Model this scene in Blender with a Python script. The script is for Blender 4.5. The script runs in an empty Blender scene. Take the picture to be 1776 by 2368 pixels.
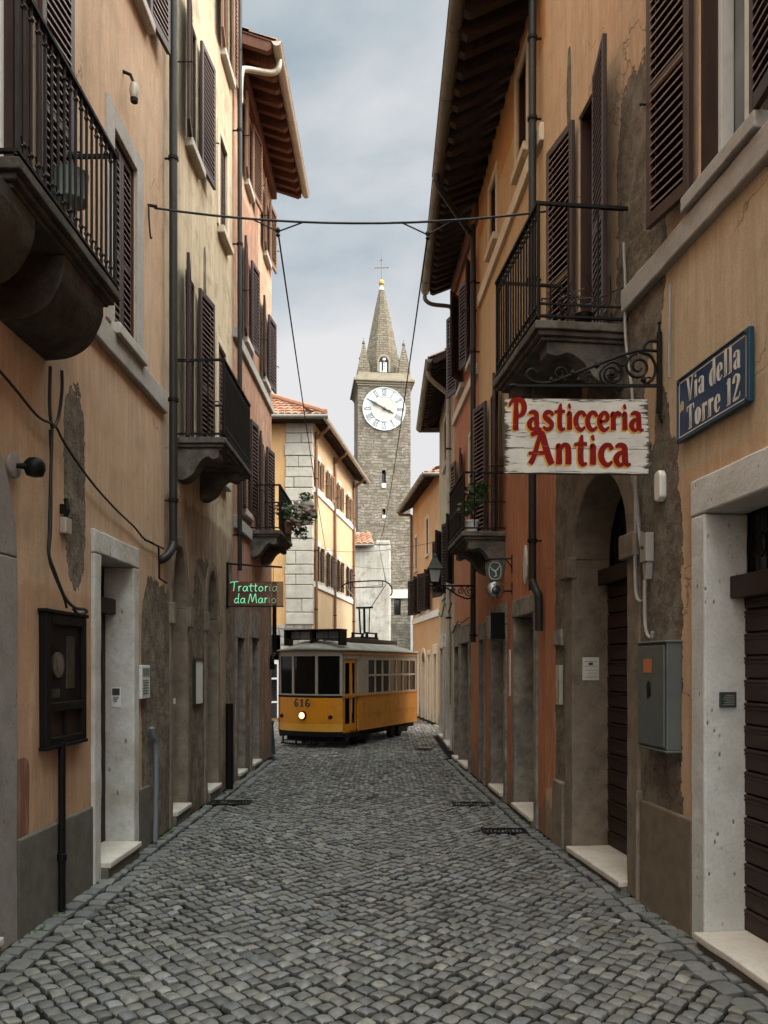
import bpy, bmesh, math, random
import numpy as np
from mathutils import Vector
from mathutils import noise as mnoise

random.seed(7)
rng = np.random.default_rng(7)
S = bpy.context.scene
COL = S.collection
R = math.radians

# ------------------------------------------------------------------ camera
cam_d = bpy.data.cameras.new("camera")
cam = bpy.data.objects.new("camera", cam_d)
COL.objects.link(cam)
cam.location = (0, 0, 1.65)
cam.rotation_euler = (R(90), 0, 0)
cam_d.lens = 28.0
cam_d.sensor_width = 36
cam_d.shift_y = 0.1508
cam_d.clip_start = 0.05
cam_d.clip_end = 3000
S.camera = cam

# ------------------------------------------------------------------ sky and sun
SUN_EL = R(32)
SUN_DIR = Vector((0.975 * math.cos(SUN_EL), -0.22 * math.cos(SUN_EL), math.sin(SUN_EL))).normalized()
W = bpy.data.worlds.new("World")
S.world = W
W.use_nodes = True
wn = W.node_tree
wn.nodes.clear()
def wnode(t, **kw):
    n = wn.nodes.new(t)
    for k, v in kw.items():
        setattr(n, k, v)
    return n
w_out = wnode('ShaderNodeOutputWorld')
w_bg = wnode('ShaderNodeBackground')
w_bg.inputs[1].default_value = 0.1
w_sky = wnode('ShaderNodeTexSky', sky_type='NISHITA', sun_disc=False)
w_sky.sun_elevation = SUN_EL
w_sky.sun_rotation = math.atan2(SUN_DIR.x, SUN_DIR.y)
w_tc = wnode('ShaderNodeTexCoord')
w_sep = wnode('ShaderNodeSeparateXYZ')
wn.links.new(w_tc.outputs['Generated'], w_sep.inputs[0])
w_zz = wnode('ShaderNodeMath', operation='ADD'); w_zz.inputs[1].default_value = 0.32
w_mx = wnode('ShaderNodeMath', operation='MAXIMUM'); w_mx.inputs[1].default_value = 0.0
wn.links.new(w_sep.outputs[2], w_mx.inputs[0])
wn.links.new(w_mx.outputs[0], w_zz.inputs[0])
w_div = wnode('ShaderNodeVectorMath', operation='DIVIDE')
w_cmb = wnode('ShaderNodeCombineXYZ')
for i in range(3):
    wn.links.new(w_zz.outputs[0], w_cmb.inputs[i])
wn.links.new(w_tc.outputs['Generated'], w_div.inputs[0])
wn.links.new(w_cmb.outputs[0], w_div.inputs[1])
w_off = wnode('ShaderNodeVectorMath', operation='ADD'); w_off.inputs[1].default_value = (3.3, 2.2, 0.2)
wn.links.new(w_div.outputs[0], w_off.inputs[0])
w_n = wnode('ShaderNodeTexNoise'); w_n.inputs['Scale'].default_value = 1.25
w_n.inputs['Detail'].default_value = 9; w_n.inputs['Roughness'].default_value = 0.52
w_n.inputs['Distortion'].default_value = 0.35
wn.links.new(w_off.outputs[0], w_n.inputs['Vector'])
# more cloud towards the horizon
w_low = wnode('ShaderNodeMapRange'); w_low.inputs[1].default_value = 0.75; w_low.inputs[2].default_value = 0.25
w_low.inputs[3].default_value = 0.0; w_low.inputs[4].default_value = 0.17
wn.links.new(w_sep.outputs[2], w_low.inputs[0])
w_add = wnode('ShaderNodeMath', operation='ADD')
wn.links.new(w_n.outputs['Fac'], w_add.inputs[0]); wn.links.new(w_low.outputs[0], w_add.inputs[1])
w_ramp = wnode('ShaderNodeValToRGB')
w_ramp.color_ramp.elements[0].position = 0.475; w_ramp.color_ramp.elements[0].color = (0.07, 0.07, 0.07, 1)
w_ramp.color_ramp.elements[1].position = 0.66; w_ramp.color_ramp.elements[1].color = (1, 1, 1, 1)
wn.links.new(w_add.outputs[0], w_ramp.inputs[0])
w_hz = wnode('ShaderNodeMix', data_type='RGBA'); w_hz.inputs[0].default_value = 0.88     # thin veil over the blue
w_hz.inputs[7].default_value = (0.73, 1.00, 1.10, 1)
wn.links.new(w_sky.outputs[0], w_hz.inputs[6])
w_cl = wnode('ShaderNodeMix', data_type='RGBA')
w_cl.inputs[7].default_value = (2.24, 2.24, 2.28, 1)
wn.links.new(w_ramp.outputs[0], w_cl.inputs[0]); wn.links.new(w_hz.outputs[2], w_cl.inputs[6])
w_dot = wnode('ShaderNodeVectorMath', operation='DOT_PRODUCT'); w_dot.inputs[1].default_value = Vector((0.36, -0.16, 0.92)).normalized()
wn.links.new(w_tc.outputs['Generated'], w_dot.inputs[0])
w_gl = wnode('ShaderNodeMapRange'); w_gl.interpolation_type = 'SMOOTHSTEP'
w_gl.inputs[1].default_value = 0.48; w_gl.inputs[2].default_value = 0.97
w_gl.inputs[3].default_value = 1.0; w_gl.inputs[4].default_value = 16.5
wn.links.new(w_dot.outputs['Value'], w_gl.inputs[0])
w_bk = wnode('ShaderNodeMapRange'); w_bk.interpolation_type = 'SMOOTHSTEP'      # paler, brighter sky behind the camera
w_bk.inputs[1].default_value = 0.05; w_bk.inputs[2].default_value = -0.8; w_bk.inputs[3].default_value = 0.0; w_bk.inputs[4].default_value = 2.6
wn.links.new(w_sep.outputs[1], w_bk.inputs[0])
w_ga = wnode('ShaderNodeMath', operation='ADD')
wn.links.new(w_gl.outputs[0], w_ga.inputs[0]); wn.links.new(w_bk.outputs[0], w_ga.inputs[1])
w_mul = wnode('ShaderNodeVectorMath', operation='SCALE')
w_tint = wnode('ShaderNodeMix', data_type='RGBA', blend_type='MULTIPLY')
w_tint.inputs[0].default_value = 1.0
w_tc2 = wnode('ShaderNodeMix', data_type='RGBA')
w_tc2.inputs[6].default_value = (1, 1, 1, 1); w_tc2.inputs[7].default_value = (1.0, 0.92, 0.80, 1)
w_tf = wnode('ShaderNodeMapRange'); w_tf.inputs[1].default_value = 1.0; w_tf.inputs[2].default_value = 5.0
wn.links.new(w_gl.outputs[0], w_tf.inputs[0]); wn.links.new(w_tf.outputs[0], w_tc2.inputs[0])
wn.links.new(w_cl.outputs[2], w_tint.inputs[6]); wn.links.new(w_tc2.outputs[2], w_tint.inputs[7])
wn.links.new(w_tint.outputs[2], w_mul.inputs[0]); wn.links.new(w_ga.outputs[0], w_mul.inputs['Scale'])
wn.links.new(w_mul.outputs[0], w_bg.inputs[0])
wn.links.new(w_bg.outputs[0], w_out.inputs[0])

sun_d = bpy.data.lights.new("sun", 'SUN')
sun_d.energy = 0.45
sun_d.angle = R(11)
sun_d.color = (1.0, 0.93, 0.84)
sun = bpy.data.objects.new("sun", sun_d)
COL.objects.link(sun)
sun.rotation_euler = SUN_DIR.to_track_quat('Z', 'Y').to_euler()
sun.location = (20, -10, 30)

S.view_settings.view_transform = 'Standard'
S.view_settings.look = 'None'
S.view_settings.exposure = 1.85
S.view_settings.gamma = 1.0
S.cycles.max_bounces = 7
S.cycles.diffuse_bounces = 5
S.cycles.transparent_max_bounces = 12
S.cycles.use_denoising = True

# ------------------------------------------------------------------ materials
class NT:
    """small helper round one material's nodes"""
    def __init__(self, name):
        self.m = bpy.data.materials.new(name)
        self.m.use_nodes = True
        self.t = self.m.node_tree
        self.b = self.t.nodes['Principled BSDF']
        self.geo = None
        self.sepn = None
    def n(self, t, **kw):
        x = self.t.nodes.new(t)
        for k, v in kw.items():
            setattr(x, k, v)
        return x
    def l(self, a, b):
        self.t.links.new(a, b)
    def pos(self, scale=(1, 1, 1)):
        if self.geo is None:
            self.geo = self.n('ShaderNodeNewGeometry')
        if scale == (1, 1, 1):
            return self.geo.outputs['Position']
        v = self.n('ShaderNodeVectorMath', operation='MULTIPLY')
        v.inputs[1].default_value = scale
        self.l(self.geo.outputs['Position'], v.inputs[0])
        return v.outputs[0]
    def sep(self):
        if self.sepn is None:
            self.sepn = self.n('ShaderNodeSeparateXYZ')
            self.l(self.pos(), self.sepn.inputs[0])
        return self.sepn.outputs
    def noise(self, scale, detail=4, rough=0.55, vec=None, dist=0.0):
        x = self.n('ShaderNodeTexNoise')
        x.inputs['Scale'].default_value = scale
        x.inputs['Detail'].default_value = detail
        x.inputs['Roughness'].default_value = rough
        x.inputs['Distortion'].default_value = dist
        self.l(vec if vec is not None else self.pos(), x.inputs['Vector'])
        return x.outputs['Fac']
    def math(self, op, a, b=None, clamp=False):
        x = self.n('ShaderNodeMath', operation=op)
        x.use_clamp = clamp
        for i, v in enumerate((a, b)):
            if v is None:
                continue
            if isinstance(v, (int, float)):
                x.inputs[i].default_value = v
            else:
                self.l(v, x.inputs[i])
        return x.outputs[0]
    def rng(self, v, a, b, c=0.0, d=1.0, smooth=False):
        x = self.n('ShaderNodeMapRange')
        if smooth:
            x.interpolation_type = 'SMOOTHSTEP'
        self.l(v, x.inputs[0])
        for i, q in enumerate((a, b, c, d)):
            x.inputs[i + 1].default_value = q
        return x.outputs[0]
    def mix(self, f, a, b, mode='MIX'):
        x = self.n('ShaderNodeMix', data_type='RGBA', blend_type=mode)
        for i, v in ((0, f), (6, a), (7, b)):
            if isinstance(v, (int, float)):
                x.inputs[i].default_value = v
            elif isinstance(v, tuple):
                x.inputs[i].default_value = v if len(v) == 4 else (*v, 1)
            else:
                self.l(v, x.inputs[i])
        return x.outputs[2]
    def bump(self, h, strength=0.3, dist=0.01, prev=None):
        x = self.n('ShaderNodeBump')
        x.inputs['Strength'].default_value = strength
        x.inputs['Distance'].default_value = dist
        self.l(h, x.inputs['Height'])
        if prev is not None:
            self.l(prev, x.inputs['Normal'])
        return x.outputs[0]
    def set(self, color=None, rough=None, normal=None, metal=None, spec=None):
        b = self.b
        if color is not None:
            if isinstance(color, tuple):
                b.inputs['Base Color'].default_value = (*color, 1)
            else:
                self.l(color, b.inputs['Base Color'])
        if rough is not None:
            if isinstance(rough, (int, float)):
                b.inputs['Roughness'].default_value = rough
            else:
                self.l(rough, b.inputs['Roughness'])
        if normal is not None:
            self.l(normal, b.inputs['Normal'])
        if metal is not None:
            b.inputs['Metallic'].default_value = metal
        if spec is not None:
            b.inputs['Specular IOR Level'].default_value = spec
        return self.m

def blot(k, y, z, ry, rz, p=2.0, amp=0.5, nz=None, axis=1):
    """ragged patch mask at world (y, z) with radii ry, rz"""
    s = k.sep()
    a = k.math('POWER', k.math('ABSOLUTE', k.math('MULTIPLY', k.math('SUBTRACT', s[axis], y), 1.0 / ry)), p)
    b = k.math('POWER', k.math('ABSOLUTE', k.math('MULTIPLY', k.math('SUBTRACT', s[2], z), 1.0 / rz)), p)
    d = k.math('ADD', k.math('ADD', a, b), k.math('MULTIPLY', k.math('SUBTRACT', nz, 0.5), -amp * 2))
    return d

def plaster(name, c1, c2, streak=0.35, bare=(), bare_col=((0.25, 0.19, 0.135), (0.105, 0.078, 0.055)),
            tint=(), seed=0.0, split=None, cracks=True, grime=0.25, axis=1):
    """lime plaster; bare / tint = list of (y, z, ry, rz, power[, colour])"""
    k = NT(name)
    P = k.n('ShaderNodeVectorMath', operation='ADD')
    P.inputs[1].default_value = (seed, seed * 1.7, seed * 0.3)
    k.l(k.pos(), P.inputs[0]); P = P.outputs[0]
    big = k.noise(0.7, 3, 0.6, P)
    mid = k.noise(3.2, 5, 0.62, P)
    rag = k.math('ADD', k.math('MULTIPLY', mid, 0.55), k.math('MULTIPLY', k.noise(11, 5, 0.7, P), 0.45))
    fine = k.noise(70, 3, 0.6, P)
    sv = k.n('ShaderNodeVectorMath', operation='MULTIPLY'); sv.inputs[1].default_value = (7, 7, 0.42)
    k.l(P, sv.inputs[0])
    st = k.noise(1.0, 5, 0.65, sv.outputs[0], 0.6)
    sv2 = k.n('ShaderNodeVectorMath', operation='MULTIPLY'); sv2.inputs[1].default_value = (11, 11, 1.3)
    k.l(P, sv2.inputs[0])
    st2 = k.noise(1.0, 6, 0.68, sv2.outputs[0], 1.6)
    col = k.mix(k.rng(big, 0.35, 0.65), c1, c2)
    if split:
        z0, cc1, cc2, a = split
        zz = k.math('ADD', k.sep()[2], k.math('MULTIPLY', k.math('SUBTRACT', mid, 0.5), a))
        low = k.mix(k.rng(big, 0.35, 0.65), cc1, cc2)
        col = k.mix(k.rng(zz, z0 - 0.04, z0 + 0.04), low, col)
    for t in tint:
        d = blot(k, t[0], t[1], t[2], t[3], t[4], 0.6, rag, axis)
        col = k.mix(k.rng(d, 1.0, 0.8), col, t[5])
    col = k.mix(k.math('MULTIPLY', k.rng(st, 0.40, 0.66), streak), col, k.mix(0.55, col, (0.12, 0.085, 0.06)))
    col = k.mix(k.math('MULTIPLY', k.rng(st2, 0.48, 0.64), streak * 0.75), col, (0.66, 0.53, 0.38))
    col = k.mix(k.math('MULTIPLY', k.rng(mid, 0.50, 0.68), grime), col, (0.20, 0.145, 0.10))
    col = k.mix(k.math('MULTIPLY', k.rng(fine, 0.40, 0.66), 0.22), col, (0.16, 0.12, 0.09))
    h = k.math('ADD', k.math('MULTIPLY', mid, 0.22), k.math('MULTIPLY', fine, 0.07))
    if cracks:
        vo = k.n('ShaderNodeTexVoronoi', feature='DISTANCE_TO_EDGE')
        vo.inputs['Scale'].default_value = 1.1
        wv = k.n('ShaderNodeVectorMath', operation='ADD')
        nn = k.n('ShaderNodeTexNoise'); nn.inputs['Scale'].default_value = 2.6; nn.inputs['Detail'].default_value = 6
        k.l(P, nn.inputs['Vector'])
        sc = k.n('ShaderNodeVectorMath', operation='SCALE'); sc.inputs['Scale'].default_value = 0.7
        k.l(nn.outputs['Color'], sc.inputs[0]); k.l(sc.outputs[0], wv.inputs[0]); k.l(P, wv.inputs[1])
        k.l(wv.outputs[0], vo.inputs['Vector'])
        cr = k.math('MULTIPLY', k.rng(vo.outputs['Distance'], 0.007, 0.002), k.rng(k.noise(0.55, 2, 0.5, P), 0.56, 0.62))
        col = k.mix(k.math('MULTIPLY', cr, 0.4), col, (0.10, 0.075, 0.055))
        h = k.math('SUBTRACT', h, k.math('MULTIPLY', cr, 0.6))
    dz = k.math('ADD', k.sep()[2], k.math('MULTIPLY', k.math('SUBTRACT', rag, 0.5), -1.6))
    col = k.mix(k.math('MULTIPLY', k.rng(dz, 0.42, 0.18), 0.6), col, (0.13, 0.105, 0.08))
    if bare:
        ms = None
        for t in bare:
            d = blot(k, t[0], t[1], t[2], t[3], t[4], 1.5 if len(t) < 6 else t[5] * 2.6, rag, axis)
            ms = d if ms is None else k.math('MINIMUM', ms, d)
        msk = k.rng(ms, 1.02, 0.97)
        rim = k.math('MULTIPLY', k.rng(ms, 0.86, 0.98), msk)
        vb = k.n('ShaderNodeTexVoronoi'); vb.inputs['Scale'].default_value = 9
        k.l(P, vb.inputs['Vector'])
        rub = k.noise(16, 6, 0.72, P)
        rcol = k.mix(k.rng(rub, 0.36, 0.66), bare_col[0], bare_col[1])
        rcol = k.mix(k.math('MULTIPLY', k.rng(k.noise(48, 4, 0.7, P), 0.5, 0.68), 0.6), rcol, (0.36, 0.29, 0.215))
        rcol = k.mix(k.math('MULTIPLY', k.rng(vb.outputs['Distance'], 0.0, 0.6), 0.35), rcol, (0.05, 0.04, 0.03))
        rcol = k.mix(k.math('MULTIPLY', k.rng(k.noise(4.5, 5, 0.65, P), 0.47, 0.62), 0.55), rcol, (0.30, 0.255, 0.20))
        rcol = k.mix(k.math('MULTIPLY', rim, 0.7), rcol, (0.05, 0.04, 0.03))  # dark rim paints in the shade under the broken plaster edge
        col = k.mix(msk, col, rcol)
        h = k.n('ShaderNodeMix', data_type='FLOAT').outputs[0] if False else k.math('ADD', k.math('MULTIPLY', h, k.math('SUBTRACT', 1.0, msk)),
              k.math('MULTIPLY', msk, k.math('ADD', k.math('MULTIPLY', rub, 2.4), -1.6)))
    return k.set(col, 0.92, k.bump(h, 0.8, 0.028), spec=0.2)

def stone(name, c1, c2, scale=6, pits=0.5, rough=0.85, bumps=0.4, streaky=False):
    k = NT(name)
    a = k.noise(scale, 6, 0.65)
    b = k.noise(scale * 9, 4, 0.65)
    p = k.n('ShaderNodeTexVoronoi'); p.inputs['Scale'].default_value = scale * 4.5
    p.inputs['Randomness'].default_value = 1.0
    k.l(k.pos((1, 1, 0.5) if not streaky else (1, 1, 0.2)), p.inputs['Vector'])
    pm = k.math('MULTIPLY', k.rng(p.outputs['Distance'], 0.2, 0.08), k.rng(k.noise(scale * 0.8, 3), 0.48, 0.62))
    col = k.mix(k.rng(a, 0.32, 0.68), c1, c2)
    col = k.mix(k.math('MULTIPLY', k.rng(b, 0.45, 0.75), 0.3), col, tuple(x * 0.5 for x in c2))
    col = k.mix(k.math('MULTIPLY', pm, pits), col, tuple(x * 0.3 for x in c2))
    h = k.math('SUBTRACT', k.math('ADD', a, k.math('MULTIPLY', b, 0.6)), k.math('MULTIPLY', pm, 0.9))
    return k.set(col, rough, k.bump(h, bumps, 0.01), spec=0.25)

def wood(name, c1, c2, scale=1.0, rough=0.6, axis='z', peel=None):
    k = NT(name)
    sc = (34, 34, 2.2) if axis == 'z' else ((34, 2.2, 34) if axis == 'y' else (2.2, 34, 34))
    a = k.noise(scale, 5, 0.65, k.pos(sc), 0.8)
    b = k.noise(2.2, 4)
    col = k.mix(k.rng(a, 0.3, 0.7), c1, c2)
    col = k.mix(k.math('MULTIPLY', k.rng(b, 0.5, 0.75), 0.4), col, tuple(x * 0.45 for x in c2))
    if peel:
        col = k.mix(k.math('MULTIPLY', k.rng(k.noise(scale * 0.8, 6, 0.75, k.pos(tuple(x * 0.6 for x in sc))), 0.62, 0.68), 0.8), col, peel)
    return k.set(col, rough, k.bump(a, 0.25, 0.004), spec=0.35)

def paint(name, c, rough=0.5, metal=0.0, wear=0.3, wear_col=(0.05, 0.035, 0.025), scale=5, spec=0.4):
    k = NT(name)
    a = k.noise(scale, 6, 0.65)
    b = k.noise(scale * 7, 4, 0.6, k.pos((1, 1, 0.4)))
    col = k.mix(k.math('MULTIPLY', k.rng(a, 0.5, 0.75), wear), c, wear_col)
    col = k.mix(k.math('MULTIPLY', k.rng(b, 0.45, 0.75), wear * 0.5), col, tuple(x * 0.5 for x in c))
    return k.set(col, k.rng(a, 0.3, 0.7, rough * 0.8, min(1, rough * 1.25)), k.bump(b, 0.08, 0.004), metal=metal, spec=spec)

def emis(name, c, s):
    k = NT(name)
    k.b.inputs['Emission Color'].default_value = (*c, 1)
    k.b.inputs['Emission Strength'].default_value = s
    return k.set(c, 0.4)

def glass(name, c=(0.012, 0.013, 0.014), alpha=1.0, rough=0.06):
    k = NT(name)
    a = k.noise(1.7, 3)
    col = k.mix(k.rng(a, 0.35, 0.65), c, tuple(x * 2.4 for x in c))
    k.b.inputs['Alpha'].default_value = alpha
    k.b.inputs['IOR'].default_value = 1.5
    return k.set(col, rough, k.bump(a, 0.05, 0.02), spec=0.5)

def masonry(name, c1, c2, c3, bw, bh, mortar, warp=0.06, axis='x', msize=0.012, bump=0.8, rnd=0.5):
    """coursed stone: brick texture over (horizontal, z), warped, per-stone tone"""
    k = NT(name)
    s = k.sep()
    nn = k.n('ShaderNodeTexNoise'); nn.inputs['Scale'].default_value = 1.6; nn.inputs['Detail'].default_value = 5
    k.l(k.pos(), nn.inputs['Vector'])
    cm = k.n('ShaderNodeCombineXYZ')
    hor = s[0] if axis == 'x' else s[1]
    sp = k.n('ShaderNodeSeparateColor'); k.l(nn.outputs['Color'], sp.inputs[0])
    k.l(k.math('ADD', hor, k.math('MULTIPLY', sp.outputs[0], warp * 2)), cm.inputs[0])
    k.l(k.math('ADD', s[2], k.math('MULTIPLY', sp.outputs[1], warp)), cm.inputs[1])
    br = k.n('ShaderNodeTexBrick')
    br.offset = 0.5; br.squash = 0.7; br.squash_frequency = 3
    br.inputs['Color1'].default_value = (0, 0, 0, 1); br.inputs['Color2'].default_value = (1, 1, 1, 1)
    br.inputs['Mortar'].default_value = (0.5, 0.5, 0.5, 1)
    br.inputs['Scale'].default_value = 1.0
    br.inputs['Brick Width'].default_value = bw; br.inputs['Row Height'].default_value = bh
    br.inputs['Mortar Size'].default_value = msize; br.inputs['Mortar Smooth'].default_value = 0.25
    k.l(cm.outputs[0], br.inputs['Vector'])
    tone = br.outputs['Color']
    a = k.noise(2.6, 6, 0.7)
    f = k.noise(22, 5, 0.65)
    col = k.mix(tone, c1, c2)
    col = k.mix(k.rng(a, 0.48, 0.7), col, c3)
    col = k.mix(k.math('MULTIPLY', k.rng(f, 0.4, 0.7), rnd), col, k.mix(0.55, col, (0.04, 0.035, 0.03)))
    col = k.mix(br.outputs['Fac'], col, mortar)
    h = k.math('SUBTRACT', k.math('ADD', k.math('MULTIPLY', f, 0.7), k.math('MULTIPLY', k.rng(a, 0.3, 0.7), 0.4)), k.math('MULTIPLY', br.outputs['Fac'], 1.1))
    return k.set(col, 0.9, k.bump(h, bump, 0.03), spec=0.2)

M = {}
M['brown'] = wood('brown_paint', (0.052, 0.021, 0.014), (0.028, 0.012, 0.008), 1.0, 0.45)
M['slat'] = wood('slat_skylit_brown', (0.22, 0.145, 0.12), (0.13, 0.08, 0.065), 1.0, 0.35)  # slats lighter than their frames: sky light on the edges put in colour
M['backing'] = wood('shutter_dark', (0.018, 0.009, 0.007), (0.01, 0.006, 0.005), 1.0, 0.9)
M['lightwood'] = wood('sunbleached_wood', (0.27, 0.15, 0.09), (0.17, 0.095, 0.058), 1.0, 0.6)
M['darkwood'] = wood('dark_wood', (0.024, 0.013, 0.009), (0.013, 0.008, 0.006), 1.0, 0.65)
M['doorwood'] = wood('door_wood', (0.040, 0.018, 0.010), (0.018, 0.009, 0.006), 1.0, 0.55)
M['slatdoor'] = wood('slat_door_wood', (0.045, 0.022, 0.013), (0.020, 0.010, 0.007), 1.0, 0.6, 'y', peel=(0.11, 0.065, 0.04))
M['black'] = paint('black_metal', (0.006, 0.0055, 0.005), 0.5, 0.0, 0.4, (0.02, 0.012, 0.008), 5, 0.12)
M['iron'] = paint('wrought_iron', (0.010, 0.0075, 0.006), 0.6, 0.0, 0.6, (0.03, 0.016, 0.010), 9, 0.15)
M['pipe'] = paint('pipe_grey', (0.022, 0.0195, 0.017), 0.5, 0.0, 0.5, (0.012, 0.010, 0.008), 4, 0.25)
M['pipe_pale'] = paint('zinc_pale', (0.42, 0.37, 0.30), 0.5, 0.3, 0.5, (0.22, 0.17, 0.12))
M['pipe_copper'] = paint('copper_brown_pipe', (0.19, 0.10, 0.055), 0.5, 0.4, 0.4, (0.10, 0.05, 0.03))
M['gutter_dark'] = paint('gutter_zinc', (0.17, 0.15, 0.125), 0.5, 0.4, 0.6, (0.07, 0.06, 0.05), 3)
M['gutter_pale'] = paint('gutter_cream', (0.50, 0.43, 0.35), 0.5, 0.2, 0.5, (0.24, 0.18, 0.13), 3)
M['white'] = paint('white_paint', (0.66, 0.65, 0.62), 0.5, 0, 0.35, (0.36, 0.32, 0.27))
M['sill'] = stone('sill_stone', (0.52, 0.48, 0.42), (0.40, 0.36, 0.31), 5, 0.2)
M['surround'] = stone('grey_render', (0.40, 0.37, 0.34), (0.31, 0.285, 0.255), 4, 0.2)
M['cream'] = stone('cream_render', (0.62, 0.52, 0.39), (0.54, 0.44, 0.32), 4, 0.1)
M['lintel'] = stone('pale_limestone', (0.56, 0.53, 0.48), (0.42, 0.385, 0.34), 5, 0.75, 0.85, 0.5)
M['lintel_dirty'] = stone('worn_limestone', (0.29, 0.25, 0.205), (0.12, 0.10, 0.08), 7, 0.95, 0.88, 0.9)
M['travertine_rusty'] = stone('travertine_rusty', (0.60, 0.59, 0.56), (0.40, 0.35, 0.29), 2.6, 1.0, 0.85, 0.8)
M['travertine'] = stone('travertine', (0.58, 0.56, 0.52), (0.47, 0.44, 0.395), 5, 1.0, 0.8, 0.6)
M['archstone'] = stone('brown_arch_stone', (0.25, 0.195, 0.145), (0.145, 0.11, 0.08), 7, 0.8, 0.9, 1.0)
M['greystone'] = stone('grey_arch_stone', (0.29, 0.26, 0.235), (0.21, 0.185, 0.165), 5, 0.5, 0.9, 0.5)
M['marble'] = stone('step_marble', (0.62, 0.55, 0.47), (0.47, 0.40, 0.34), 3, 0.35, 0.5, 0.15)
M['plinth'] = stone('grey_plinth_render', (0.15, 0.135, 0.108), (0.10, 0.09, 0.072), 9, 0.2, 0.95, 0.7)
M['plinth_tan'] = stone('tan_plinth_render', (0.20, 0.15, 0.10), (0.135, 0.10, 0.07), 9, 0.2, 0.95, 0.7)
M['slab'] = stone('balcony_slab_stone', (0.16, 0.135, 0.11), (0.05, 0.042, 0.034), 6, 0.6, 0.95, 0.9)
M['slab_shaded'] = stone('shaded_balcony_stone', (0.10, 0.083, 0.066), (0.032, 0.027, 0.021), 5, 0.6, 0.95, 1.0)  # darker copy of the slab stone; the underside's shade is in its colour
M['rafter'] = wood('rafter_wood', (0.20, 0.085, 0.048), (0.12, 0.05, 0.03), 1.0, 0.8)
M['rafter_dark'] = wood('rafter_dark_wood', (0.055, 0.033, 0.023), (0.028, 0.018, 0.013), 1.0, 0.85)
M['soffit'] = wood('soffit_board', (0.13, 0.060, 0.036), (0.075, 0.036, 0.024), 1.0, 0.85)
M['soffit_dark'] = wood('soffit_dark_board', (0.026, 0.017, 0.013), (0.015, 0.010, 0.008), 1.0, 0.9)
M['glass'] = glass('window_glass')
M['glass_grey'] = glass('curtained_glass', (0.075, 0.085, 0.09), 1.0, 0.1)
M['curtain'] = paint('curtain', (0.56, 0.55, 0.51), 0.9, 0, 0.1)
M['cable'] = paint('cable_rubber', (0.012, 0.012, 0.012), 0.6, 0, 0.1)
M['conduit'] = paint('grey_conduit', (0.27, 0.24, 0.21), 0.6, 0, 0.5)
M['pot'] = paint('grey_pot', (0.16, 0.19, 0.17), 0.7, 0, 0.4)
M['terracotta'] = paint('terracotta_pot', (0.30, 0.13, 0.07), 0.8, 0, 0.4)

def tile_mat():
    k = NT('roof_tile')
    at = k.n('ShaderNodeAttribute'); at.attribute_name = 'Col'
    f = k.noise(18, 5, 0.65)
    col = k.mix(k.rng(f, 0.4, 0.7), at.outputs['Color'], k.mix(0.5, at.outputs['Color'], (0.10, 0.08, 0.06)))
    return k.set(col, 0.85, k.bump(f, 0.3, 0.01), spec=0.2)
M['tile'] = tile_mat()

def cobble_mat():
    k = NT('cobble_basalt')
    at = k.n('ShaderNodeAttribute'); at.attribute_name = 'Col'
    a = k.noise(26, 5, 0.65)
    b = k.noise(0.55, 3)
    f = k.noise(150, 3, 0.6)
    col = k.mix(k.rng(a, 0.38, 0.68), at.outputs['Color'], k.mix(0.45, at.outputs['Color'], (0.045, 0.045, 0.045)))
    col = k.mix(k.math('MULTIPLY', k.rng(f, 0.55, 0.75), 0.25), col, (0.22, 0.22, 0.21))
    col = k.mix(k.math('MULTIPLY', k.rng(b, 0.45, 0.7), 0.3), col, (0.075, 0.068, 0.055))
    rg = k.rng(k.noise(5, 4), 0.3, 0.7, 0.40, 0.66)
    return k.set(col, rg, k.bump(k.math('ADD', a, k.math('MULTIPLY', f, 0.4)), 0.35, 0.006), spec=0.5)
M['cobble'] = cobble_mat()

def dirt_mat():
    k = NT('joint_dirt')
    a = k.noise(9, 6, 0.7)
    m = k.noise(0.9, 4)
    col = k.mix(k.rng(a, 0.35, 0.7), (0.005, 0.0045, 0.0035), (0.012, 0.010, 0.008))
    col = k.mix(k.math('MULTIPLY', k.rng(m, 0.52, 0.7), 0.35), col, (0.018, 0.022, 0.010))
    return k.set(col, 0.95, k.bump(a, 0.6, 0.02), spec=0.1)
M['dirt'] = dirt_mat()

def leaf_mat(name, c1, c2):
    k = NT(name)
    oi = k.noise(6, 3)
    col = k.mix(k.rng(oi, 0.35, 0.65), c1, c2)
    k.b.inputs['Transmission Weight'].default_value = 0.0
    return k.set(col, 0.6, spec=0.3)
M['leaf'] = leaf_mat('leaf_green', (0.035, 0.07, 0.02), (0.075, 0.12, 0.035))
M['petal'] = leaf_mat('petal_pink', (0.62, 0.42, 0.40), (0.72, 0.62, 0.58))

# ------------------------------------------------------------------ object helpers
def tag(o, label=None, cat=None, group=None, kind=None):
    if label: o['label'] = label
    if cat: o['category'] = cat
    if group: o['group'] = group
    if kind: o['kind'] = kind
    return o

def thing(name, label, cat, loc, group=None):
    o = bpy.data.objects.new(name, None)
    o.empty_display_size = 0.2
    o.location = loc
    COL.objects.link(o)
    return tag(o, label, cat, group)

def root_loc(p):
    v = Vector((0, 0, 0))
    while p is not None:
        v += p.location
        p = p.parent
    return v

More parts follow.
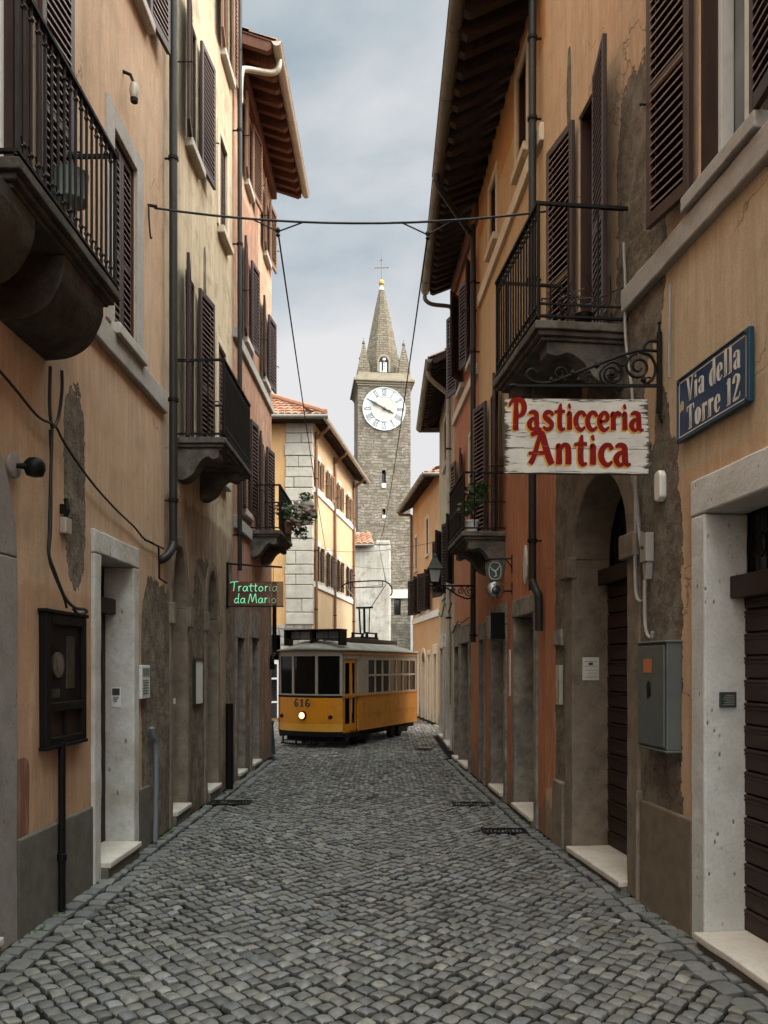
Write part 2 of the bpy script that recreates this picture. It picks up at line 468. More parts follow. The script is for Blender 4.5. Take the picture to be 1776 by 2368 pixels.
class MB:
    def __init__(self, fr=None):
        self.v = []; self.f = []; self.fr = fr; self.cols = None
    def P(self, p):
        return self.fr(*p) if self.fr else tuple(p)
    def add(self, vs, fs):
        o = len(self.v)
        self.v.extend(self.P(p) for p in vs)
        self.f.extend(tuple(i + o for i in q) for q in fs)
    def box(self, a0, a1, b0, b1, c0, c1):
        self.add([(a0, b0, c0), (a1, b0, c0), (a1, b1, c0), (a0, b1, c0), (a0, b0, c1), (a1, b0, c1), (a1, b1, c1), (a0, b1, c1)],
                 [(0, 3, 2, 1), (4, 5, 6, 7), (0, 1, 5, 4), (1, 2, 6, 5), (2, 3, 7, 6), (3, 0, 4, 7)])
    def prism(self, poly, e0, e1, plane='bc'):
        """polygon in two local axes, extruded along the third from e0 to e1"""
        n = len(poly)
        def mk(p, e):
            return (e, p[0], p[1]) if plane == 'bc' else ((p[0], e, p[1]) if plane == 'ac' else (p[0], p[1], e))
        vs = [mk(p, e0) for p in poly] + [mk(p, e1) for p in poly]
        fs = [tuple(range(n)), tuple(range(2 * n - 1, n - 1, -1))]
        fs += [(i, (i + 1) % n, n + (i + 1) % n, n + i) for i in range(n)]
        self.add(vs, fs)
    def strip(self, inner, outer, e0, e1, plane='ac', closed=False):
        """solid band between two equal polylines"""
        def mk(p, e):
            return (e, p[0], p[1]) if plane == 'bc' else ((p[0], e, p[1]) if plane == 'ac' else (p[0], p[1], e))
        n = len(inner)
        vs = []
        for a, b in zip(inner, outer):
            vs += [mk(a, e0), mk(b, e0), mk(b, e1), mk(a, e1)]
        fs = []
        rngn = range(n if closed else n - 1)
        for i in rngn:
            j = (i + 1) % n
            for q in range(4):
                r = (q + 1) % 4
                fs.append((i * 4 + q, i * 4 + r, j * 4 + r, j * 4 + q))
        if not closed:
            fs += [(0, 1, 2, 3), (n * 4 - 4, n * 4 - 1, n * 4 - 2, n * 4 - 3)]
        self.add(vs, fs)
    def tube(self, pts, r, seg=8, closed=False, cap=True):
        """tube through local points; r number or list"""
        Q = [Vector(self.P(p)) for p in pts]
        n = len(Q)
        rr = r if isinstance(r, (list, tuple)) else [r] * n
        o = len(self.v)
        up = None
        for i in range(n):
            if closed:
                d = Q[(i + 1) % n] - Q[i - 1]
            else:
                d = Q[min(i + 1, n - 1)] - Q[max(i - 1, 0)]
            d.normalize()
            if up is None:
                up = Vector((0, 0, 1)) if abs(d.z) < 0.9 else Vector((1, 0, 0))
            s = d.cross(up)
            if s.length < 1e-5:
                s = d.orthogonal()
            s.normalize()
            up = s.cross(d).normalized()
            for q in range(seg):
                a = 2 * math.pi * q / seg
                self.v.append(tuple(Q[i] + (s * math.cos(a) + up * math.sin(a)) * rr[i]))
        for i in range(n if closed else n - 1):
            j = (i + 1) % n
            for q in range(seg):
                p = (q + 1) % seg
                self.f.append((o + i * seg + q, o + i * seg + p, o + j * seg + p, o + j * seg + q))
        if cap and not closed:
            self.f.append(tuple(o + q for q in range(seg - 1, -1, -1)))
            self.f.append(tuple(o + (n - 1) * seg + q for q in range(seg)))
    def lathe(self, c, prof, seg=16, axis='z'):
        """profile [(r, h)] round an axis through c"""
        vs = []; fs = []
        for r, h in prof:
            for q in range(seg):
                a = 2 * math.pi * q / seg
                x, y = r * math.cos(a), r * math.sin(a)
                d = (x, y, h) if axis == 'z' else ((x, h, y) if axis == 'y' else (h, x, y))
                vs.append((c[0] + d[0], c[1] + d[1], c[2] + d[2]))
        n = len(prof)
        for i in range(n - 1):
            for q in range(seg):
                p = (q + 1) % seg
                fs.append((i * seg + q, i * seg + p, (i + 1) * seg + p, (i + 1) * seg + q))
        fs.append(tuple(range(seg - 1, -1, -1)))
        fs.append(tuple((n - 1) * seg + q for q in range(seg)))
        self.add(vs, fs)
    def build(self, name, mat, parent=None, smooth=False, bevel=0.0, rough=0.0, loc=None, fix=True, cols=None):
        me = bpy.data.meshes.new(name)
        base = root_loc(parent) if parent is not None else Vector(loc or (0, 0, 0))
        V = [(p[0] - base.x, p[1] - base.y, p[2] - base.z) for p in self.v]
        me.from_pydata(V, [], self.f)
        if cols is not None:
            ca = me.color_attributes.new('Col', 'FLOAT_COLOR', 'POINT')
            ca.data.foreach_set('color', np.asarray(cols, dtype=np.float32).ravel())
        if fix:
            bm = bmesh.new(); bm.from_mesh(me)
            bmesh.ops.recalc_face_normals(bm, faces=bm.faces)
            bm.to_mesh(me); bm.free()
        me.materials.append(mat)
        if smooth:
            me.polygons.foreach_set('use_smooth', [True] * len(me.polygons))
            try:
                me.set_sharp_from_angle(angle=R(40))
            except Exception:
                pass
        o = bpy.data.objects.new(name, me)
        COL.objects.link(o)
        if parent is not None:
            o.parent = parent
        else:
            o.location = base
        if rough:
            bm = bmesh.new(); bm.from_mesh(me)
            for _ in range(6):
                es = [e for e in bm.edges if e.calc_length() > 0.11]
                if not es: break
                bmesh.ops.subdivide_edges(bm, edges=es, cuts=1, use_grid_fill=True)
            for vv in bm.verts:
                p = vv.co + base
                n1 = mnoise.noise_vector(p * 7.0); n2 = mnoise.noise_vector(p * 2.2)
                vv.co += n1 * rough * 0.6 + n2 * rough * 0.5
            bm.to_mesh(me); bm.free()
        if bevel:
            b = o.modifiers.new('bevel', 'BEVEL'); b.width = bevel; b.segments = 2; b.limit_method = 'ANGLE'
        return o

def smoothpts(pts, n=6, closed=False):
    """Catmull-Rom through tuples of any length"""
    P = [np.array(p, float) for p in pts]
    out = []
    m = len(P)
    for i in range(m if closed else m - 1):
        p0 = P[i - 1] if (i > 0 or closed) else P[0] * 2 - P[1]
        p1 = P[i]; p2 = P[(i + 1) % m]
        p3 = P[(i + 2) % m] if (i + 2 < m or closed) else P[-1] * 2 - P[-2]
        for q in range(n):
            t = q / n
            out.append(tuple(0.5 * ((2 * p1) + (-p0 + p2) * t + (2 * p0 - 5 * p1 + 4 * p2 - p3) * t * t + (-p0 + 3 * p1 - 3 * p2 + p3) * t ** 3)))
    if not closed:
        out.append(tuple(P[-1]))
    return out

# ------------------------------------------------------------------ facades
class Facade:
    """a street front: X = x0 + s*(y - y0); local (y, w, z) with w out into the street"""
    def __init__(self, x0, y0, s, side):
        self.x0, self.y0, self.s, self.side = x0, y0, s, side
        l = math.hypot(1, s)
        self.n = (side / l, -side * s / l)
    def X(self, y, w=0):
        return self.x0 + self.s * (y - self.y0) + self.n[0] * w
    def __call__(self, y, w, z):
        return (self.x0 + self.s * (y - self.y0) + self.n[0] * w, y + self.n[1] * w, z)

FL = Facade(-2.296, 0.0, 0.0147, 1)
FR1 = Facade(2.406, 0.0, -0.107, -1)
FR2 = Facade(1.963, 0.0, -0.05, -1)
FR4 = Facade(1.33, 0.0, 0.0, -1)
FR5 = Facade(4.118, 0.0, -0.113, -1)
FL4 = Facade(-5.44, 0.0, 0.135, 1)

def wob(y, z):
    return 0.007 * mnoise.noise(Vector((y * 0.9, z * 0.9, 3.1))) + 0.003 * mnoise.noise(Vector((y * 3.1, z * 3.1, 9.0)))

def panel(mb, y0, y1, z0, z1, holes, w=0.0, step=0.35, wobble=True):
    ys = {y0, y1}; zs = {z0, z1}
    for h in holes:
        ys |= {h['y0'], h['y1']}; zs |= {h['z0'], h['z1']}
    def fill(s):
        s = sorted(s); out = []
        for a, b in zip(s, s[1:]):
            n = max(1, int(round((b - a) / step)))
            out += [a + (b - a) * i / n for i in range(n)]
        return out + [s[-1]]
    ys = [q for q in fill(ys) if y0 - 1e-6 <= q <= y1 + 1e-6]; zs = [q for q in fill(zs) if z0 - 1e-6 <= q <= z1 + 1e-6]
    ww = (lambda a, b: w + wob(a, b)) if wobble else (lambda a, b: w)
    idx = {}
    vs = []; fs = []
    def vid(y, z):
        key = (round(y, 5), round(z, 5))
        if key not in idx:
            idx[key] = len(vs); vs.append((y, ww(y, z), z))
        return idx[key]
    for a, b in zip(ys, ys[1:]):
        for c, d in zip(zs, zs[1:]):
            my, mz = (a + b) / 2, (c + d) / 2
            if any(h['y0'] < my < h['y1'] and h['z0'] < mz < h['z1'] for h in holes):
                continue
            fs.append((vid(a, c), vid(b, c), vid(b, d), vid(a, d)))
    mb.add(vs, fs)
    for h in holes:
        a, b, c, d, dep = h['y0'], h['y1'], h['z0'], h['z1'], h['d']
        def quad(p, q):
            mb.add([(p[0], ww(*p), p[1]), (q[0], ww(*q), q[1]), (q[0], w - dep, q[1]), (p[0], w - dep, p[1])], [(0, 1, 2, 3)])
        sp = h.get('arch')
        top = sp if sp else d
        quad((a, c), (a, top)); quad((b, c), (b, top)); quad((a, c), (b, c))
        if sp:
            n = 14
            arc = arc_pts(a, b, sp, d, n)
            for i in range(n):
                p, q = arc[i], arc[i + 1]
                quad(p, q)
                mb.add([(p[0], ww(*p), p[1]), (q[0], ww(*q), q[1]), (q[0], ww(q[0], d), d), (p[0], ww(p[0], d), d)], [(0, 1, 2, 3)])
        else:
            quad((a, d), (b, d))

def arc_pts(a, b, sp, top, n=14):
    return [((a + b) / 2 - (b - a) / 2 * math.cos(math.pi * i / n), sp + (top - sp) * math.sin(math.pi * i / n)) for i in range(n + 1)]

class House:
    def __init__(self, label, F, y0, y1, z1, mat, D=5.0, cat='house', name='townhouse', group=None):
        self.F, self.y0, self.y1, self.z1, self.mat, self.D = F, y0, y1, z1, mat, D
        m = F((y0 + y1) / 2, 0, 0)
        self.root = thing(name, label, cat, m, group)
        self.holes = []
    def mb(self):
        return MB(self.F)
    def finish(self):
        mb = self.mb()
        panel(mb, self.y0, self.y1, 0.0, self.z1, self.holes)
        D, a, b, t = self.D, self.y0, self.y1, self.z1
        mb.add([(a, 0, 0), (a, -D, 0), (a, -D, t), (a, 0, t)], [(0, 1, 2, 3)])
        mb.add([(b, 0, 0), (b, -D, 0), (b, -D, t), (b, 0, t)], [(0, 1, 2, 3)])
        mb.add([(a, -D, 0), (b, -D, 0), (b, -D, t), (a, -D, t)], [(0, 1, 2, 3)])
        mb.add([(a, 0, t), (b, 0, t), (b, -D, t), (a, -D, t)], [(0, 1, 2, 3)])
        mb.build('wall', self.mat, self.root, fix=False)

def leaf_frame(F, yh, dr, ang, w0=0.035):
    """shutter leaf hinged at yh, opening in +y (dr=1) or -y (dr=-1), ang from the wall"""
    ca, sa = math.cos(ang), math.sin(ang)
    def fr(s, d, z):
        return F(yh + dr * (s * ca - d * sa * 0), w0 + s * sa + d * ca, z)
    return fr

def shutter(F, parent, yh, dr, width, z0, z1, ang=R(6), mats=('brown', 'slat'), pitch=0.058, w0=0.03, label=None):
    mb = MB(leaf_frame(F, yh, dr, ang, w0))
    st, th = 0.055, 0.035
    mb.box(0.004, st, 0, th, z0, z1); mb.box(width - st, width, 0, th, z0, z1)
    mb.box(st, width - st, 0, th, z0, z0 + 0.085); mb.box(st, width - st, 0, th, z1 - 0.07, z1)
    if z1 - z0 > 1.5:
        zm = z0 + (z1 - z0) * 0.42
        mb.box(st, width - st, 0, th, zm - 0.035, zm + 0.035)
    o = mb.build('shutter', M[mats[0]], parent, bevel=0.004)
    sb = MB(leaf_frame(F, yh, dr, ang, w0))
    n = int((z1 - z0 - 0.16) / pitch)
    for i in range(n):
        z = z0 + 0.10 + i * pitch
        sb.prism([(0.004, z + 0.024), (0.006, z + 0.036), (0.039, z + 0.013), (0.039, z + 0.001)], st - 0.004, width - st + 0.004, 'bc')
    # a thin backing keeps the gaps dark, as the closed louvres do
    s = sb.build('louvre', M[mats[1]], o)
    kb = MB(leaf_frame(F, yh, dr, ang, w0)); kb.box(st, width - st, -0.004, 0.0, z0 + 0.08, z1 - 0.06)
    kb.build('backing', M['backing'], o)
    zs_ = z0 + (z1 - z0) * 0.4
    hb = MB(F); ye = yh + dr * (width + 0.012)
    hb.tube([(ye, -0.03, zs_), (ye, w0 + 0.07 + width * math.sin(ang), zs_), (ye - dr * 0.03, w0 + 0.075 + width * math.sin(ang), zs_ - 0.03)], 0.007, 6)
    if ang > R(3): hb.build('stay', M['iron'], o)
    return o

def window(H, y0, y1, z0, z1, near=None, far=None, closed=False, d=0.16, sill=0.07, sill_mat='sill', surround=None, sw=0.10,
           frame='brown', lining='brown', pane='glass', mats=('brown', 'slat'), bottom=True, ang=(R(7), R(7)), drop=0.0, fw=0.055):
    """a window part: frame (the part itself), pane, shutters, sill, surround as its sub-parts"""
    H.holes.append(dict(y0=y0, y1=y1, z0=z0, z1=z1, d=d))
    F = H.F
    mb = H.mb()
    a, b = y0 + 0.003, y1 - 0.003
    i0, i1 = -d - 0.03, -d + 0.05
    mb.box(a, a + fw, i0, i1, z0 + 0.003, z1 - 0.003); mb.box(b - fw, b, i0, i1, z0 + 0.003, z1 - 0.003)
    mb.box(a + fw, b - fw, i0, i1, z0 + 0.003, z0 + fw); mb.box(a + fw, b - fw, i0, i1, z1 - fw, z1 - 0.003)
    m = (a + b) / 2
    mb.box(m - 0.03, m + 0.03, i0 + 0.01, i1 - 0.01, z0 + fw, z1 - fw)
    zt = z0 + (z1 - z0) * 0.62
    mb.box(a + fw, m - 0.03, i0 + 0.01, i1 - 0.015, zt - 0.018, zt + 0.018); mb.box(m + 0.03, b - fw, i0 + 0.01, i1 - 0.015, zt - 0.018, zt + 0.018)
    o = mb.build('window', M[frame], H.root, bevel=0.004)
    if lining:
        lb = H.mb()
        lb.box(a, a + 0.02, i1, -0.012, z0 + 0.003, z1 - 0.003); lb.box(b - 0.02, b, i1, -0.012, z0 + 0.003, z1 - 0.003)
        lb.box(a + 0.02, b - 0.02, i1, -0.012, z1 - 0.025, z1 - 0.003)
        lb.build('lining', M[lining], o)
    pb = H.mb(); pb.box(a, b, i0 - 0.012, i0 - 0.004, z0, z1); pb.build('pane', M[pane], o)
    if sill:
        sb = H.mb(); sb.box(y0 - 0.08, y1 + 0.08, -0.10, sill, z0 - 0.09, z0 + 0.004); sb.build('sill', M[sill_mat], o, bevel=0.01)
    if surround:
        q = H.mb()
        q.box(y0 - sw, y0 - 0.001, -0.02, 0.022, z0, z1 + sw); q.box(y1 + 0.001, y1 + sw, -0.02, 0.022, z0, z1 + sw)
        q.box(y0 - 0.001, y1 + 0.001, -0.02, 0.022, z1 + 0.001, z1 + sw)
        q.build('surround', M[surround], o, bevel=0.005)
    if closed:
        hw = (y1 - y0) / 2 - 0.006
        for yh, dr in ((y0 + 0.004, 1), (y1 - 0.004, -1)):
            shutter(F, o, yh, dr, hw, z0 + 0.012, z1 - 0.012, R(0.5), mats, w0=-0.06)
    if near:
        shutter(F, o, y0 - 0.005, -1, near, z0 + 0.01 - drop, z1 - 0.01, ang[0], mats)
    if far:
        shutter(F, o, y1 + 0.005, 1, far, z0 + 0.01 - drop, z1 - 0.01, ang[1], mats)
    return o

def door(H, y0, y1, z1, z0=0.12, d=0.2, arch=None, kind='panel', jw=0.14, lh=0.18, jamb='lintel', leafmat='doorwood', step=True,
         over=0.035, transom=None, stepw=0.05, step_mat='marble', slot=0.13, lo=0.0, proud=0.03, mitre=0.0):
    """a door part: the leaf itself; stone frame, step, transom as sub-parts.  arch = spring height"""
    F = H.F
    H.holes.append(dict(y0=y0 - jw * 0.6, y1=y1 + jw * 0.6, z0=0.03, z1=z1 + (lh * 0.6 if not arch else jw * 0.6), d=d + 0.03, arch=arch))
    mb = H.mb()
    a, b = y0 - 0.02, y1 + 0.02
    i0, i1 = -d - 0.06, -d
    ztop = z1 + 0.02
    if kind == 'slat':
        zl = transom if transom else ztop
        n = int((zl - z0) / slot)
        for i in range(n + 1):
            c0 = z0 + i * slot
            c1 = min(c0 + slot - 0.012, zl)
            if c1 - c0 < 0.02: continue
            mb.box(a, b, i0, i1 - 0.003 * (i % 2), c0, c1)
            mb.box(a, b, i0, i1 + 0.005, c1 - 0.018, c1 - 0.004)
            mb.box(a, b, i0, i1 + 0.004, c1 - 0.040, c1 - 0.028)
        mb.box(a, b, i0 - 0.01, i0 + 0.02, z0, zl)
    else:
        zl = transom if transom else ztop
        mid = (y0 + y1) / 2
        mb.box(a, b, i0, i1 - 0.02, z0, zl)
        for p, q in ((a, mid - 0.006), (mid + 0.006, b)):
            mb.box(p, p + 0.09, i1 - 0.02, i1, z0, zl); mb.box(q - 0.09, q, i1 - 0.02, i1, z0, zl)
            zz = [z0, z0 + (zl - z0) * 0.36, zl - 0.1]
            for c in zz:
                mb.box(p + 0.09, q - 0.09, i1 - 0.02, i1 - 0.002, c, c + 0.1)
            for c0, c1 in ((zz[0] + 0.14, zz[1] - 0.04), (zz[1] + 0.14, zz[2] - 0.04)):
                if q - p > 0.3:
                    mb.box(p + 0.12, q - 0.12, i1 - 0.02, i1 - 0.008, c0, c1)
    o = mb.build('door', M[leafmat], H.root, bevel=0.004)
    if transom:
        t = H.mb()
        t.box(a, b, -d - 0.06, -d + 0.09, transom, transom + 0.13)
        t.build('transom', M['doorwood'], o, bevel=0.006)
        g = H.mb()
        g.box(a, b, -d - 0.055, -d - 0.045, transom + 0.13, (z1 if not arch else z1) + 0.02)
        g.build('pane', M['glass'], o)
        g = H.mb()
        nb = max(3, int((y1 - y0) / 0.11))
        for i in range(1, nb):
            y = y0 + (y1 - y0) * i / nb
            top = z1 if not arch else arch + (z1 - arch) * math.sqrt(max(0, 1 - ((y - (y0 + y1) / 2) / ((y1 - y0) / 2)) ** 2))
            g.tube([(y, -d - 0.02, transom + 0.12), (y, -d - 0.02, top)], 0.007, 6)
        for i in range(nb):
            y = y0 + (y1 - y0) * (i + 0.5) / nb
            top = z1 if not arch else arch + (z1 - arch) * math.sqrt(max(0, 1 - ((y - (y0 + y1) / 2) / ((y1 - y0) / 2)) ** 2))
            zc = transom + 0.13 + (top - transom - 0.13) * 0.5
            rr = 0.045
            g.tube([(y + rr * math.cos(q), -d - 0.02, zc + rr * 1.6 * math.sin(q)) for q in np.linspace(0, 2 * math.pi, 12)[:-1]], 0.006, 5, closed=True)
        g.build('grille', M['iron'], o)
    if jw:
        q = H.mb()
        lift = random.uniform(-0.003, 0.003)
        if arch:
            q.box(y0 - jw, y0, -d - 0.02, proud, lo, arch); q.box(y1, y1 + jw, -d - 0.02, proud, lo, arch)
            n = 16
            q.strip(arc_pts(y0, y1, arch, z1, n), arc_pts(y0 - jw, y1 + jw, arch, z1 + jw, n), -d - 0.02, proud, 'ac')
        else:
            q.box(y0 - jw, y0, -d - 0.02, proud, lo, z1 - 0.001); q.box(y1, y1 + jw, -d - 0.02, proud, lo, z1 - 0.001)
            q.box(y0 - jw - 0.004, y1 + jw + 0.004, -d - 0.02, proud + 0.004 + lift, z1 + 0.002, z1 + lh)
        q.build('door_frame', M[jamb], o, bevel=0.012, rough=0.007)
    if step:
        q = H.mb(); q.box(y0 + 0.002, y1 - 0.002, -d - 0.02, proud + stepw, z0 - 0.05, z0 - 0.002); q.build('step', M[step_mat], o, bevel=0.010, rough=0.006)
        q = H.mb(); q.box(y0 + 0.002, y1 - 0.002, -d - 0.02, proud + stepw - 0.02, -0.03, z0 - 0.051); q.build('riser', M['plinth'], o, bevel=0.008)
    return o

def balcony(H, y0, y1, w, zt, rail=0.9, t=0.06, br=(0.15, 0.85), bt=0.16, bh=0.3, bars=0.085, endbars=(3, 6), mat='slab', mid=None, plain=False):
    F = H.F
    mb = H.mb()
    mb.box(y0, y1, -0.05, w, zt - t, zt)
    mb.box(y0 + 0.03, y1 - 0.03, -0.05, w - 0.03, zt - t - 0.035, zt - t)
    mb.box(y0 + 0.06, y1 - 0.06, -0.05, w - 0.06, zt - t - 0.06, zt - t - 0.035)
    o = mb.build('balcony', M[mat], H.root, bevel=0.008, rough=0.006)
    zb = zt - t - 0.06
    for q in br:
        c = y0 + (y1 - y0) * q
        L = w * 0.84
        prof = [(-0.03, zb), (L, zb), (L, zb - 0.085)]
        cur = smoothpts([(L, zb - 0.085), (L * 0.86, zb - 0.10), (L * 0.72, zb - 0.075), (L * 0.55, zb - 0.13), (L * 0.38, zb - bh * 0.78), (L * 0.16, zb - bh * 0.98), (0, zb - bh)], 5)
        if plain:
            cur = smoothpts([(L, zb - 0.085), (L * 0.93, zb - bh * 0.45), (L * 0.72, zb - bh * 0.78), (L * 0.4, zb - bh * 0.95), (0, zb - bh)], 5)
        prof += cur[1:] + [(-0.03, zb - bh)]
        b = H.mb(); b.prism(prof, c - bt / 2, c + bt / 2, 'bc')
        b.build('bracket', M[mat], o, bevel=0.006, rough=0.004)
    r = H.mb()
    zr = zt + rail
    e = 0.03
    c0, c1, wf = y0 + e, y1 - e, w - e
    for z, hh in ((zr, 0.016), (zt + 0.045, 0.012)):
        r.box(c0 - 0.012, c1 + 0.012, wf - 0.018, wf + 0.018, z - hh, z + hh * 0.4)
        r.box(c0 - 0.012, c0 + 0.012, 0.0, wf - 0.018, z - hh, z + hh * 0.4)
        r.box(c1 - 0.012, c1 + 0.012, 0.0, wf - 0.018, z - hh, z + hh * 0.4)
    if mid:
        r.box(c0 - 0.008, c1 + 0.008, wf - 0.007, wf + 0.007, zt + mid - 0.007, zt + mid + 0.007)
        for cc in (c0, c1):
            r.box(cc - 0.007, cc + 0.007, 0.0, wf, zt + mid - 0.007, zt + mid + 0.007)
    n = int((c1 - c0) / bars)
    for i in range(n + 1):
        y = c0 + (c1 - c0) * i / n
        r.tube([(y, wf, zt + 0.02 if i in (0, n) else zt + 0.04), (y, wf, zr)], 0.013 if i in (0, n) else 0.0085, 6)
        if 0 < i < n:
            for zz in (zr - 0.09, zt + 0.12):
                r.tube([(y, wf, zz - 0.018), (y, wf, zz), (y, wf, zz + 0.018)], [0.008, 0.017, 0.008], 6)
                r.tube([(y - 0.03, wf, zz + 0.03), (y - 0.012, wf, zz), (y - 0.03, wf, zz - 0.02)], 0.0045, 5)
    for cc, nb in ((c0, endbars[0]), (c1, endbars[1])):
        for i in range(1, nb + 1):
            ww = wf * (1 - i / (nb + 1))
            r.tube([(cc, ww, zt + 0.04), (cc, ww, zr)], 0.008, 6)
    r.build('railing', M['iron'], o)
    return o

def tile_sheet(mb, p00, p10, p11, p01, du=0.2, dv=0.36, h=0.045, cols=None, rr=random):
    """rows of half-round tiles over a quad; p00-p10 is the eave, p01-p11 the ridge"""
    P = [Vector(q) for q in (p00, p10, p11, p01)]
    wu = max((P[1] - P[0]).length, (P[2] - P[3]).length)
    lv = ((P[3] - P[0]).length + (P[2] - P[1]).length) / 2
    nu = max(2, int(wu / du)); nv = max(2, int(lv / dv))
    nrm = (P[1] - P[0]).cross(P[3] - P[0])
    if nrm.length < 1e-6:
        nrm = (P[2] - P[3]).cross(P[3] - P[0])
    nrm.normalize()
    if nrm.z < 0: nrm = -nrm
    K = 6
    for j in range(nv):
        v0, v1 = j / nv, (j + 1.12) / nv
        v1 = min(v1, 1.0)
        for i in range(nu):
            base = [(0.42, 0.185, 0.10), (0.36, 0.15, 0.085), (0.47, 0.25, 0.15), (0.30, 0.16, 0.11), (0.40, 0.27, 0.19)][rr.randrange(5)]
            g = rr.uniform(0.75, 1.15)
            c = (base[0] * g, base[1] * g, base[2] * g, 1)
            o = len(mb.v)
            for s, v in ((0, v0), (1, v1)):
                for q in range(K + 1):
                    t = q / K
                    u = (i + t) / nu
                    A = P[0].lerp(P[1], u); B = P[3].lerp(P[2], u)
                    p = A.lerp(B, v) + nrm * (h * math.sin(math.pi * t) ** 0.8 * (1.15 if s == 0 else 0.9) + (0.03 if s == 0 else 0.0))
                    mb.v.append(tuple(p)); cols.append(c)
            for q in range(K):
                mb.f.append((o + q, o + q + 1, o + K + 1 + q + 1, o + K + 1 + q))
            # dark mouth of the tile at the eave side
            m0 = len(mb.v)
            A = P[0].lerp(P[1], i / nu).lerp(P[3].lerp(P[2], i / nu), v0)
            B = P[0].lerp(P[1], (i + 1) / nu).lerp(P[3].lerp(P[2], (i + 1) / nu), v0)
            mb.v.append(tuple(A)); mb.v.append(tuple(B)); cols.extend([(0.03, 0.02, 0.015, 1)] * 2)
            mb.f.append((m0, m0 + 1) + tuple(o + q for q in range(K, -1, -1)))

def eaves(H, y0, y1, over, zg, zw, zr, ridge, sp=0.32, rw=0.07, rh=0.1, mats=('rafter', 'soffit', 'gutter_pale'), hip0=0.0, hip1=0.0, gr=0.065,
          boards=True, tiles=True, F=None, inner=-0.1):
    """roof slope with tiles, boarded soffit, rafter tails and a half-round gutter along the street side"""
    F = F or H.F
    cols = []
    mb = MB()
    tile_sheet(mb, F(y0, over, zg + 0.05), F(y1, over, zg + 0.05), F(y1 - hip1, -ridge, zr), F(y0 + hip0, -ridge, zr), cols=cols, dv=0.4)
    roof = mb.build('roof', M['tile'], H.root, smooth=False, fix=False, cols=cols)
    s = MB(F)
    k = (zw - zg) / over
    def zs(w):
        return zg + (over - w) * k
    s.add([(y0, over - 0.02, zs(over) + 0.03), (y1, over - 0.02, zs(over) + 0.03), (y1, inner, zs(inner) + 0.03), (y0, inner, zs(inner) + 0.03),
           (y0, over - 0.02, zs(over) + 0.05), (y1, over - 0.02, zs(over) + 0.05), (y1, inner, zs(inner) + 0.05), (y0, inner, zs(inner) + 0.05)],
          [(0, 1, 2, 3), (4, 5, 6, 7), (0, 1, 5, 4), (1, 2, 6, 5), (2, 3, 7, 6), (3, 0, 4, 7)])
    s.build('soffit', M[mats[1]], roof)
    r = MB(F)
    n = int((y1 - y0) / sp)
    for i in range(n + 1):
        y = y0 + 0.05 + (y1 - y0 - 0.1) * i / max(1, n) + random.uniform(-0.012, 0.012)
        h = rh * random.uniform(0.88, 1.1)
        pr = [(inner + 0.05, zs(inner + 0.05) + 0.03), (over - 0.06, zs(over - 0.06) + 0.03), (over - 0.06, zs(over - 0.06) - h * 0.55), (over - 0.12, zs(over - 0.12) - h), (inner + 0.05, zs(inner + 0.05) - h)]
        r.prism(pr, y - rw / 2, y + rw / 2, 'bc')
    r.build('rafters', M[mats[0]], roof)
    gutter(H, y0 - 0.02, y1 + 0.02, over + 0.02, zg, gr, mats[2], F)
    return roof

def gutter(H, y0, y1, w, z, r, mat, F=None):
    g = MB(F or H.F)
    n = 10
    def prof(rr):
        return [(w + rr * math.cos(math.pi + math.pi * i / n), z + 0.03 + rr * math.sin(math.pi + math.pi * i / n)) for i in range(n + 1)]
    g.strip(prof(r), prof(r - 0.006), y0, y1, 'bc')
    g.tube([(y0, w - r, z + 0.03), (y1, w - r, z + 0.03)], 0.009, 6); g.tube([(y0, w + r, z + 0.03), (y1, w + r, z + 0.03)], 0.009, 6)
    for e in (y0, y1):
        g.prism(prof(r - 0.002), e - 0.004, e + 0.004, 'bc')
    y = y0 + 0.6
    while y < y1 - 0.2:
        g.strip(prof(r + 0.006), prof(r + 0.001), y, y + 0.03, 'bc')
        y += random.uniform(0.9, 1.2)
    return g.build('gutter', M[mat], H.root, smooth=True)

def downpipe(H, pts, r, mat, clips=(), name='downpipe'):
    p = H.mb()
    p.tube(smoothpts(pts, 6) if len(pts) > 2 else pts, r, 12)
    o = p.build(name, M[mat], H.root, smooth=True)
    if clips:
        for (y, w, z) in clips:
            c = H.mb()
            c.lathe((y, w, z), [(r + 0.001, -0.018), (r + 0.010, -0.016), (r + 0.010, 0.016), (r + 0.001, 0.018)], 12)
            c.box(y - 0.008, y + 0.008, -0.02, w, z - 0.008, z + 0.008)
            c.build('pipe_clip', M['iron'], o)
    return o
# ------------------------------------------------------------------ ground
def grid_plane(name, x0, x1, y0, y1, z, mat):
    mb = MB(); mb.add([(x0, y0, z), (x1, y0, z), (x1, y1, z), (x0, y1, z)], [(0, 1, 2, 3)])
    return tag(mb.build(name, mat, None), kind='structure')
grid_plane('ground', -500, 500, -500, 900, -0.022, M['dirt'])

def xl(y):
    return FL.X(y) if y < 14.75 else -9.0
def xr(y):
    if y < 7.76: return FR1.X(y)
    if y < 14.2: return FR2.X(y)
    if y < 19.1: return 1.33
    if y < 22.5: return 4.0
    return FR5.X(min(y, 27.6))

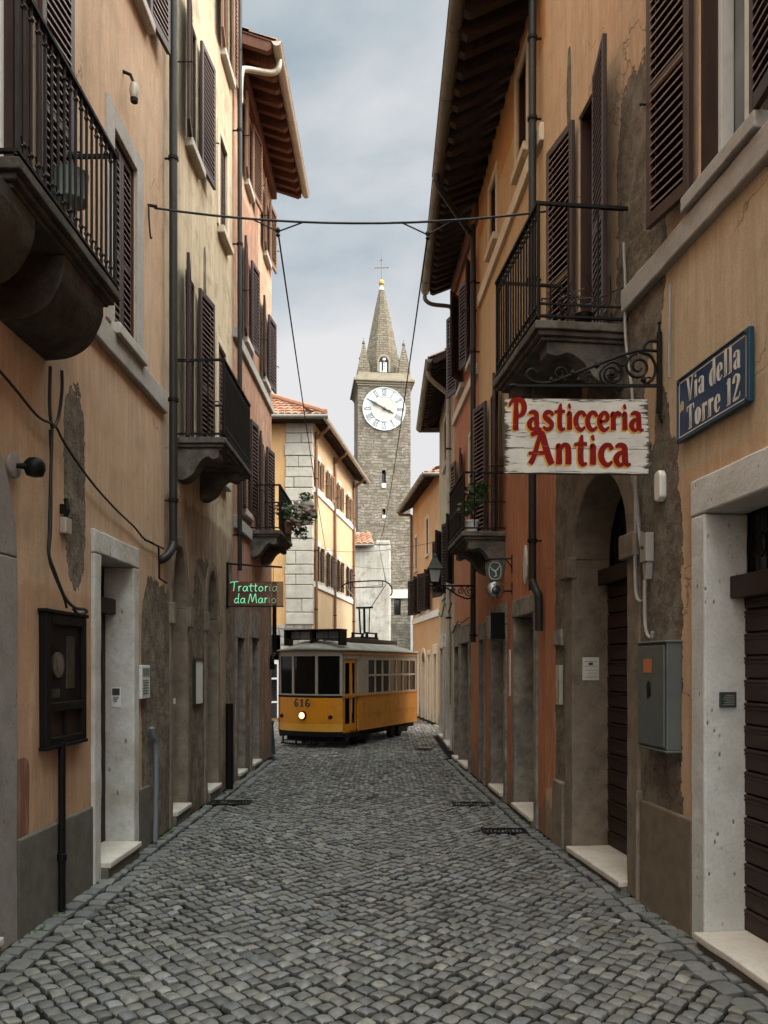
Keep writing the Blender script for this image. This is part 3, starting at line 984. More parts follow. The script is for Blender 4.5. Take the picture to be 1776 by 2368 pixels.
def cobbles():
    V = []; Fc = []; C = []
    def stone_tpl(g):
        if g == 7:
            t = np.array([-1, -0.955, -0.72, 0, 0.72, 0.955, 1.0])
        elif g == 5:
            t = np.array([-1, -0.90, 0, 0.90, 1.0])
        else:
            t = np.array([-1, -0.78, 0.78, 1.0])
        X, Y = np.meshgrid(t, t, indexing='ij')
        edge = (np.maximum(abs(X), abs(Y)) > 0.99)
        f = []
        for i in range(g - 1):
            for j in range(g - 1):
                f.append((i * g + j, (i + 1) * g + j, (i + 1) * g + j + 1, i * g + j + 1))
        return X.ravel(), Y.ravel(), edge.ravel(), np.array(f)
    TPL = {g: stone_tpl(g) for g in (4, 5, 7)}
    off = 0
    def put(x, y, hx, hy, rot, g, hump=0.013, tone=None, shear=0.0):
        nonlocal off
        sx, sy, edge, f = TPL[g]
        cs = rng.uniform(0.10, 0.30)
        px = sx * np.sqrt(1 - cs * sy ** 2) * hx * rng.uniform(0.93, 1.06)
        py = sy * np.sqrt(1 - cs * sx ** 2) * hy * rng.uniform(0.92, 1.06)
        sk = rng.uniform(-0.14, 0.14)
        px = px + py * sk
        rr = 1 + rng.uniform(-0.05, 0.05, 4)
        px = px * (1 + (rr[0] - 1) * sx * sy); py = py * (1 + (rr[1] - 1) * sx * sy)
        c, s = math.cos(rot), math.sin(rot)
        wx = x + px * c - py * s
        wy = y + px * s + py * c + shear * (px * c - py * s)
        k = 1 - 0.9 * (abs(sx) ** 5 + abs(sy) ** 5)
        z = hump * k + rng.uniform(-0.006, 0.004) + sx * rng.uniform(-0.0045, 0.0045) + sy * rng.uniform(-0.0045, 0.0045)
        if g == 7:
            z = z + rng.normal(0, 0.0011, len(z))
        z = z + 0.012 * mnoise.noise(Vector((x * 0.55, y * 0.55, 0))) - 0.006 * math.exp(-((x + 0.2) / 0.28) ** 2)
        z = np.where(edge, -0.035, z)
        V.append(np.stack([wx, wy, z], 1)); Fc.append(f + off); off += len(z)
        if tone is None:
            v = rng.choice([0.10, 0.135, 0.16, 0.185, 0.235], p=[0.14, 0.27, 0.3, 0.2, 0.09]) * rng.uniform(0.85, 1.15)
            t = rng.uniform(-0.07, 0.07)
            tone = (v * (1.07 + t), v * (0.99 + t * 0.3), v * (0.88 - t * 0.8), 1)
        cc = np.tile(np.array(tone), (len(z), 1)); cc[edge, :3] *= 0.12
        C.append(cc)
    xc = -0.2
    y = 1.9
    j = 0
    def chev(x):
        d = abs(x - xc)
        return 0.16 * (math.sqrt(d * d + 0.06) - 0.245)
    while y < 36:
        far = y > 14
        px_ = 0.128 if y < 9 else (0.136 if not far else 0.17)
        x = -9.5 + (0.5 * px_ if j % 2 else 0)
        while x < 5:
            x += px_
            nx_ = mnoise.noise(Vector((x * 0.7, y * 0.7, 5))); ny_ = mnoise.noise(Vector((x * 0.7, y * 0.7, 15)))
            xx = x + 0.05 * nx_ + rng.uniform(-0.008, 0.008)
            yy = y + chev(x) + 0.06 * ny_ + rng.uniform(-0.008, 0.008)
            bl, brr = (0.275, 0.275) if y < 14 else (0.1, 0.2)
            if not (xl(yy) + bl < xx < xr(yy) - brr):
                continue
            if abs(xx / max(yy, 0.1)) > 0.62 and yy > 3: continue
            sl = 0.16 * (x - xc) / math.sqrt((x - xc) ** 2 + 0.06)
            g = 7 if yy < 5.0 else (5 if yy < 9.5 else 4)
            h = px_ / math.sqrt(2) / 2
            put(xx, yy, h * rng.uniform(0.86, 0.955), h * rng.uniform(0.86, 0.955), R(45) + rng.uniform(-0.05, 0.05), g, 0.009, None, sl)
        y += px_ * 0.515; j += 1
    # two kerb rows of larger setts along each wall
    for side in (-1, 1):
        for row, (o, hx) in enumerate(((0.075, 0.066), (0.22, 0.066))):
            y = 2.0
            while y < 14.0:
                L = rng.uniform(0.11, 0.18)
                yy = y + L / 2
                x = xl(yy) + o if side < 0 else xr(yy) - o
                sl = 0.0147 if side < 0 else (-0.107 if yy < 7.76 else -0.05)
                v = rng.uniform(0.12, 0.19)
                put(x, yy, hx * rng.uniform(0.92, 1.03), L * 0.47, -sl + rng.uniform(-0.03, 0.03), 5 if yy < 8 else 4, 0.008, (v * 1.05, v, v * 0.92, 1))
                y += L
    V = np.concatenate(V); Fc = np.concatenate(Fc); C = np.concatenate(C)
    me = bpy.data.meshes.new('cobblestones')
    me.vertices.add(len(V)); me.vertices.foreach_set('co', V.astype(np.float32).ravel())
    me.loops.add(Fc.size); me.loops.foreach_set('vertex_index', Fc.astype(np.int32).ravel())
    me.polygons.add(len(Fc))
    me.polygons.foreach_set('loop_start', np.arange(0, Fc.size, 4, dtype=np.int32))
    me.polygons.foreach_set('use_smooth', np.ones(len(Fc), dtype=bool))
    me.update(calc_edges=True)
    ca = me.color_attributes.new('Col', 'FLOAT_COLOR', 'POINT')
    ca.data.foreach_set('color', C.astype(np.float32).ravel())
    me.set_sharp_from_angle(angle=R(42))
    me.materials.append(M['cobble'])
    o = bpy.data.objects.new('cobblestone_street', me)
    COL.objects.link(o)
    tag(o, kind='structure')
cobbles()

def grate(x, y, sx, sy, label):
    t = thing('drain_grate', label, 'drain grate', (x, y, 0.0), 'iron drain grates in the paving')
    m = MB()
    z1 = 0.016
    m.box(x - sx / 2, x + sx / 2, y - sy / 2, y - sy / 2 + 0.03, -0.02, z1); m.box(x - sx / 2, x + sx / 2, y + sy / 2 - 0.03, y + sy / 2, -0.02, z1)
    m.box(x - sx / 2, x - sx / 2 + 0.03, y - sy / 2 + 0.03, y + sy / 2 - 0.03, -0.02, z1); m.box(x + sx / 2 - 0.03, x + sx / 2, y - sy / 2 + 0.03, y + sy / 2 - 0.03, -0.02, z1)
    m.build('frame', M['black'], t)
    b = MB()
    n = int(sx / 0.035)
    for i in range(1, n):
        xx = x - sx / 2 + sx * i / n
        b.box(xx - 0.008, xx + 0.008, y - sy / 2 + 0.03, y + sy / 2 - 0.03, -0.02, z1 - 0.004)
    b.build('bars', M['black'], t)
    p = MB(); p.box(x - sx / 2 + 0.03, x + sx / 2 - 0.03, y - sy / 2 + 0.03, y + sy / 2 - 0.03, -0.02, -0.006)
    p.build('pit', M['cable'], t)
grate(-1.86, 9.6, 0.5, 0.30, 'dark iron drain grate by the left wall below the arches')
grate(1.06, 9.5, 0.5, 0.26, 'dark iron drain grate on the right before the orange wall, farther of two')
grate(1.2, 7.95, 0.44, 0.24, 'dark iron drain grate on the right nearest the brown slatted arch door')
grate(0.78, 15.8, 0.34, 0.3, 'small distant drain grate right of the tram')

# ------------------------------------------------------------------ L1: tan house, near left
C_TAN1, C_TAN2 = (0.59, 0.405, 0.275), (0.52, 0.34, 0.22)
L1 = House('tan plastered house at left front with stone balcony and grey plinth', FL, -6.0, 7.9, 12.5,
           plaster('plaster_tan', C_TAN1, C_TAN2, 0.4,
                   bare=[(5.70, 2.95, 0.19, 0.72, 3.0), (7.62, 0.95, 0.42, 1.5, 6.0), (7.28, 1.95, 0.09, 0.33, 3.0, 0.3)],
                   tint=[(5.5, 1.2, 2.6, 2.4, 5.0, (0.55, 0.36, 0.225)), (5.5, 0.7, 2.6, 1.5, 5.0, (0.49, 0.29, 0.17)), (4.82, 0.83, 0.17, 0.26, 6.0, (0.20, 0.085, 0.05))], seed=2.0))  # lower plaster pinker; second tint also paints in the dimmer light low down
F = FL
door(L1, 3.05, 4.52, 3.0, z0=0.12, d=0.3, arch=2.3, kind='panel', jw=0.26, jamb='greystone', transom=2.3, leafmat='darkwood')
door(L1, 6.137, 6.90, 2.51, z0=0.14, d=0.22, kind='panel', jw=0.14, lh=0.18, jamb='travertine_rusty', transom=2.1, stepw=0.07)
window(L1, 4.15, 5.03, 4.16, 6.7, far=0.42, near=0.42, d=0.22, frame='white', pane='glass_grey', sill=False, ang=(R(8), R(5)))
window(L1, 6.46, 7.02, 4.41, 6.02, closed=True, d=0.14, sill=0.09, surround='surround', sw=0.17)
window(L1, 6.55, 7.25, 7.55, 9.0, near=0.42, far=0.45, sill=0.09, d=0.16)
window(L1, 3.6, 4.3, 7.55, 9.0, near=0.42, far=0.45, sill=0.09, d=0.16)
s = L1.mb(); s.box(5.35, 7.86, -0.02, 0.05, 4.14, 4.34); s.build('string_course', M['surround'], L1.root, bevel=0.012, rough=0.006)
s = L1.mb(); s.box(4.80, 5.99, -0.02, 0.024, -0.03, 0.60); s.build('plinth', M['plinth'], L1.root, bevel=0.012)
s = L1.mb(); s.box(7.06, 7.40, -0.02, 0.020, -0.03, 0.55); s.build('plinth', M['plinth'], L1.root, bevel=0.012)
balcony(L1, 3.91, 5.36, 0.45, 4.155, rail=0.91, br=(0.02, 0.70), bt=0.62, bh=0.38, plain=True, mat='slab_shaded', bars=0.078, endbars=(3, 0))
downpipe(L1, [(7.92, 0.085, 12.4), (7.92, 0.085, 6.0), (7.92, 0.085, 3.1), (7.92, 0.085, 2.88), (7.82, 0.07, 2.76), (7.76, 0.03, 2.70), (7.75, -0.03, 2.68)], 0.042, 'pipe',
         [(7.92, 0.085, z) for z in (3.3, 4.3, 6.7, 8.4)])
dp = L1.mb(); dp.tube([(5.36, 0.05, 1.15), (5.36, 0.05, 0.0)], 0.024, 10); dp.lathe((5.36, 0.05, 0.34), [(0.025, 0), (0.032, 0.005), (0.032, 0.05), (0.025, 0.055)], 10)
dp.build('downpipe', M['black'], L1.root, smooth=True)
L1.finish()

# ------------------------------------------------------------------ L2: cream house
L2 = House('cream stained house with open brown shutters between tan and pink houses', FL, 7.9, 11.2, 12.2,
           plaster('plaster_cream', (0.61, 0.50, 0.345), (0.52, 0.42, 0.28), 0.62,
                   bare=[(8.9, 0.9, 1.3, 1.5, 8.0), (9.5, 1.6, 0.5, 1.3, 4.0), (11.0, 1.2, 0.25, 1.9, 6.0), (9.58, 6.3, 0.07, 0.4, 3.0, 0.3)],
                   bare_col=((0.21, 0.155, 0.105), (0.085, 0.064, 0.045)), tint=[(9.6, 1.2, 1.9, 2.3, 7.0, (0.30, 0.215, 0.14))], seed=5.0, grime=0.5))
window(L2, 8.76, 9.2, 7.42, 8.9, near=0.36, far=0.47, sill=0.09, d=0.16, ang=(R(10), R(6)))
window(L2, 10.34, 10.78, 7.34, 8.57, closed=True, d=0.10, sill=0.09, surround='cream', sw=0.12, sill_mat='cream')
window(L2, 10.5, 10.98, 9.75, 11.2, far=0.2, near=0.4, sill=0.08, d=0.16, mats=('lightwood', 'lightwood'), frame='lightwood', lining='lightwood')
window(L2, 8.70, 9.12, 4.06, 6.0, near=0.36, far=0.45, sill=False, d=0.18, surround=None, ang=(R(12), R(8)))
window(L2, 10.25, 10.70, 4.10, 5.82, closed=True, d=0.10, sill=0.08, surround='cream', sw=0.10)
balcony(L2, 8.33, 9.85, 0.52, 4.05, rail=0.82, br=(0.10, 0.74), bt=0.22, bh=0.32, bars=0.06, endbars=(2, 2))
door(L2, 8.18, 8.74, 2.93, z0=0.16, d=0.24, arch=2.28, kind='slat', jw=0.10, jamb='archstone', transom=2.02, leafmat='darkwood', slot=0.16, proud=0.012)
door(L2, 9.66, 10.22, 2.84, z0=0.16, d=0.24, arch=2.25, kind='slat', jw=0.12, jamb='archstone', transom=2.02, leafmat='darkwood', slot=0.16, proud=0.02)
for yy in (8.12, 8.80, 9.58, 10.30):
    q = L2.mb(); q.box(yy - 0.06, yy + 0.06, -0.02, 0.05, 2.08, 2.30); q.build('impost', M['archstone'], L2.root, bevel=0.012)
downpipe(L2, [(11.22, 0.10, 12.0), (11.22, 0.10, 3.0)], 0.034, 'pipe', [(11.22, 0.10, z) for z in (3.5, 5.4, 7.6, 9.2)])
q = L2.mb(); q.tube([(10.72, 0.06, 1.15), (10.72, 0.06, 0.0)], 0.05, 10); q.build('downpipe', M['black'], L2.root, smooth=True)
L2.finish()

# ------------------------------------------------------------------ L3: pink red house
L3 = House('faded pink red corner house with tiled overhanging eaves on the left', FL, 11.2, 14.72, 10.55,
           plaster('plaster_pink', (0.42, 0.215, 0.145), (0.345, 0.155, 0.10), 0.6,
                   tint=[(14.0, 8.6, 0.75, 2.2, 3.0, (0.58, 0.38, 0.255)), (12.2, 9.6, 0.9, 0.9, 3.0, (0.55, 0.35, 0.235)), (12.9, 1.4, 2.2, 1.5, 6.0, (0.20, 0.085, 0.05))],  # the two pale tints paint sunlight on the upper wall
                   seed=9.0, grime=0.5))
window(L3, 12.15, 12.5, 9.05, 10.2, near=0.34, far=0.5, sill=0.08, d=0.14, mats=('lightwood', 'lightwood'), frame='lightwood', lining='lightwood')
window(L3, 13.85, 14.22, 8.85, 9.95, near=0.34, far=0.42, sill=0.08, d=0.14, mats=('lightwood', 'lightwood'), frame='lightwood', lining='lightwood')
window(L3, 12.05, 12.42, 6.62, 8.0, near=0.34, far=0.40, sill=0.08, d=0.14)
window(L3, 13.72, 14.1, 6.62, 7.9, near=0.34, far=0.46, sill=0.08, d=0.14)
window(L3, 11.95, 12.35, 4.0, 5.5, near=0.34, far=0.38, sill=0.08, d=0.14)
window(L3, 13.35, 13.9, 3.85, 5.5, near=0.38, far=0.46, sill=False, d=0.16)
q = L3.mb(); q.box(11.24, 14.70, -0.02, 0.05, 6.30, 6.46); q.build('string_course', M['surround'], L3.root, bevel=0.01)
q = L3.mb(); q.box(11.3, 12.5, -0.02, 0.05, 3.62, 3.80); q.build('string_course', M['surround'], L3.root, bevel=0.01)
balcony(L3, 12.55, 13.95, 0.49, 3.80, rail=0.72, t=0.06, br=(0.12, 0.8), bt=0.22, bh=0.3, bars=0.06, endbars=(3, 2))
door(L3, 11.45, 11.98, 2.06, z0=0.12, d=0.22, jw=0.10, lh=0.48, jamb='lintel_dirty', leafmat='darkwood')
door(L3, 12.62, 13.22, 2.10, z0=0.12, d=0.22, jw=0.12, lh=0.44, jamb='lintel_dirty', leafmat='darkwood')
q = L3.mb(); q.box(12.12, 12.46, -0.02, 0.02, -0.03, 0.75); q.build('plinth', M['plinth_tan'], L3.root, bevel=0.01)
eaves(L3, 11.24, 14.86, 0.60, 10.42, 10.62, 12.2, 4.0, sp=0.27, rw=0.085, rh=0.12, mats=('rafter', 'soffit', 'gutter_pale'))
q = L3.mb(); q.box(11.22, 14.74, 0.0, 0.10, 10.28, 10.52); q.build('cornice', M['rafter'], L3.root, bevel=0.02)
downpipe(L3, [(11.5, 0.62, 10.42), (11.5, 0.60, 10.28), (11.48, 0.5, 10.2), (11.3, 0.18, 10.12), (11.25, 0.12, 10.04), (11.25, 0.10, 9.8), (11.25, 0.10, 9.6)], 0.042, 'pipe_pale')
downpipe(L3, [(14.62, 0.07, 3.2), (14.62, 0.07, 2.0), (14.62, 0.07, 1.9), (14.5, 0.05, 1.8), (14.5, 0.05, 1.6)], 0.04, 'black')
L3.finish()

# ------------------------------------------------------------------ R1: ochre house, near right
R1 = House('ochre house at right front with bare rubble patches, arch door and balcony', FR1, -6.0, 7.76, 11.6,
           plaster('plaster_ochre', (0.59, 0.385, 0.235), (0.52, 0.32, 0.185), 0.42,
                   bare=[(5.62, 4.85, 0.40, 1.1, 4.0), (6.1, 3.6, 0.55, 0.75, 5.0), (5.35, 1.6, 0.36, 1.55, 4.0), (5.28, 2.75, 0.13, 0.75, 2.2, 0.35), (6.75, 1.3, 0.72, 2.6, 9.0),
                         (7.08, 6.75, 0.06, 0.42, 2.2, 0.35)],
                   tint=[(7.9, 2.2, 0.56, 1.75, 9.0, (0.43, 0.145, 0.06)), (4.4, 3.6, 1.0, 0.75, 6.0, (0.52, 0.385, 0.245))], seed=13.0))
window(R1, 4.16, 4.79, 4.50, 6.6, near=0.42, far=0.44, d=0.16, sill=0.08, frame='white', pane='glass_grey', sill_mat='surround', ang=(R(8), R(9)))
window(R1, 6.38, 6.84, 4.14, 6.36, near=0.46, far=0.48, d=0.2, sill=False, frame='white', pane='glass', ang=(R(11), R(9)))
s = R1.mb(); s.box(2.2, 5.84, -0.02, 0.05, 4.23, 4.40); s.build('string_course', M['surround'], R1.root, bevel=0.014, rough=0.007)
balcony(R1, 5.80, 7.06, 0.70, 4.145, rail=0.86, br=(0.14, 0.84), bt=0.18, bh=0.32, bars=0.072, endbars=(2, 6), mid=0.13)
door(R1, 3.35, 4.67, 2.55, z0=0.10, d=0.22, kind='slat', jw=0.16, lh=0.22, jamb='travertine', transom=2.05, leafmat='slatdoor', slot=0.135, stepw=0.07)
door(R1, 5.80, 6.95, 3.18, z0=0.09, d=0.30, arch=2.58, kind='slat', jw=0.20, jamb='archstone', transom=2.36, leafmat='slatdoor', slot=0.135, stepw=0.06, proud=0.02)
for yy in (5.70, 7.06):
    q = R1.mb(); q.box(yy - 0.13, yy + 0.13, -0.02, 0.07, 2.42, 2.60); q.build('impost', M['archstone'], R1.root, bevel=0.014, rough=0.008)
s = R1.mb(); s.box(4.84, 5.56, -0.02, 0.026, -0.03, 0.72); s.build('plinth', M['plinth_tan'], R1.root, bevel=0.014)
s = R1.mb(); s.box(5.575, 5.80 - 0.205, -0.02, 0.045, -0.03, 0.78); s.build('plinth', M['archstone'], R1.root, bevel=0.014, rough=0.008)
s = R1.mb(); s.box(7.17, 7.45, -0.02, 0.04, -0.03, 0.6); s.build('plinth', M['archstone'], R1.root, bevel=0.014, rough=0.008)
R1.finish()

# ------------------------------------------------------------------ R2: peach house over a red ground floor
R2 = House('peach house with red ground floor, second on the right, dark eaves', FR2, 7.76, 11.59, 8.62,
           plaster('plaster_peach', (0.57, 0.375, 0.20), (0.52, 0.32, 0.16), 0.25, split=(4.3, (0.46, 0.155, 0.062), (0.38, 0.12, 0.05), 0.3),
                   tint=[(8.3, 8.2, 3.6, 0.42, 8.0, (0.52, 0.235, 0.075))], seed=17.0, grime=0.2))
window(R2, 8.52, 9.0, 7.22, 8.28, d=0.12, sill=0.07, surround='cream', sw=0.10, frame='brown', sill_mat='cream')
window(R2, 10.24, 10.7, 7.2, 8.02, d=0.12, sill=0.07, surround='cream', sw=0.09, frame='brown', sill_mat='cream')
q = R2.mb(); q.box(7.82, 11.52, -0.02, 0.045, 6.82, 7.0); q.build('string_course', M['cream'], R2.root, bevel=0.01)
window(R2, 10.15, 10.75, 3.32, 5.25, near=0.42, far=0.42, d=0.16, sill=False, ang=(R(12), R(14)))
balcony(R2, 9.66, 10.95, 0.54, 3.29, rail=0.72, br=(0.12, 0.8), bt=0.2, bh=0.3, bars=0.06, endbars=(3, 2), mid=0.36)
door(R2, 8.16, 9.06, 2.20, z0=0.11, d=0.20, jw=0.12, lh=0.20, jamb='lintel_dirty', leafmat='darkwood', stepw=0.04)
door(R2, 9.70, 10.5, 2.16, z0=0.11, d=0.20, jw=0.12, lh=0.26, jamb='lintel_dirty', leafmat='darkwood', stepw=0.04)
door(R2, 11.1, 11.42, 2.02, z0=0.10, d=0.14, jw=0.05, lh=0.24, jamb='lintel_dirty', leafmat='darkwood', step=False)
FE = Facade(1.36, 0.0, 0.0, -1)
eaves(R2, 7.80, 10.95, 0.60, 8.36, 8.62, 12.4, 3.2, F=FE, inner=-0.3, sp=0.27, rw=0.10, rh=0.13, mats=('rafter_dark', 'soffit_dark', 'gutter_dark'), gr=0.075)  # unseen ridge set high to cast shade on the left walls
downpipe(R2, [(7.93, 0.09, 9.0), (7.93, 0.09, 5.0), (7.93, 0.09, 2.62), (7.92, 0.09, 2.5), (7.86, 0.07, 2.40), (7.80, 0.06, 2.32), (7.79, 0.06, 2.0)], 0.040, 'pipe', [(7.93, 0.09, z) for z in (2.9, 5.5, 7.1, 7.9)])
downpipe(R2, [(10.85, 0.70, 8.34), (10.86, 0.69, 8.22), (10.95, 0.60, 8.12), (11.45, 0.20, 7.94), (11.52, 0.12, 7.88), (11.52, 0.10, 7.8), (11.52, 0.10, 5.0), (11.52, 0.10, 2.0)], 0.040, 'pipe',
         [(11.52, 0.10, z) for z in (2.1, 4.4, 6.2, 7.2)])
R2.finish()

# ------------------------------------------------------------------ R3: orange red house
R3 = House('narrow orange red house, third on the right, behind the street lamp', FR2, 11.59, 14.2, 8.5,
           plaster('plaster_orange', (0.46, 0.165, 0.075), (0.39, 0.13, 0.06), 0.3, tint=[(12.9, 8.2, 1.6, 0.5, 6.0, (0.44, 0.22, 0.10))], seed=21.0, grime=0.3))
window(R3, 11.95, 12.4, 6.35, 7.7, near=0.20, far=0.3, d=0.12, sill=0.07, ang=(R(35), R(15)))
window(R3, 13.1, 13.5, 6.3, 7.7, near=0.36, far=0.40, d=0.12, sill=0.07, ang=(R(35), R(18)))
window(R3, 11.9, 12.4, 4.1, 5.2, closed=True, d=0.10, sill=0.07, surround='cream', sw=0.08)
window(R3, 13.2, 13.7, 4.1, 5.2, near=0.3, far=0.3, d=0.10, sill=0.07)
q = R3.mb(); q.box(11.63, 14.18, -0.02, 0.045, 5.92, 6.08); q.build('string_course', M['cream'], R3.root, bevel=0.01)
door(R3, 12.45, 13.25, 2.02, z0=0.10, d=0.2, jw=0.12, lh=0.3, jamb='lintel_dirty', leafmat='darkwood')
door(R3, 13.5, 13.98, 1.98, z0=0.10, d=0.18, jw=0.08, lh=0.4, jamb='lintel_dirty', leafmat='darkwood')
eaves(R3, 10.99, 14.24, 0.60, 8.33, 8.56, 12.2, 3.4, F=FE, inner=-0.2, sp=0.21, rw=0.075, rh=0.11, mats=('rafter_dark', 'soffit_dark', 'gutter_dark'), gr=0.07)  # hidden roof slope steepened for its shadow across the street
q = R3.mb(); q.box(11.62, 14.2, 0.0, 0.07, 8.16, 8.44); q.build('cornice', M['rafter'], R3.root, bevel=0.02)
downpipe(R3, [(14.1, 0.54, 8.2), (14.1, 0.52, 8.12), (14.12, 0.4, 8.06), (14.16, 0.1, 8.05), (14.17, 0.05, 8.0)], 0.036, 'gutter_dark')
R3.finish()

# ------------------------------------------------------------------ R4: narrow cream grey house
R4 = House('narrow pale cream house beyond the orange red one on the right', FR4, 14.25, 19.1, 7.75,
           plaster('plaster_greycream', (0.46, 0.40, 0.275), (0.39, 0.335, 0.225), 0.4, seed=25.0, grime=0.35))
window(R4, 16.7, 17.4, 5.95, 6.95, closed=True, d=0.1, sill=0.06, surround='cream', sw=0.08, mats=('darkwood', 'darkwood'))
window(R4, 17.0, 17.7, 3.2, 4.5, near=0.5, far=0.5, d=0.1, sill=0.06, mats=('darkwood', 'darkwood'), ang=(R(25), R(20)))
window(R4, 15.1, 15.6, 3.2, 4.5, near=0.35, far=0.35, d=0.1, sill=0.06, mats=('darkwood', 'darkwood'), ang=(R(20), R(20)))
door(R4, 15.75, 16.85, 2.05, z0=0.10, d=0.2, jw=0.14, lh=0.3, jamb='lintel', leafmat='darkwood')
door(R4, 17.7, 18.5, 2.05, z0=0.10, d=0.2, jw=0.14, lh=0.3, jamb='lintel', leafmat='darkwood')
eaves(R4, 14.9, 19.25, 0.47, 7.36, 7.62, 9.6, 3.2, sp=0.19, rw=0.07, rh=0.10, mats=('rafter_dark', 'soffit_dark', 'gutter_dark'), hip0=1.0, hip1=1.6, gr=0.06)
downpipe(R4, [(15.35, 0.48, 7.34), (15.36, 0.46, 7.24), (15.4, 0.38, 7.16), (15.55, 0.12, 7.0), (15.58, 0.07, 6.92), (15.58, 0.07, 6.6), (15.58, 0.07, 0.9)], 0.045, 'pipe_pale', [(15.58, 0.07, z) for z in (2.6, 5.9)])
R4.finish()
# side eave over the far end of R4
q = MB()
cols = []
tile_sheet(q, (0.84, 19.35, 7.41), (3.9, 19.35, 7.41), (4.2, 17.6, 9.6), (4.1, 17.6, 9.6), cols=cols)
q.build('roof', M['tile'], R4.root, fix=False, cols=cols)
q = MB(); q.box(0.9, 4.5, 19.1, 19.33, 7.37, 7.40); q.build('soffit', M['soffit_dark'], R4.root)
q = MB(); q.tube([(0.84, 19.36, 7.39), (4.4, 19.36, 7.39)], 0.055, 10); q.build('gutter', M['gutter_dark'], R4.root, smooth=True)

# ------------------------------------------------------------------ R5: pale orange house at the bend
R5 = House('pale orange house closing the street at right, blue door and dark shutters', FR5, 22.5, 27.6, 7.35,
           plaster('plaster_paleorange', (0.60, 0.36, 0.19), (0.53, 0.295, 0.145), 0.2, tint=[(24.5, 7.2, 3.5, 0.35, 6.0, (0.55, 0.235, 0.085))], seed=29.0, grime=0.15), D=6)
window(R5, 24.35, 24.75, 5.1, 6.2, closed=True, d=0.1, sill=0.06, surround='cream', sw=0.10)
window(R5, 26.6, 27.0, 4.9, 6.0, closed=True, d=0.1, sill=0.06, surround='cream', sw=0.08, mats=('darkwood', 'darkwood'))
window(R5, 25.9, 26.5, 3.35, 4.55, near=0.5, far=0.5, d=0.1, sill=0.06, mats=('darkwood', 'darkwood'), ang=(R(30), R(25)))
window(R5, 24.0, 24.5, 3.35, 4.55, near=0.4, far=0.5, d=0.1, sill=0.06, mats=('darkwood', 'darkwood'), ang=(R(30), R(25)))
q = R5.mb(); q.box(22.6, 27.55, -0.02, 0.05, 3.08, 3.28); q.build('string_course', M['white'], R5.root, bevel=0.01)
M['blue'] = paint('blue_door_paint', (0.03, 0.085, 0.12), 0.5, 0, 0.3)
door(R5, 26.4, 27.1, 1.95, z0=0.06, d=0.15, jw=0.14, lh=0.2, jamb='white', leafmat='blue', step=False)
door(R5, 24.95, 25.6, 2.1, z0=0.5, d=0.10, arch=1.8, jw=0.14, jamb='cream', leafmat='terracotta', step=False, transom=1.8)
door(R5, 24.0, 24.4, 2.0, z0=0.1, d=0.15, jw=0.12, lh=0.14, jamb='cream', leafmat='terracotta', step=False)
door(R5, 22.9, 23.4, 2.0, z0=0.1, d=0.15, jw=0.12, lh=0.3, jamb='cream', leafmat='doorwood', step=False)
eaves(R5, 22.45, 27.9, 0.46, 7.02, 7.28, 9.0, 3.0, sp=0.2, rw=0.07, rh=0.10, mats=('rafter_dark', 'soffit_dark', 'gutter_dark'), hip0=2.2, hip1=1.2, gr=0.07)
downpipe(R5, [(27.8, 0.45, 7.0), (27.78, 0.42, 6.93), (27.6, 0.1, 6.88), (27.55, 0.06, 6.8), (27.55, 0.06, 6.6), (27.55, 0.06, 4.6)], 0.05, 'pipe_copper')
R5.finish()
e = FR5(22.42, 0.5, 7.06)
q = MB(); cols = []
tile_sheet(q, (e[0] + 3.2, 22.38, 7.07), (e[0], 22.38, 7.07), (e[0] + 3.3, 24.7, 9.0), (e[0] + 3.4, 24.7, 9.0), cols=cols)
q.build('roof', M['tile'], R5.root, fix=False, cols=cols)
q = MB(); q.box(e[0], e[0] + 3.2, 22.38, 22.6, 7.02, 7.05); q.build('soffit', M['soffit_dark'], R5.root)
q = MB(); q.tube([(e[0], 22.36, 7.05), (e[0] + 3.2, 22.36, 7.05)], 0.06, 10); q.build('gutter', M['gutter_dark'], R5.root, smooth=True)

# ------------------------------------------------------------------ L4: yellow house with the stone corner
L4 = House('yellow corner house with pale stone quoins behind the tram', FL4, 24.0, 31.65, 9.2,
           plaster('plaster_yellow', (0.61, 0.435, 0.27), (0.56, 0.385, 0.22), 0.18, seed=33.0, grime=0.12, cracks=False), D=0.3)
for yc in (24.95, 26.6, 28.35, 30.2):
    window(L4, yc - 0.27, yc + 0.27, 7.2, 8.1, near=0.25, far=0.25, d=0.1, sill=0.05, surround=None, sw=0.1, mats=('lightwood', 'lightwood'), ang=(R(10), R(10)), frame='lightwood', lining='lightwood')
    window(L4, yc - 0.27, yc + 0.27, 4.3, 5.4, near=0.25, far=0.25, d=0.1, sill=0.05, surround=None, sw=0.1, mats=('brown', 'slat'), ang=(R(10), R(10)))
    for zc in (8.1, 5.4):
        q = L4.mb(); q.box(yc - 0.32, yc + 0.32, -0.02, 0.03, zc + 0.01, zc + 0.16); q.build('lintel', M['white'], L4.root)
for zc in (6.98, 4.08):
    q = L4.mb(); q.box(24.35, 31.6, -0.02, 0.05, zc, zc + 0.17); q.build('string_course', M['white'], L4.root, bevel=0.01)
eaves(L4, 23.5, 31.9, 0.5, 8.98, 9.22, 10.9, 3.0, sp=0.2, rw=0.07, rh=0.11, mats=('rafter_dark', 'soffit_dark', 'gutter_pale'), hip0=3.2, hip1=0.5, gr=0.07)
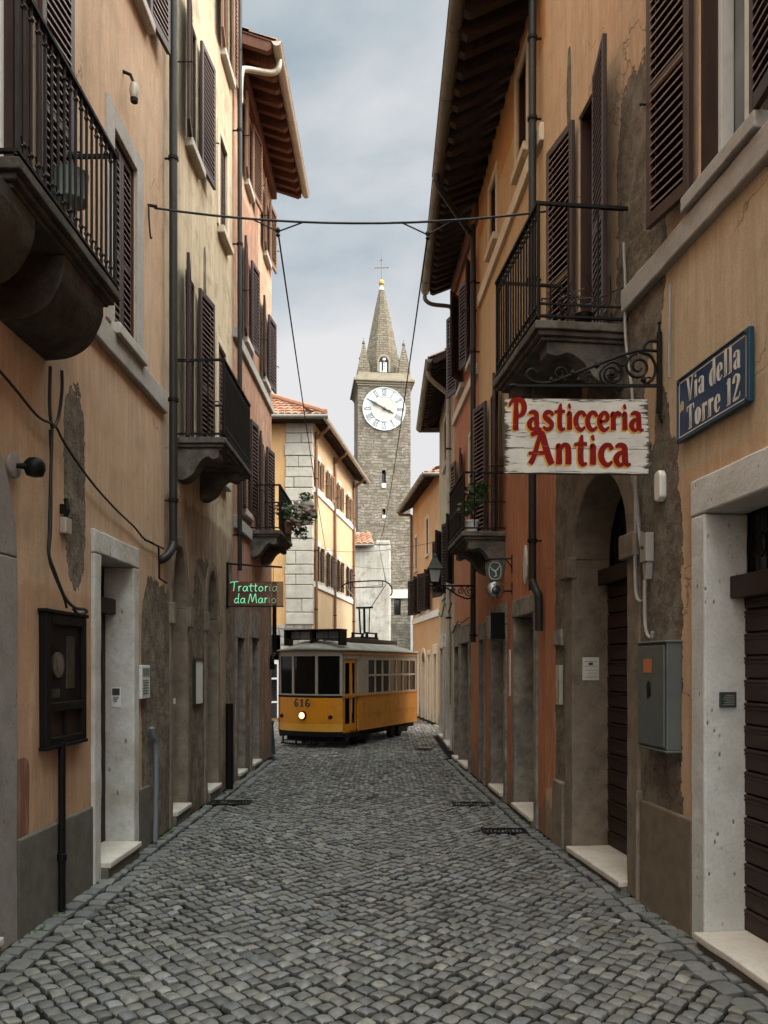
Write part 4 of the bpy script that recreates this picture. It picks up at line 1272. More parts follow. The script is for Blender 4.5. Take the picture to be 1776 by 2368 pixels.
for yc in (24.42, 27.35, 31.1):
    downpipe(L4, [(yc - 0.25, 0.5, 8.96), (yc - 0.24, 0.48, 8.88), (yc - 0.2, 0.42, 8.82), (yc - 0.03, 0.12, 8.66), (yc, 0.07, 8.58), (yc, 0.07, 8.3), (yc, 0.07, 2.2)], 0.05, 'pipe_copper', [(yc, 0.07, z) for z in (3.4, 5.2, 7.4)])
L4.finish()
# front of L4, facing the camera
y4 = 24.0; xc4 = FL4.X(24.0)
def FF(a, w, z): return (a, y4 - w, z)
M['facade_y'] = plaster('plaster_yellow_front', (0.58, 0.335, 0.14), (0.52, 0.285, 0.11), 0.2, seed=35.0, grime=0.15, axis=0, cracks=False)
q = MB(FF)
panel(q, -9.0, xc4, 0.0, 9.2, [dict(y0=-3.72, y1=-3.2, z0=0.55, z1=1.75, d=0.15)], wobble=False)
q.add([(-9, 0, 0), (-9, -6, 0), (-9, -6, 9.2), (-9, 0, 9.2)], [(0, 1, 2, 3)])
q.build('wall', M['facade_y'], L4.root)
q = MB(FF); q.box(-3.74, -3.18, -0.16, -0.12, 0.55, 1.78); wq = q.build('window', M['glass'], L4.root)
q = MB(FF)
for a0, a1, c0, c1 in ((-3.80, -3.70, 0.1, 1.85), (-3.22, -3.12, 0.1, 1.85), (-3.70, -3.22, 1.72, 1.85), (-3.70, -3.22, 1.26, 1.31), (-3.70, -3.22, 0.55, 0.60)):
    q.box(a0, a1, -0.1, 0.03, c0, c1)
q.build('frame', M['white'], wq)
q = MB(FF); q.box(-3.70, -3.22, -0.05, 0.015, 0.1, 0.55); q.build('apron', M['pipe'], wq)
M['quoin'] = stone('quoin_stone', (0.46, 0.42, 0.36), (0.33, 0.295, 0.245), 3, 0.5, 0.9, 0.8)
M['rubble_pale'] = masonry('rubble_pale', (0.20, 0.175, 0.14), (0.36, 0.325, 0.275), (0.42, 0.39, 0.34), 0.42, 0.24, (0.16, 0.135, 0.11), 0.22, 'x', 0.02, 1.0)
random.seed(5)
q = MB()
z = 2.9
i = 0
while z < 9.1:
    h = random.uniform(0.30, 0.42)
    h = min(h, 9.15 - z)
    xl_ = xc4 - 0.77 + random.uniform(-0.02, 0.02)
    cut = random.uniform(0.25, 0.5) if i % 2 else None
    segs = [(xl_, xc4 + 0.06)] if cut is None else [(xl_, xl_ + cut), (xl_ + cut + 0.012, xc4 + 0.06)]
    for a0, a1 in segs:
        e = random.uniform(0.05, 0.07)
        q.box(a0, a1, y4 - e, y4 + (0.34 if i % 2 else 0.22), z + 0.008, z + h - 0.008)
    z += h; i += 1
q.build('quoins', M['quoin'], L4.root, bevel=0.022)
q = MB(FF); q.box(xc4 - 1.25, xc4 + 0.03, -0.02, 0.04, 1.85, 2.9); q.box(-5.2, -3.80, -0.02, 0.04, -0.03, 2.6); q.box(-3.12, xc4 + 0.03, -0.02, 0.04, -0.03, 1.85); q.box(-3.80, -3.12, -0.02, 0.04, 1.852, 2.6)
q.build('rubble_base', M['rubble_pale'], L4.root)
q = MB(); cols = []
tile_sheet(q, (-9.0, 23.45, 9.05), (xc4 + 0.5, 23.45, 9.05), (xc4 - 2.6, 26.6, 10.9), (-9.0, 26.6, 10.9), cols=cols, du=0.2)
q.build('roof', M['tile'], L4.root, fix=False, cols=cols)
q = MB(); q.box(-9, xc4 + 0.45, 23.5, 24.0, 8.97, 9.02); q.build('soffit', M['soffit_dark'], L4.root)
q = MB(); q.tube([(-9, 23.44, 9.01), (xc4 + 0.55, 23.44, 9.01)], 0.07, 10); q.build('gutter', M['gutter_dark'], L4.root, smooth=True)
q = MB(); q.tube([(xc4 + 0.47, 23.46, 9.14), (xc4 - 2.6, 26.6, 11.0)], 0.09, 8); q.build('hip_tiles', M['terracotta'], L4.root, smooth=True)

# ------------------------------------------------------------------ bell tower
TW = thing('clock_tower', 'tall grey stone clock tower with spire, pinnacles and white dial', 'tower', (0, 50, 0))
ta = R(6.2)
tcx, tcy, th_ = -0.16, 51.85, 1.67
def FT(a, b, z):     # tower local: a across the front, b towards the camera
    bb = b
    return (tcx + a * math.cos(ta) + (bb) * math.sin(ta), tcy + a * math.sin(ta) - bb * math.cos(ta), z)
M['tower'] = masonry('tower_rubble', (0.135, 0.108, 0.078), (0.255, 0.215, 0.165), (0.35, 0.305, 0.25), 0.55, 0.18, (0.12, 0.10, 0.075), 0.36, 'x', 0.022, 1.0, 0.7)
M['tower_trim'] = stone('tower_trim_stone', (0.34, 0.29, 0.21), (0.22, 0.185, 0.135), 2, 0.4, 0.9, 0.5)
M['tower_white'] = stone('tower_side_stone', (0.62, 0.575, 0.50), (0.5, 0.455, 0.385), 2, 0.5, 0.9, 0.5)
ZT = 19.55
q = MB(FT)
sl_holes = [dict(y0=-0.16, y1=0.10, z0=13.2, z1=14.05, d=0.5, arch=13.9), dict(y0=-0.12, y1=0.08, z0=11.2, z1=11.6, d=0.5, arch=11.52),
            dict(y0=0.62, y1=1.05, z0=4.9, z1=5.9, d=0.4)]
qf = MB(lambda y, w, z: FT(y, th_ + w, z))
panel(qf, -th_, th_, 0, ZT, sl_holes, wobble=False, step=2)
tw = qf.build('shaft', M['tower'], TW)
q.add([(th_, th_, 0), (th_, -th_, 0), (th_, -th_, ZT), (th_, th_, ZT)], [(0, 1, 2, 3)])
q.build('side_wall', M['tower_white'], TW)
q = MB(FT)
q.add([(-th_, th_, 0), (-th_, -th_, 0), (-th_, -th_, ZT), (-th_, th_, ZT)], [(0, 1, 2, 3)])
q.add([(-th_, -th_, 0), (th_, -th_, 0), (th_, -th_, ZT), (-th_, -th_, ZT)], [(0, 1, 2, 3)])
q.build('back_wall', M['tower'], TW)
q = MB(FT)
for c0, c1, b0, b1, d0, d1 in ((-0.2, 0.14, 1.0, 1.2, 13.15, 14.1), (-0.16, 0.12, 1.0, 1.2, 11.15, 11.65), (0.6, 1.08, 1.15, 1.3, 4.85, 5.95)):
    q.box(c0, c1, b0, b1, d0, d1)
q.build('slit_window', M['glass'], TW)
for bx in ((-0.17, 0.11, th_ - 0.1, th_ + 0.05, 12.9, 13.19), (-0.13, 0.09, th_ - 0.1, th_ + 0.05, 10.98, 11.19), (-0.4, 1.7, th_, th_ + 0.1, 5.95, 6.5)):
    q = MB(FT); q.box(*bx); q.build('pale_block', M['tower_white'], TW)
q = MB(FT)
for k_, (e, c0, c1) in enumerate(((0.05, 19.30, 19.42), (0.13, 19.42, 19.55), (0.26, 19.55, 19.74), (0.10, 19.74, 19.94), (0.0, 19.94, 20.16))):
    r_ = th_ + e
    q.box(-r_, r_, -r_, r_, c0 + 0.001 * k_, c1)
q.build('cornice', M['tower_trim'], TW, bevel=0.03)
# octagonal spire with belfry niche
q = MB(FT)
def ring(r, z):
    return [(r * math.cos(R(22.5) + i * math.pi / 4), r * math.sin(R(22.5) + i * math.pi / 4), z) for i in range(8)]
sp = [(1.30, 20.15), (1.24, 20.9), (1.12, 21.6), (0.98, 22.4), (0.76, 23.5), (0.53, 24.6), (0.33, 25.5), (0.19, 26.12)]
vs = []; fs = []
for r_, z_ in sp: vs += ring(r_, z_)
for i in range(len(sp) - 1):
    for j in range(8):
        k_ = (j + 1) % 8
        fs.append((i * 8 + j, i * 8 + k_, (i + 1) * 8 + k_, (i + 1) * 8 + j))
fs.append(tuple(range(len(vs) - 8, len(vs))))
q.add(vs, fs)
M['spire'] = masonry('spire_stone', (0.14, 0.118, 0.085), (0.225, 0.19, 0.14), (0.27, 0.205, 0.13), 0.5, 0.16, (0.10, 0.083, 0.06), 0.05, 'x', 0.02, 0.9, 0.6)
so = q.build('spire', M['spire'], TW)
q = MB(FT)
ar = arc_pts(-0.30, 0.30, 20.95, 21.30, 10); ar2 = arc_pts(-0.42, 0.42, 20.95, 21.46, 10)
q.strip([(-0.30, 20.32)] + ar + [(0.30, 20.32)], [(-0.42, 20.32)] + ar2 + [(0.42, 20.32)], 0.6, 1.36, 'ac')
q.build('niche_surround', M['tower_trim'], so, bevel=0.02)
q = MB(FT); q.prism([(-0.30, 20.32)] + ar + [(0.30, 20.32)], 1.0, 1.27, 'ac'); q.build('niche', M['cable'], so)
q = MB(FT)
for a_ in (-0.2, 0.14):
    q.box(a_ - 0.055, a_ + 0.06, 1.2, 1.30, 20.32, 20.95)
q.lathe((0.02, 1.24, 20.32), [(0.12, 0), (0.12, 0.1), (0.05, 0.16), (0.05, 0.62), (0.09, 0.66)], 8); q.lathe((0.03, 1.24, 21.04), [(0.05, 0), (0.13, 0.06), (0.13, 0.16), (0.05, 0.22)], 8)
q.build('bell_opening', M['white'], so)
q = MB(FT); q.lathe((0, 0, 26.11), [(0.2, 0), (0.14, 0.12), (0.08, 0.3), (0.10, 0.34)], 10); q.build('finial', M['tower_white'], TW, smooth=True)
M['gold'] = paint('gilded_ball', (0.62, 0.33, 0.055), 0.45, 0.3, 0.2)
q = MB(FT); q.lathe((0, 0, 26.42), [(0.03, 0), (0.14, 0.06), (0.185, 0.17), (0.16, 0.29), (0.08, 0.38), (0.02, 0.42)], 14); q.build('ball', M['gold'], TW, smooth=True)
q = MB(FT); q.tube([(0, 0, 26.8), (0, 0, 28.45)], [0.032, 0.022], 6); q.tube([(-0.45, 0, 27.57), (0.45, 0, 27.64)], 0.026, 6)
for a_ in (-0.45, 0.45): q.lathe((a_, 0, 27.56 + (0.08 if a_ > 0 else 0)), [(0.0, -0.04), (0.04, 0), (0.0, 0.04)], 6)
q.tube([(-0.12, 0, 28.08), (0.06, 0, 28.10)], 0.02, 6); q.lathe((0, 0, 28.12), [(0, -0.05), (0.045, 0), (0, 0.05)], 6)
q.build('cross', M['pipe_copper'], TW)
for sx, sy in ((-1, 1), (1, 1), (-1, -1), (1, -1)):
    q = MB(FT)
    cx_, cy_ = sx * 1.28, sy * 1.28
    vs = []
    pr = [(0.38, 20.15), (0.34, 20.6), (0.26, 21.1), (0.16, 21.6), (0.06, 22.05)]
    for r_, z_ in pr: vs += [(cx_ + a_ * r_, cy_ + b_ * r_, z_) for a_, b_ in ((-1, -1), (1, -1), (1, 1), (-1, 1))]
    fs = [(i * 4 + j, i * 4 + (j + 1) % 4, i * 4 + 4 + (j + 1) % 4, i * 4 + 4 + j) for i in range(4) for j in range(4)] + [(16, 17, 18, 19)]
    q.add(vs, fs)
    q.lathe((cx_, cy_, 22.02), [(0.04, 0), (0.11, 0.08), (0.09, 0.18), (0.02, 0.26), (0.012, 0.45)], 8)
    q.build('pinnacle', M['spire'], TW)
# dial
ZC, XC, RC = 17.86, -0.02, 1.31
q = MB(FT)
def disc(r, b0, b1, r0=0.0, n=56):
    if r0 == 0:
        q.prism([(XC + r * math.cos(2 * math.pi * i / n), ZC + r * math.sin(2 * math.pi * i / n)) for i in range(n)], b0, b1, 'ac')
    else:
        q.strip([(XC + r0 * math.cos(2 * math.pi * i / n), ZC + r0 * math.sin(2 * math.pi * i / n)) for i in range(n)],
                [(XC + r * math.cos(2 * math.pi * i / n), ZC + r * math.sin(2 * math.pi * i / n)) for i in range(n)], b0, b1, 'ac', True)
M['dial'] = paint('dial_white', (0.54, 0.56, 0.555), 0.8, 0, 0.5, (0.36, 0.34, 0.30), 1.4, 0.2)
disc(RC, th_ - 0.02, th_ + 0.07)
dl = q.build('dial', M['dial'], TW)
q = MB(FT); disc(RC + 0.05, th_ - 0.02, th_ + 0.10, RC - 0.005); disc(0.80, th_ + 0.06, th_ + 0.10, 0.755); q.build('rim', M['dial'], dl)
M['dial_mid'] = stone('dial_centre', (0.58, 0.50, 0.43), (0.46, 0.41, 0.365), 1.6, 0.1)
q = MB(FT); disc(0.756, th_ + 0.06, th_ + 0.085); q.build('dial_centre', M['dial_mid'], dl)
M['numeral'] = paint('numeral_dark', (0.05, 0.045, 0.04), 0.6, 0, 0.2)
NUM = {12: 'XII', 1: 'I', 2: 'II', 3: 'III', 4: 'IIII', 5: 'V', 6: 'VI', 7: 'VII', 8: 'VIII', 9: 'IX', 10: 'X', 11: 'XI'}
lay = 0
def bar(x0, z0, x1, z1, wd, b0, b1):
    d = Vector((x1 - x0, 0, z1 - z0)); d.normalize()
    nx, nz = -d.z * wd / 2, d.x * wd / 2
    q.prism([(x0 + nx, z0 + nz), (x1 + nx, z1 + nz), (x1 - nx, z1 - nz), (x0 - nx, z0 - nz)], b0, b1, 'ac')
for h_, s_ in NUM.items():
    q = MB(FT)
    an = math.pi / 2 - h_ * math.pi / 6
    rd = (math.cos(an), math.sin(an)); tg = (math.sin(an), -math.cos(an))
    wd = sum(0.16 if c in 'VX' else 0.075 for c in s_)
    o_ = -wd / 2
    r0, r1 = 0.84, 1.24
    def pt(t, r): return (XC + rd[0] * r + tg[0] * t, ZC + rd[1] * r + tg[1] * t)
    for c in s_:
        cw = 0.16 if c in 'VX' else 0.075
        m_ = o_ + cw / 2
        segs = {'I': [((m_, r0), (m_, r1), 0.034)], 'V': [((m_ - 0.055, r1), (m_, r0), 0.034), ((m_ + 0.055, r1), (m_, r0), 0.018)],
                'X': [((m_ - 0.055, r1), (m_ + 0.055, r0), 0.034), ((m_ + 0.055, r1), (m_ - 0.055, r0), 0.018)]}[c]
        for p0, p1, wdt in segs:
            lay += 1
            a_, b_ = pt(*p0), pt(*p1)
            bar(a_[0], a_[1], b_[0], b_[1], wdt, th_ + 0.065, th_ + 0.075 + 0.0004 * (lay % 9))
        o_ += cw
    for r_ in (r0, r1):
        lay += 1
        a_, b_ = pt(-wd / 2, r_), pt(wd / 2, r_)
        bar(a_[0], a_[1], b_[0], b_[1], 0.018, th_ + 0.065, th_ + 0.0795 + 0.0003 * (lay % 5))
    q.build('numeral', M['numeral'], dl)
q = MB(FT)
M['hand'] = paint('hand_dark', (0.035, 0.035, 0.026), 0.5, 0, 0.2)
def hand(an, L, wd, tail, b):
    d = (math.cos(an), math.sin(an)); n_ = (-d[1], d[0])
    pr = [(-tail, wd * 0.45), (0, wd * 0.6), (L * 0.35, wd * 0.5), (L * 0.55, wd * 1.0), (L * 0.75, wd * 0.45), (L, 0.012)]
    pl = [(XC + d[0] * a_ + n_[0] * w_, ZC + d[1] * a_ + n_[1] * w_) for a_, w_ in pr] + [(XC + d[0] * a_ - n_[0] * w_, ZC + d[1] * a_ - n_[1] * w_) for a_, w_ in reversed(pr)]
    q.prism(pl, b, b + 0.03, 'ac')
hand(R(153), 1.2, 0.085, 0.22, th_ + 0.14); hand(R(-25), 0.66, 0.09, 0.12, th_ + 0.10)
q.lathe((XC, th_ + 0.09, ZC), [(0.08, 0), (0.08, 0.1), (0.03, 0.12)], 12, 'y')
q.build('hands', M['hand'], dl)
# pale building in front of the tower
WB = thing('pale_building', 'pale whitewashed stone building with short tiled roof below the clock tower', 'house', (-1.5, 40, 0))
M['whitewash'] = plaster('plaster_whitewash', (0.50, 0.475, 0.43), (0.38, 0.355, 0.31), 0.5, seed=41.0, grime=0.6, axis=0)
q = MB(); q.box(-6, 0.34, 40, 44, 0, 7.75); q.build('wall', M['whitewash'], WB, bevel=0.08)
q = MB(); q.box(-0.42, 0.30, 39.98, 43, 7.75, 7.98); q.build('parapet', M['whitewash'], WB, bevel=0.06)
q = MB(); cols = []
tile_sheet(q, (-6, 39.75, 7.75), (-0.5, 39.75, 7.75), (-0.7, 42.5, 8.75), (-6, 42.5, 8.75), cols=cols, du=0.3, dv=0.5, h=0.08)
q.build('roof', M['tile'], WB, fix=False, cols=cols)
q = MB(); q.tube([(-6, 39.72, 7.70), (-0.5, 39.72, 7.70)], 0.07, 8); q.build('gutter', M['gutter_dark'], WB, smooth=True)
# dim houses that close the views between and behind
for (x0, x1, y0, y1, h_, nm, lb) in ((3.2, 12, 40, 52, 6.0, 'townhouse', 'plain cream house far beyond the bend right of the tower'),):
    t_ = thing(nm, lb, 'house', (x0, y0, 0))
    q = MB(); q.box(x0, x1, y0, y1, 0, h_); q.build('wall', M['whitewash'], t_)
# ------------------------------------------------------------------ lettering drawn as brush strokes
def ribbon(mb, pts, tf, b0, b1, caps=True):
    """pts = [(x, y, width)]; a flat solid stroke in the local a-c plane"""
    P = [np.array(p[:2], float) for p in pts]; Wd = [p[2] for p in pts]
    n = len(P)
    Lp = []; Rp = []
    for i in range(n):
        d = P[min(i + 1, n - 1)] - P[max(i - 1, 0)]
        L = math.hypot(*d) or 1
        nx = np.array([-d[1], d[0]]) / L * Wd[i] / 2
        Lp.append(P[i] + nx); Rp.append(P[i] - nx)
    if caps:
        for end, sg in ((0, -1), (n - 1, 1)):
            d = P[min(end + 1, n - 1)] - P[max(end - 1, 0)]
            L = math.hypot(*d) or 1
            d = d / L * sg * Wd[end] * 0.22
            e = (P[end] + d)
            l2 = Lp[end] * 0.55 + P[end] * 0.45 + d; r2 = Rp[end] * 0.55 + P[end] * 0.45 + d
            if end == 0:
                Lp.insert(0, l2); Rp.insert(0, r2)
            else:
                Lp.append(l2); Rp.append(r2)
    mb.strip([tf(*p) for p in Lp], [tf(*p) for p in Rp], b0, b1, 'ac')

def text(mb, s, glyphs, x, y, sc, b0, b1, gap=0.12, wk=1.0, sx=1.0, dx=0, dy=0):
    cnt = 0
    for ch in s:
        if ch == ' ':
            x += 0.42 * sc * sx; continue
        adv, strokes = glyphs[ch]
        for st in strokes:
            pts = st[1]
            pts = smoothpts(pts, 5) if st[0] == 's' else pts
            cnt += 1
            e = 0.00025 * (cnt % 7)
            ribbon(mb, [(p[0], p[1], p[2] * wk) for p in pts], lambda a, b: (x + a * sc * sx + dx, y + b * sc + dy), b0, b1 + e)
        x += (adv + gap) * sc * sx
    return x
def width(s, glyphs, sc, gap=0.12, sx=1.0):
    w = 0
    for ch in s:
        w += 0.42 * sc * sx if ch == ' ' else (glyphs[ch][0] + gap) * sc * sx
    return w - gap * sc * sx

T_, t_ = 0.25, 0.09        # condensed serif letters of the street sign
def serif(x0, x1, y): return ('l', [(x0, y, 0.07), (x1, y, 0.07)])
SER = {
 'V': (0.66, [('l', [(0.08, 1.42, T_), (0.34, 0.02, T_ * 0.8)]), ('l', [(0.60, 1.42, t_), (0.36, 0.02, t_)]), serif(-0.06, 0.24, 1.43), serif(0.48, 0.72, 1.43)]),
 'i': (0.30, [('l', [(0.16, 0.98, T_), (0.16, 0.02, T_)]), serif(0.0, 0.16, 0.95), serif(0.0, 0.32, 0.03), ('l', [(0.09, 1.28, 0.2), (0.22, 1.28, 0.2)])]),
 'a': (0.56, [('s', [(0.43, 0.75, T_), (0.43, 0.2, T_), (0.47, 0.03, 0.14), (0.58, 0.04, 0.06)]), ('s', [(0.07, 0.76, 0.2), (0.13, 0.93, 0.14), (0.29, 0.98, 0.1), (0.42, 0.88, 0.2), (0.43, 0.7, T_)]),
             ('s', [(0.43, 0.58, 0.07), (0.22, 0.5, 0.1), (0.10, 0.27, 0.22), (0.19, 0.05, 0.12), (0.34, 0.1, 0.07), (0.43, 0.24, 0.06)])]),
 'd': (0.58, [('l', [(0.45, 1.48, T_), (0.45, 0.02, T_)]), serif(0.27, 0.45, 1.45), serif(0.45, 0.62, 0.04),
             ('s', [(0.42, 0.84, 0.08), (0.27, 0.97, 0.1), (0.11, 0.75, 0.22), (0.10, 0.48, 0.26), (0.12, 0.2, 0.22), (0.26, 0.03, 0.1), (0.42, 0.16, 0.08)])]),
 'e': (0.52, [('l', [(0.12, 0.55, 0.08), (0.47, 0.55, 0.08)]), ('s', [(0.45, 0.56, 0.16), (0.41, 0.85, 0.17), (0.28, 0.97, 0.1), (0.13, 0.8, 0.2), (0.10, 0.48, 0.26), (0.14, 0.16, 0.2), (0.30, 0.03, 0.1), (0.49, 0.24, 0.06)])]),
 'l': (0.30, [('l', [(0.16, 1.48, T_), (0.16, 0.02, T_)]), serif(0.0, 0.16, 1.45), serif(0.0, 0.32, 0.03)]),
 'T': (0.72, [('l', [(0.36, 1.42, T_), (0.36, 0.02, T_)]), ('l', [(0.02, 1.4, 0.09), (0.70, 1.4, 0.09)]), ('l', [(0.03, 1.42, 0.07), (0.02, 1.12, 0.03)]), ('l', [(0.69, 1.42, 0.07), (0.70, 1.12, 0.03)]), serif(0.18, 0.54, 0.03)]),
 'o': (0.54, [('s', [(0.27, 0.97, 0.1), (0.12, 0.78, 0.22), (0.10, 0.5, 0.26), (0.12, 0.2, 0.22), (0.27, 0.03, 0.1), (0.42, 0.2, 0.22), (0.44, 0.5, 0.26), (0.42, 0.78, 0.22), (0.27, 0.97, 0.1)])]),
 'r': (0.46, [('l', [(0.15, 0.98, T_), (0.15, 0.02, T_)]), serif(0.0, 0.15, 0.95), serif(0.0, 0.31, 0.03), ('s', [(0.2, 0.66, 0.07), (0.29, 0.9, 0.1), (0.38, 0.96, 0.16), (0.41, 0.82, 0.2)])]),
 '1': (0.42, [('l', [(0.22, 1.42, T_), (0.22, 0.02, T_)]), ('l', [(0.03, 1.22, 0.06), (0.22, 1.40, 0.09)]), serif(0.04, 0.40, 0.03)]),
 '2': (0.60, [('s', [(0.08, 1.05, 0.22), (0.12, 1.30, 0.16), (0.30, 1.42, 0.1), (0.48, 1.22, 0.24), (0.46, 0.95, 0.24), (0.26, 0.5, 0.14), (0.08, 0.14, 0.08)]), ('l', [(0.05, 0.10, 0.19), (0.54, 0.10, 0.19)]), ('l', [(0.56, 0.15, 0.08), (0.60, 0.4, 0.03)])]),
}
B = 0.27                   # fat painted letters of the pastry shop board
FAT = {
 'P': (0.86, [('s', [(0.30, 1.50, 0.2), (0.29, 0.8, B), (0.27, 0.3, B), (0.27, 0.02, 0.30)]), ('s', [(-0.08, 1.22, 0.10), (0.02, 1.42, 0.17), (0.3, 1.56, 0.23), (0.62, 1.48, 0.26), (0.74, 1.18, 0.28), (0.66, 0.86, 0.24), (0.42, 0.68, 0.12)])]),
 'a': (0.80, [('s', [(0.12, 0.86, 0.13), (0.30, 0.93, 0.2), (0.50, 0.84, 0.25), (0.53, 0.55, 0.25), (0.55, 0.22, 0.25), (0.64, 0.06, 0.18), (0.80, 0.08, 0.10)]), ('s', [(0.50, 0.58, 0.13), (0.27, 0.55, 0.20), (0.13, 0.32, 0.25), (0.22, 0.08, 0.20), (0.40, 0.06, 0.15), (0.53, 0.22, 0.12)])]),
 's': (0.66, [('s', [(0.60, 0.80, 0.17), (0.44, 0.93, 0.19), (0.22, 0.88, 0.22), (0.16, 0.68, 0.23), (0.36, 0.51, 0.25), (0.53, 0.32, 0.24), (0.46, 0.10, 0.21), (0.24, 0.05, 0.18), (0.06, 0.18, 0.12)])]),
 't': (0.60, [('s', [(0.34, 1.34, 0.12), (0.30, 1.0, 0.22), (0.28, 0.5, 0.24), (0.30, 0.18, 0.24), (0.40, 0.05, 0.19), (0.58, 0.10, 0.10)]), ('s', [(0.02, 0.93, 0.15), (0.30, 0.98, 0.17), (0.58, 0.96, 0.15)])]),
 'i': (0.40, [('s', [(0.10, 0.86, 0.16), (0.20, 0.86, 0.24), (0.20, 0.5, 0.25), (0.20, 0.05, 0.26)]), ('l', [(0.17, 1.24, 0.24), (0.25, 1.26, 0.24)])]),
 'c': (0.62, [('s', [(0.60, 0.76, 0.20), (0.50, 0.92, 0.18), (0.28, 0.88, 0.21), (0.13, 0.62, 0.25), (0.14, 0.30, 0.25), (0.30, 0.07, 0.21), (0.48, 0.06, 0.17), (0.62, 0.20, 0.11)])]),
 'e': (0.66, [('s', [(0.16, 0.46, 0.14), (0.40, 0.50, 0.15), (0.56, 0.60, 0.18), (0.52, 0.84, 0.20), (0.34, 0.92, 0.19), (0.15, 0.68, 0.24), (0.13, 0.34, 0.25), (0.28, 0.08, 0.22), (0.46, 0.05, 0.17), (0.64, 0.20, 0.10)])]),
 'r': (0.60, [('s', [(0.08, 0.84, 0.14), (0.19, 0.86, 0.24), (0.19, 0.5, 0.25), (0.19, 0.05, 0.26)]), ('s', [(0.24, 0.60, 0.12), (0.34, 0.84, 0.19), (0.46, 0.91, 0.21), (0.58, 0.80, 0.20)])]),
 'A': (1.12, [('s', [(0.10, 1.36, 0.16), (0.36, 1.46, 0.22), (0.58, 1.38, 0.26), (0.72, 0.9, 0.28), (0.88, 0.4, 0.28), (1.02, 0.06, 0.26)]), ('s', [(0.50, 1.40, 0.14), (0.36, 0.9, 0.19), (0.22, 0.4, 0.20), (0.04, 0.06, 0.22)]), ('s', [(-0.02, 0.52, 0.14), (0.4, 0.54, 0.16), (0.82, 0.56, 0.14)])]),
 'n': (0.84, [('s', [(0.08, 0.84, 0.14), (0.19, 0.86, 0.22), (0.19, 0.5, 0.25), (0.19, 0.05, 0.26)]), ('s', [(0.22, 0.66, 0.12), (0.40, 0.90, 0.18), (0.58, 0.84, 0.24), (0.62, 0.5, 0.25), (0.62, 0.05, 0.26)])]),
}
N = 0.09                   # neon tubes
NEON = {
 'T': (0.62, [[(-0.06, 1.30), (0.1, 1.42), (0.4, 1.44), (0.74, 1.50)], [(0.36, 1.42), (0.32, 0.7), (0.26, 0.05)]]),
 'r': (0.40, [[(0.12, 0.78), (0.12, 0.02)], [(0.12, 0.5), (0.22, 0.74), (0.38, 0.76)]]),
 'a': (0.58, [[(0.48, 0.70), (0.26, 0.76), (0.10, 0.5), (0.10, 0.16), (0.24, 0.02), (0.40, 0.22), (0.50, 0.7)], [(0.50, 0.7), (0.48, 0.2), (0.58, 0.02)]]),
 't': (0.40, [[(0.24, 1.15), (0.20, 0.5), (0.22, 0.08), (0.36, 0.04)], [(0.02, 0.80), (0.42, 0.84)]]),
 'o': (0.56, [[(0.28, 0.76), (0.10, 0.5), (0.12, 0.14), (0.28, 0.02), (0.46, 0.2), (0.48, 0.56), (0.28, 0.76)]]),
 'i': (0.24, [[(0.12, 0.74), (0.10, 0.2), (0.20, 0.03)], [(0.13, 0.98), (0.14, 1.05)]]),
 'd': (0.60, [[(0.48, 0.66), (0.26, 0.74), (0.10, 0.46), (0.12, 0.12), (0.28, 0.02), (0.44, 0.24)], [(0.54, 1.45), (0.48, 0.6), (0.48, 0.1), (0.58, 0.02)]]),
 'M': (1.0, [[(0.02, 0.02), (0.14, 0.7), (0.26, 1.42), (0.38, 0.8), (0.46, 0.2), (0.62, 0.8), (0.80, 1.42), (0.86, 0.7), (0.92, 0.03)]]),
}

# --- hanging pastry board
YS = 5.28
xw = FR1.X(YS)
B0 = thing('hanging_shop_sign', 'weathered white board lettered Pasticceria Antica in red, hung on chains', 'shop sign', (1.27, YS, 2.93))
tilt = R(-0.6)
def FS(a, b, z):       # board local: a from its left edge, b towards the camera, z from its bottom edge
    return (0.794 + a * math.cos(tilt) - z * math.sin(tilt) * 0, YS - b, 2.925 + z + a * math.sin(tilt))
BW, BH = 0.952, 0.495
def board_mat():
    k = NT('board_white')
    a = k.noise(1.0, 6, 0.72, k.pos((3.5, 6, 60)), 0.7)
    b = k.noise(7, 5, 0.7)
    s_ = k.sep()
    ex = k.math('MULTIPLY', k.math('ABSOLUTE', k.math('SUBTRACT', s_[0], 1.27)), 1 / 0.476)
    ez = k.math('MULTIPLY', k.math('ABSOLUTE', k.math('SUBTRACT', s_[2], 3.17)), 1 / 0.25)
    ed = k.math('POWER', k.math('MAXIMUM', ex, ez), 14.0)
    m = k.rng(k.math('ADD', a, k.math('MULTIPLY', ed, 0.22)), 0.625, 0.66)
    col = k.mix(k.rng(b, 0.35, 0.7), (0.60, 0.56, 0.49), (0.46, 0.42, 0.36))
    col = k.mix(m, col, (0.075, 0.055, 0.042))
    gr = k.noise(1.0, 3, 0.6, k.pos((5, 5, 130)))
    col = k.mix(k.math('MULTIPLY', k.rng(gr, 0.62, 0.7), 0.45), col, (0.17, 0.14, 0.11))
    return k.set(col, 0.8, k.bump(k.math('SUBTRACT', gr, k.math('MULTIPLY', m, 0.8)), 0.4, 0.006), spec=0.25)
M['board'] = board_mat()
q = MB(FS)
cuts = [0, 0.165, 0.33, BH]
random.seed(3)
for c0, c1 in zip(cuts, cuts[1:]):
    e0, e1 = random.uniform(-0.004, 0.004), random.uniform(-0.004, 0.004)
    q.box(e0, BW + e1, 0, 0.028, c0 + (0.0012 if c0 else 0), c1 - (0.0012 if c1 < BH else 0))
bd = q.build('board', M['board'], B0, bevel=0.003)
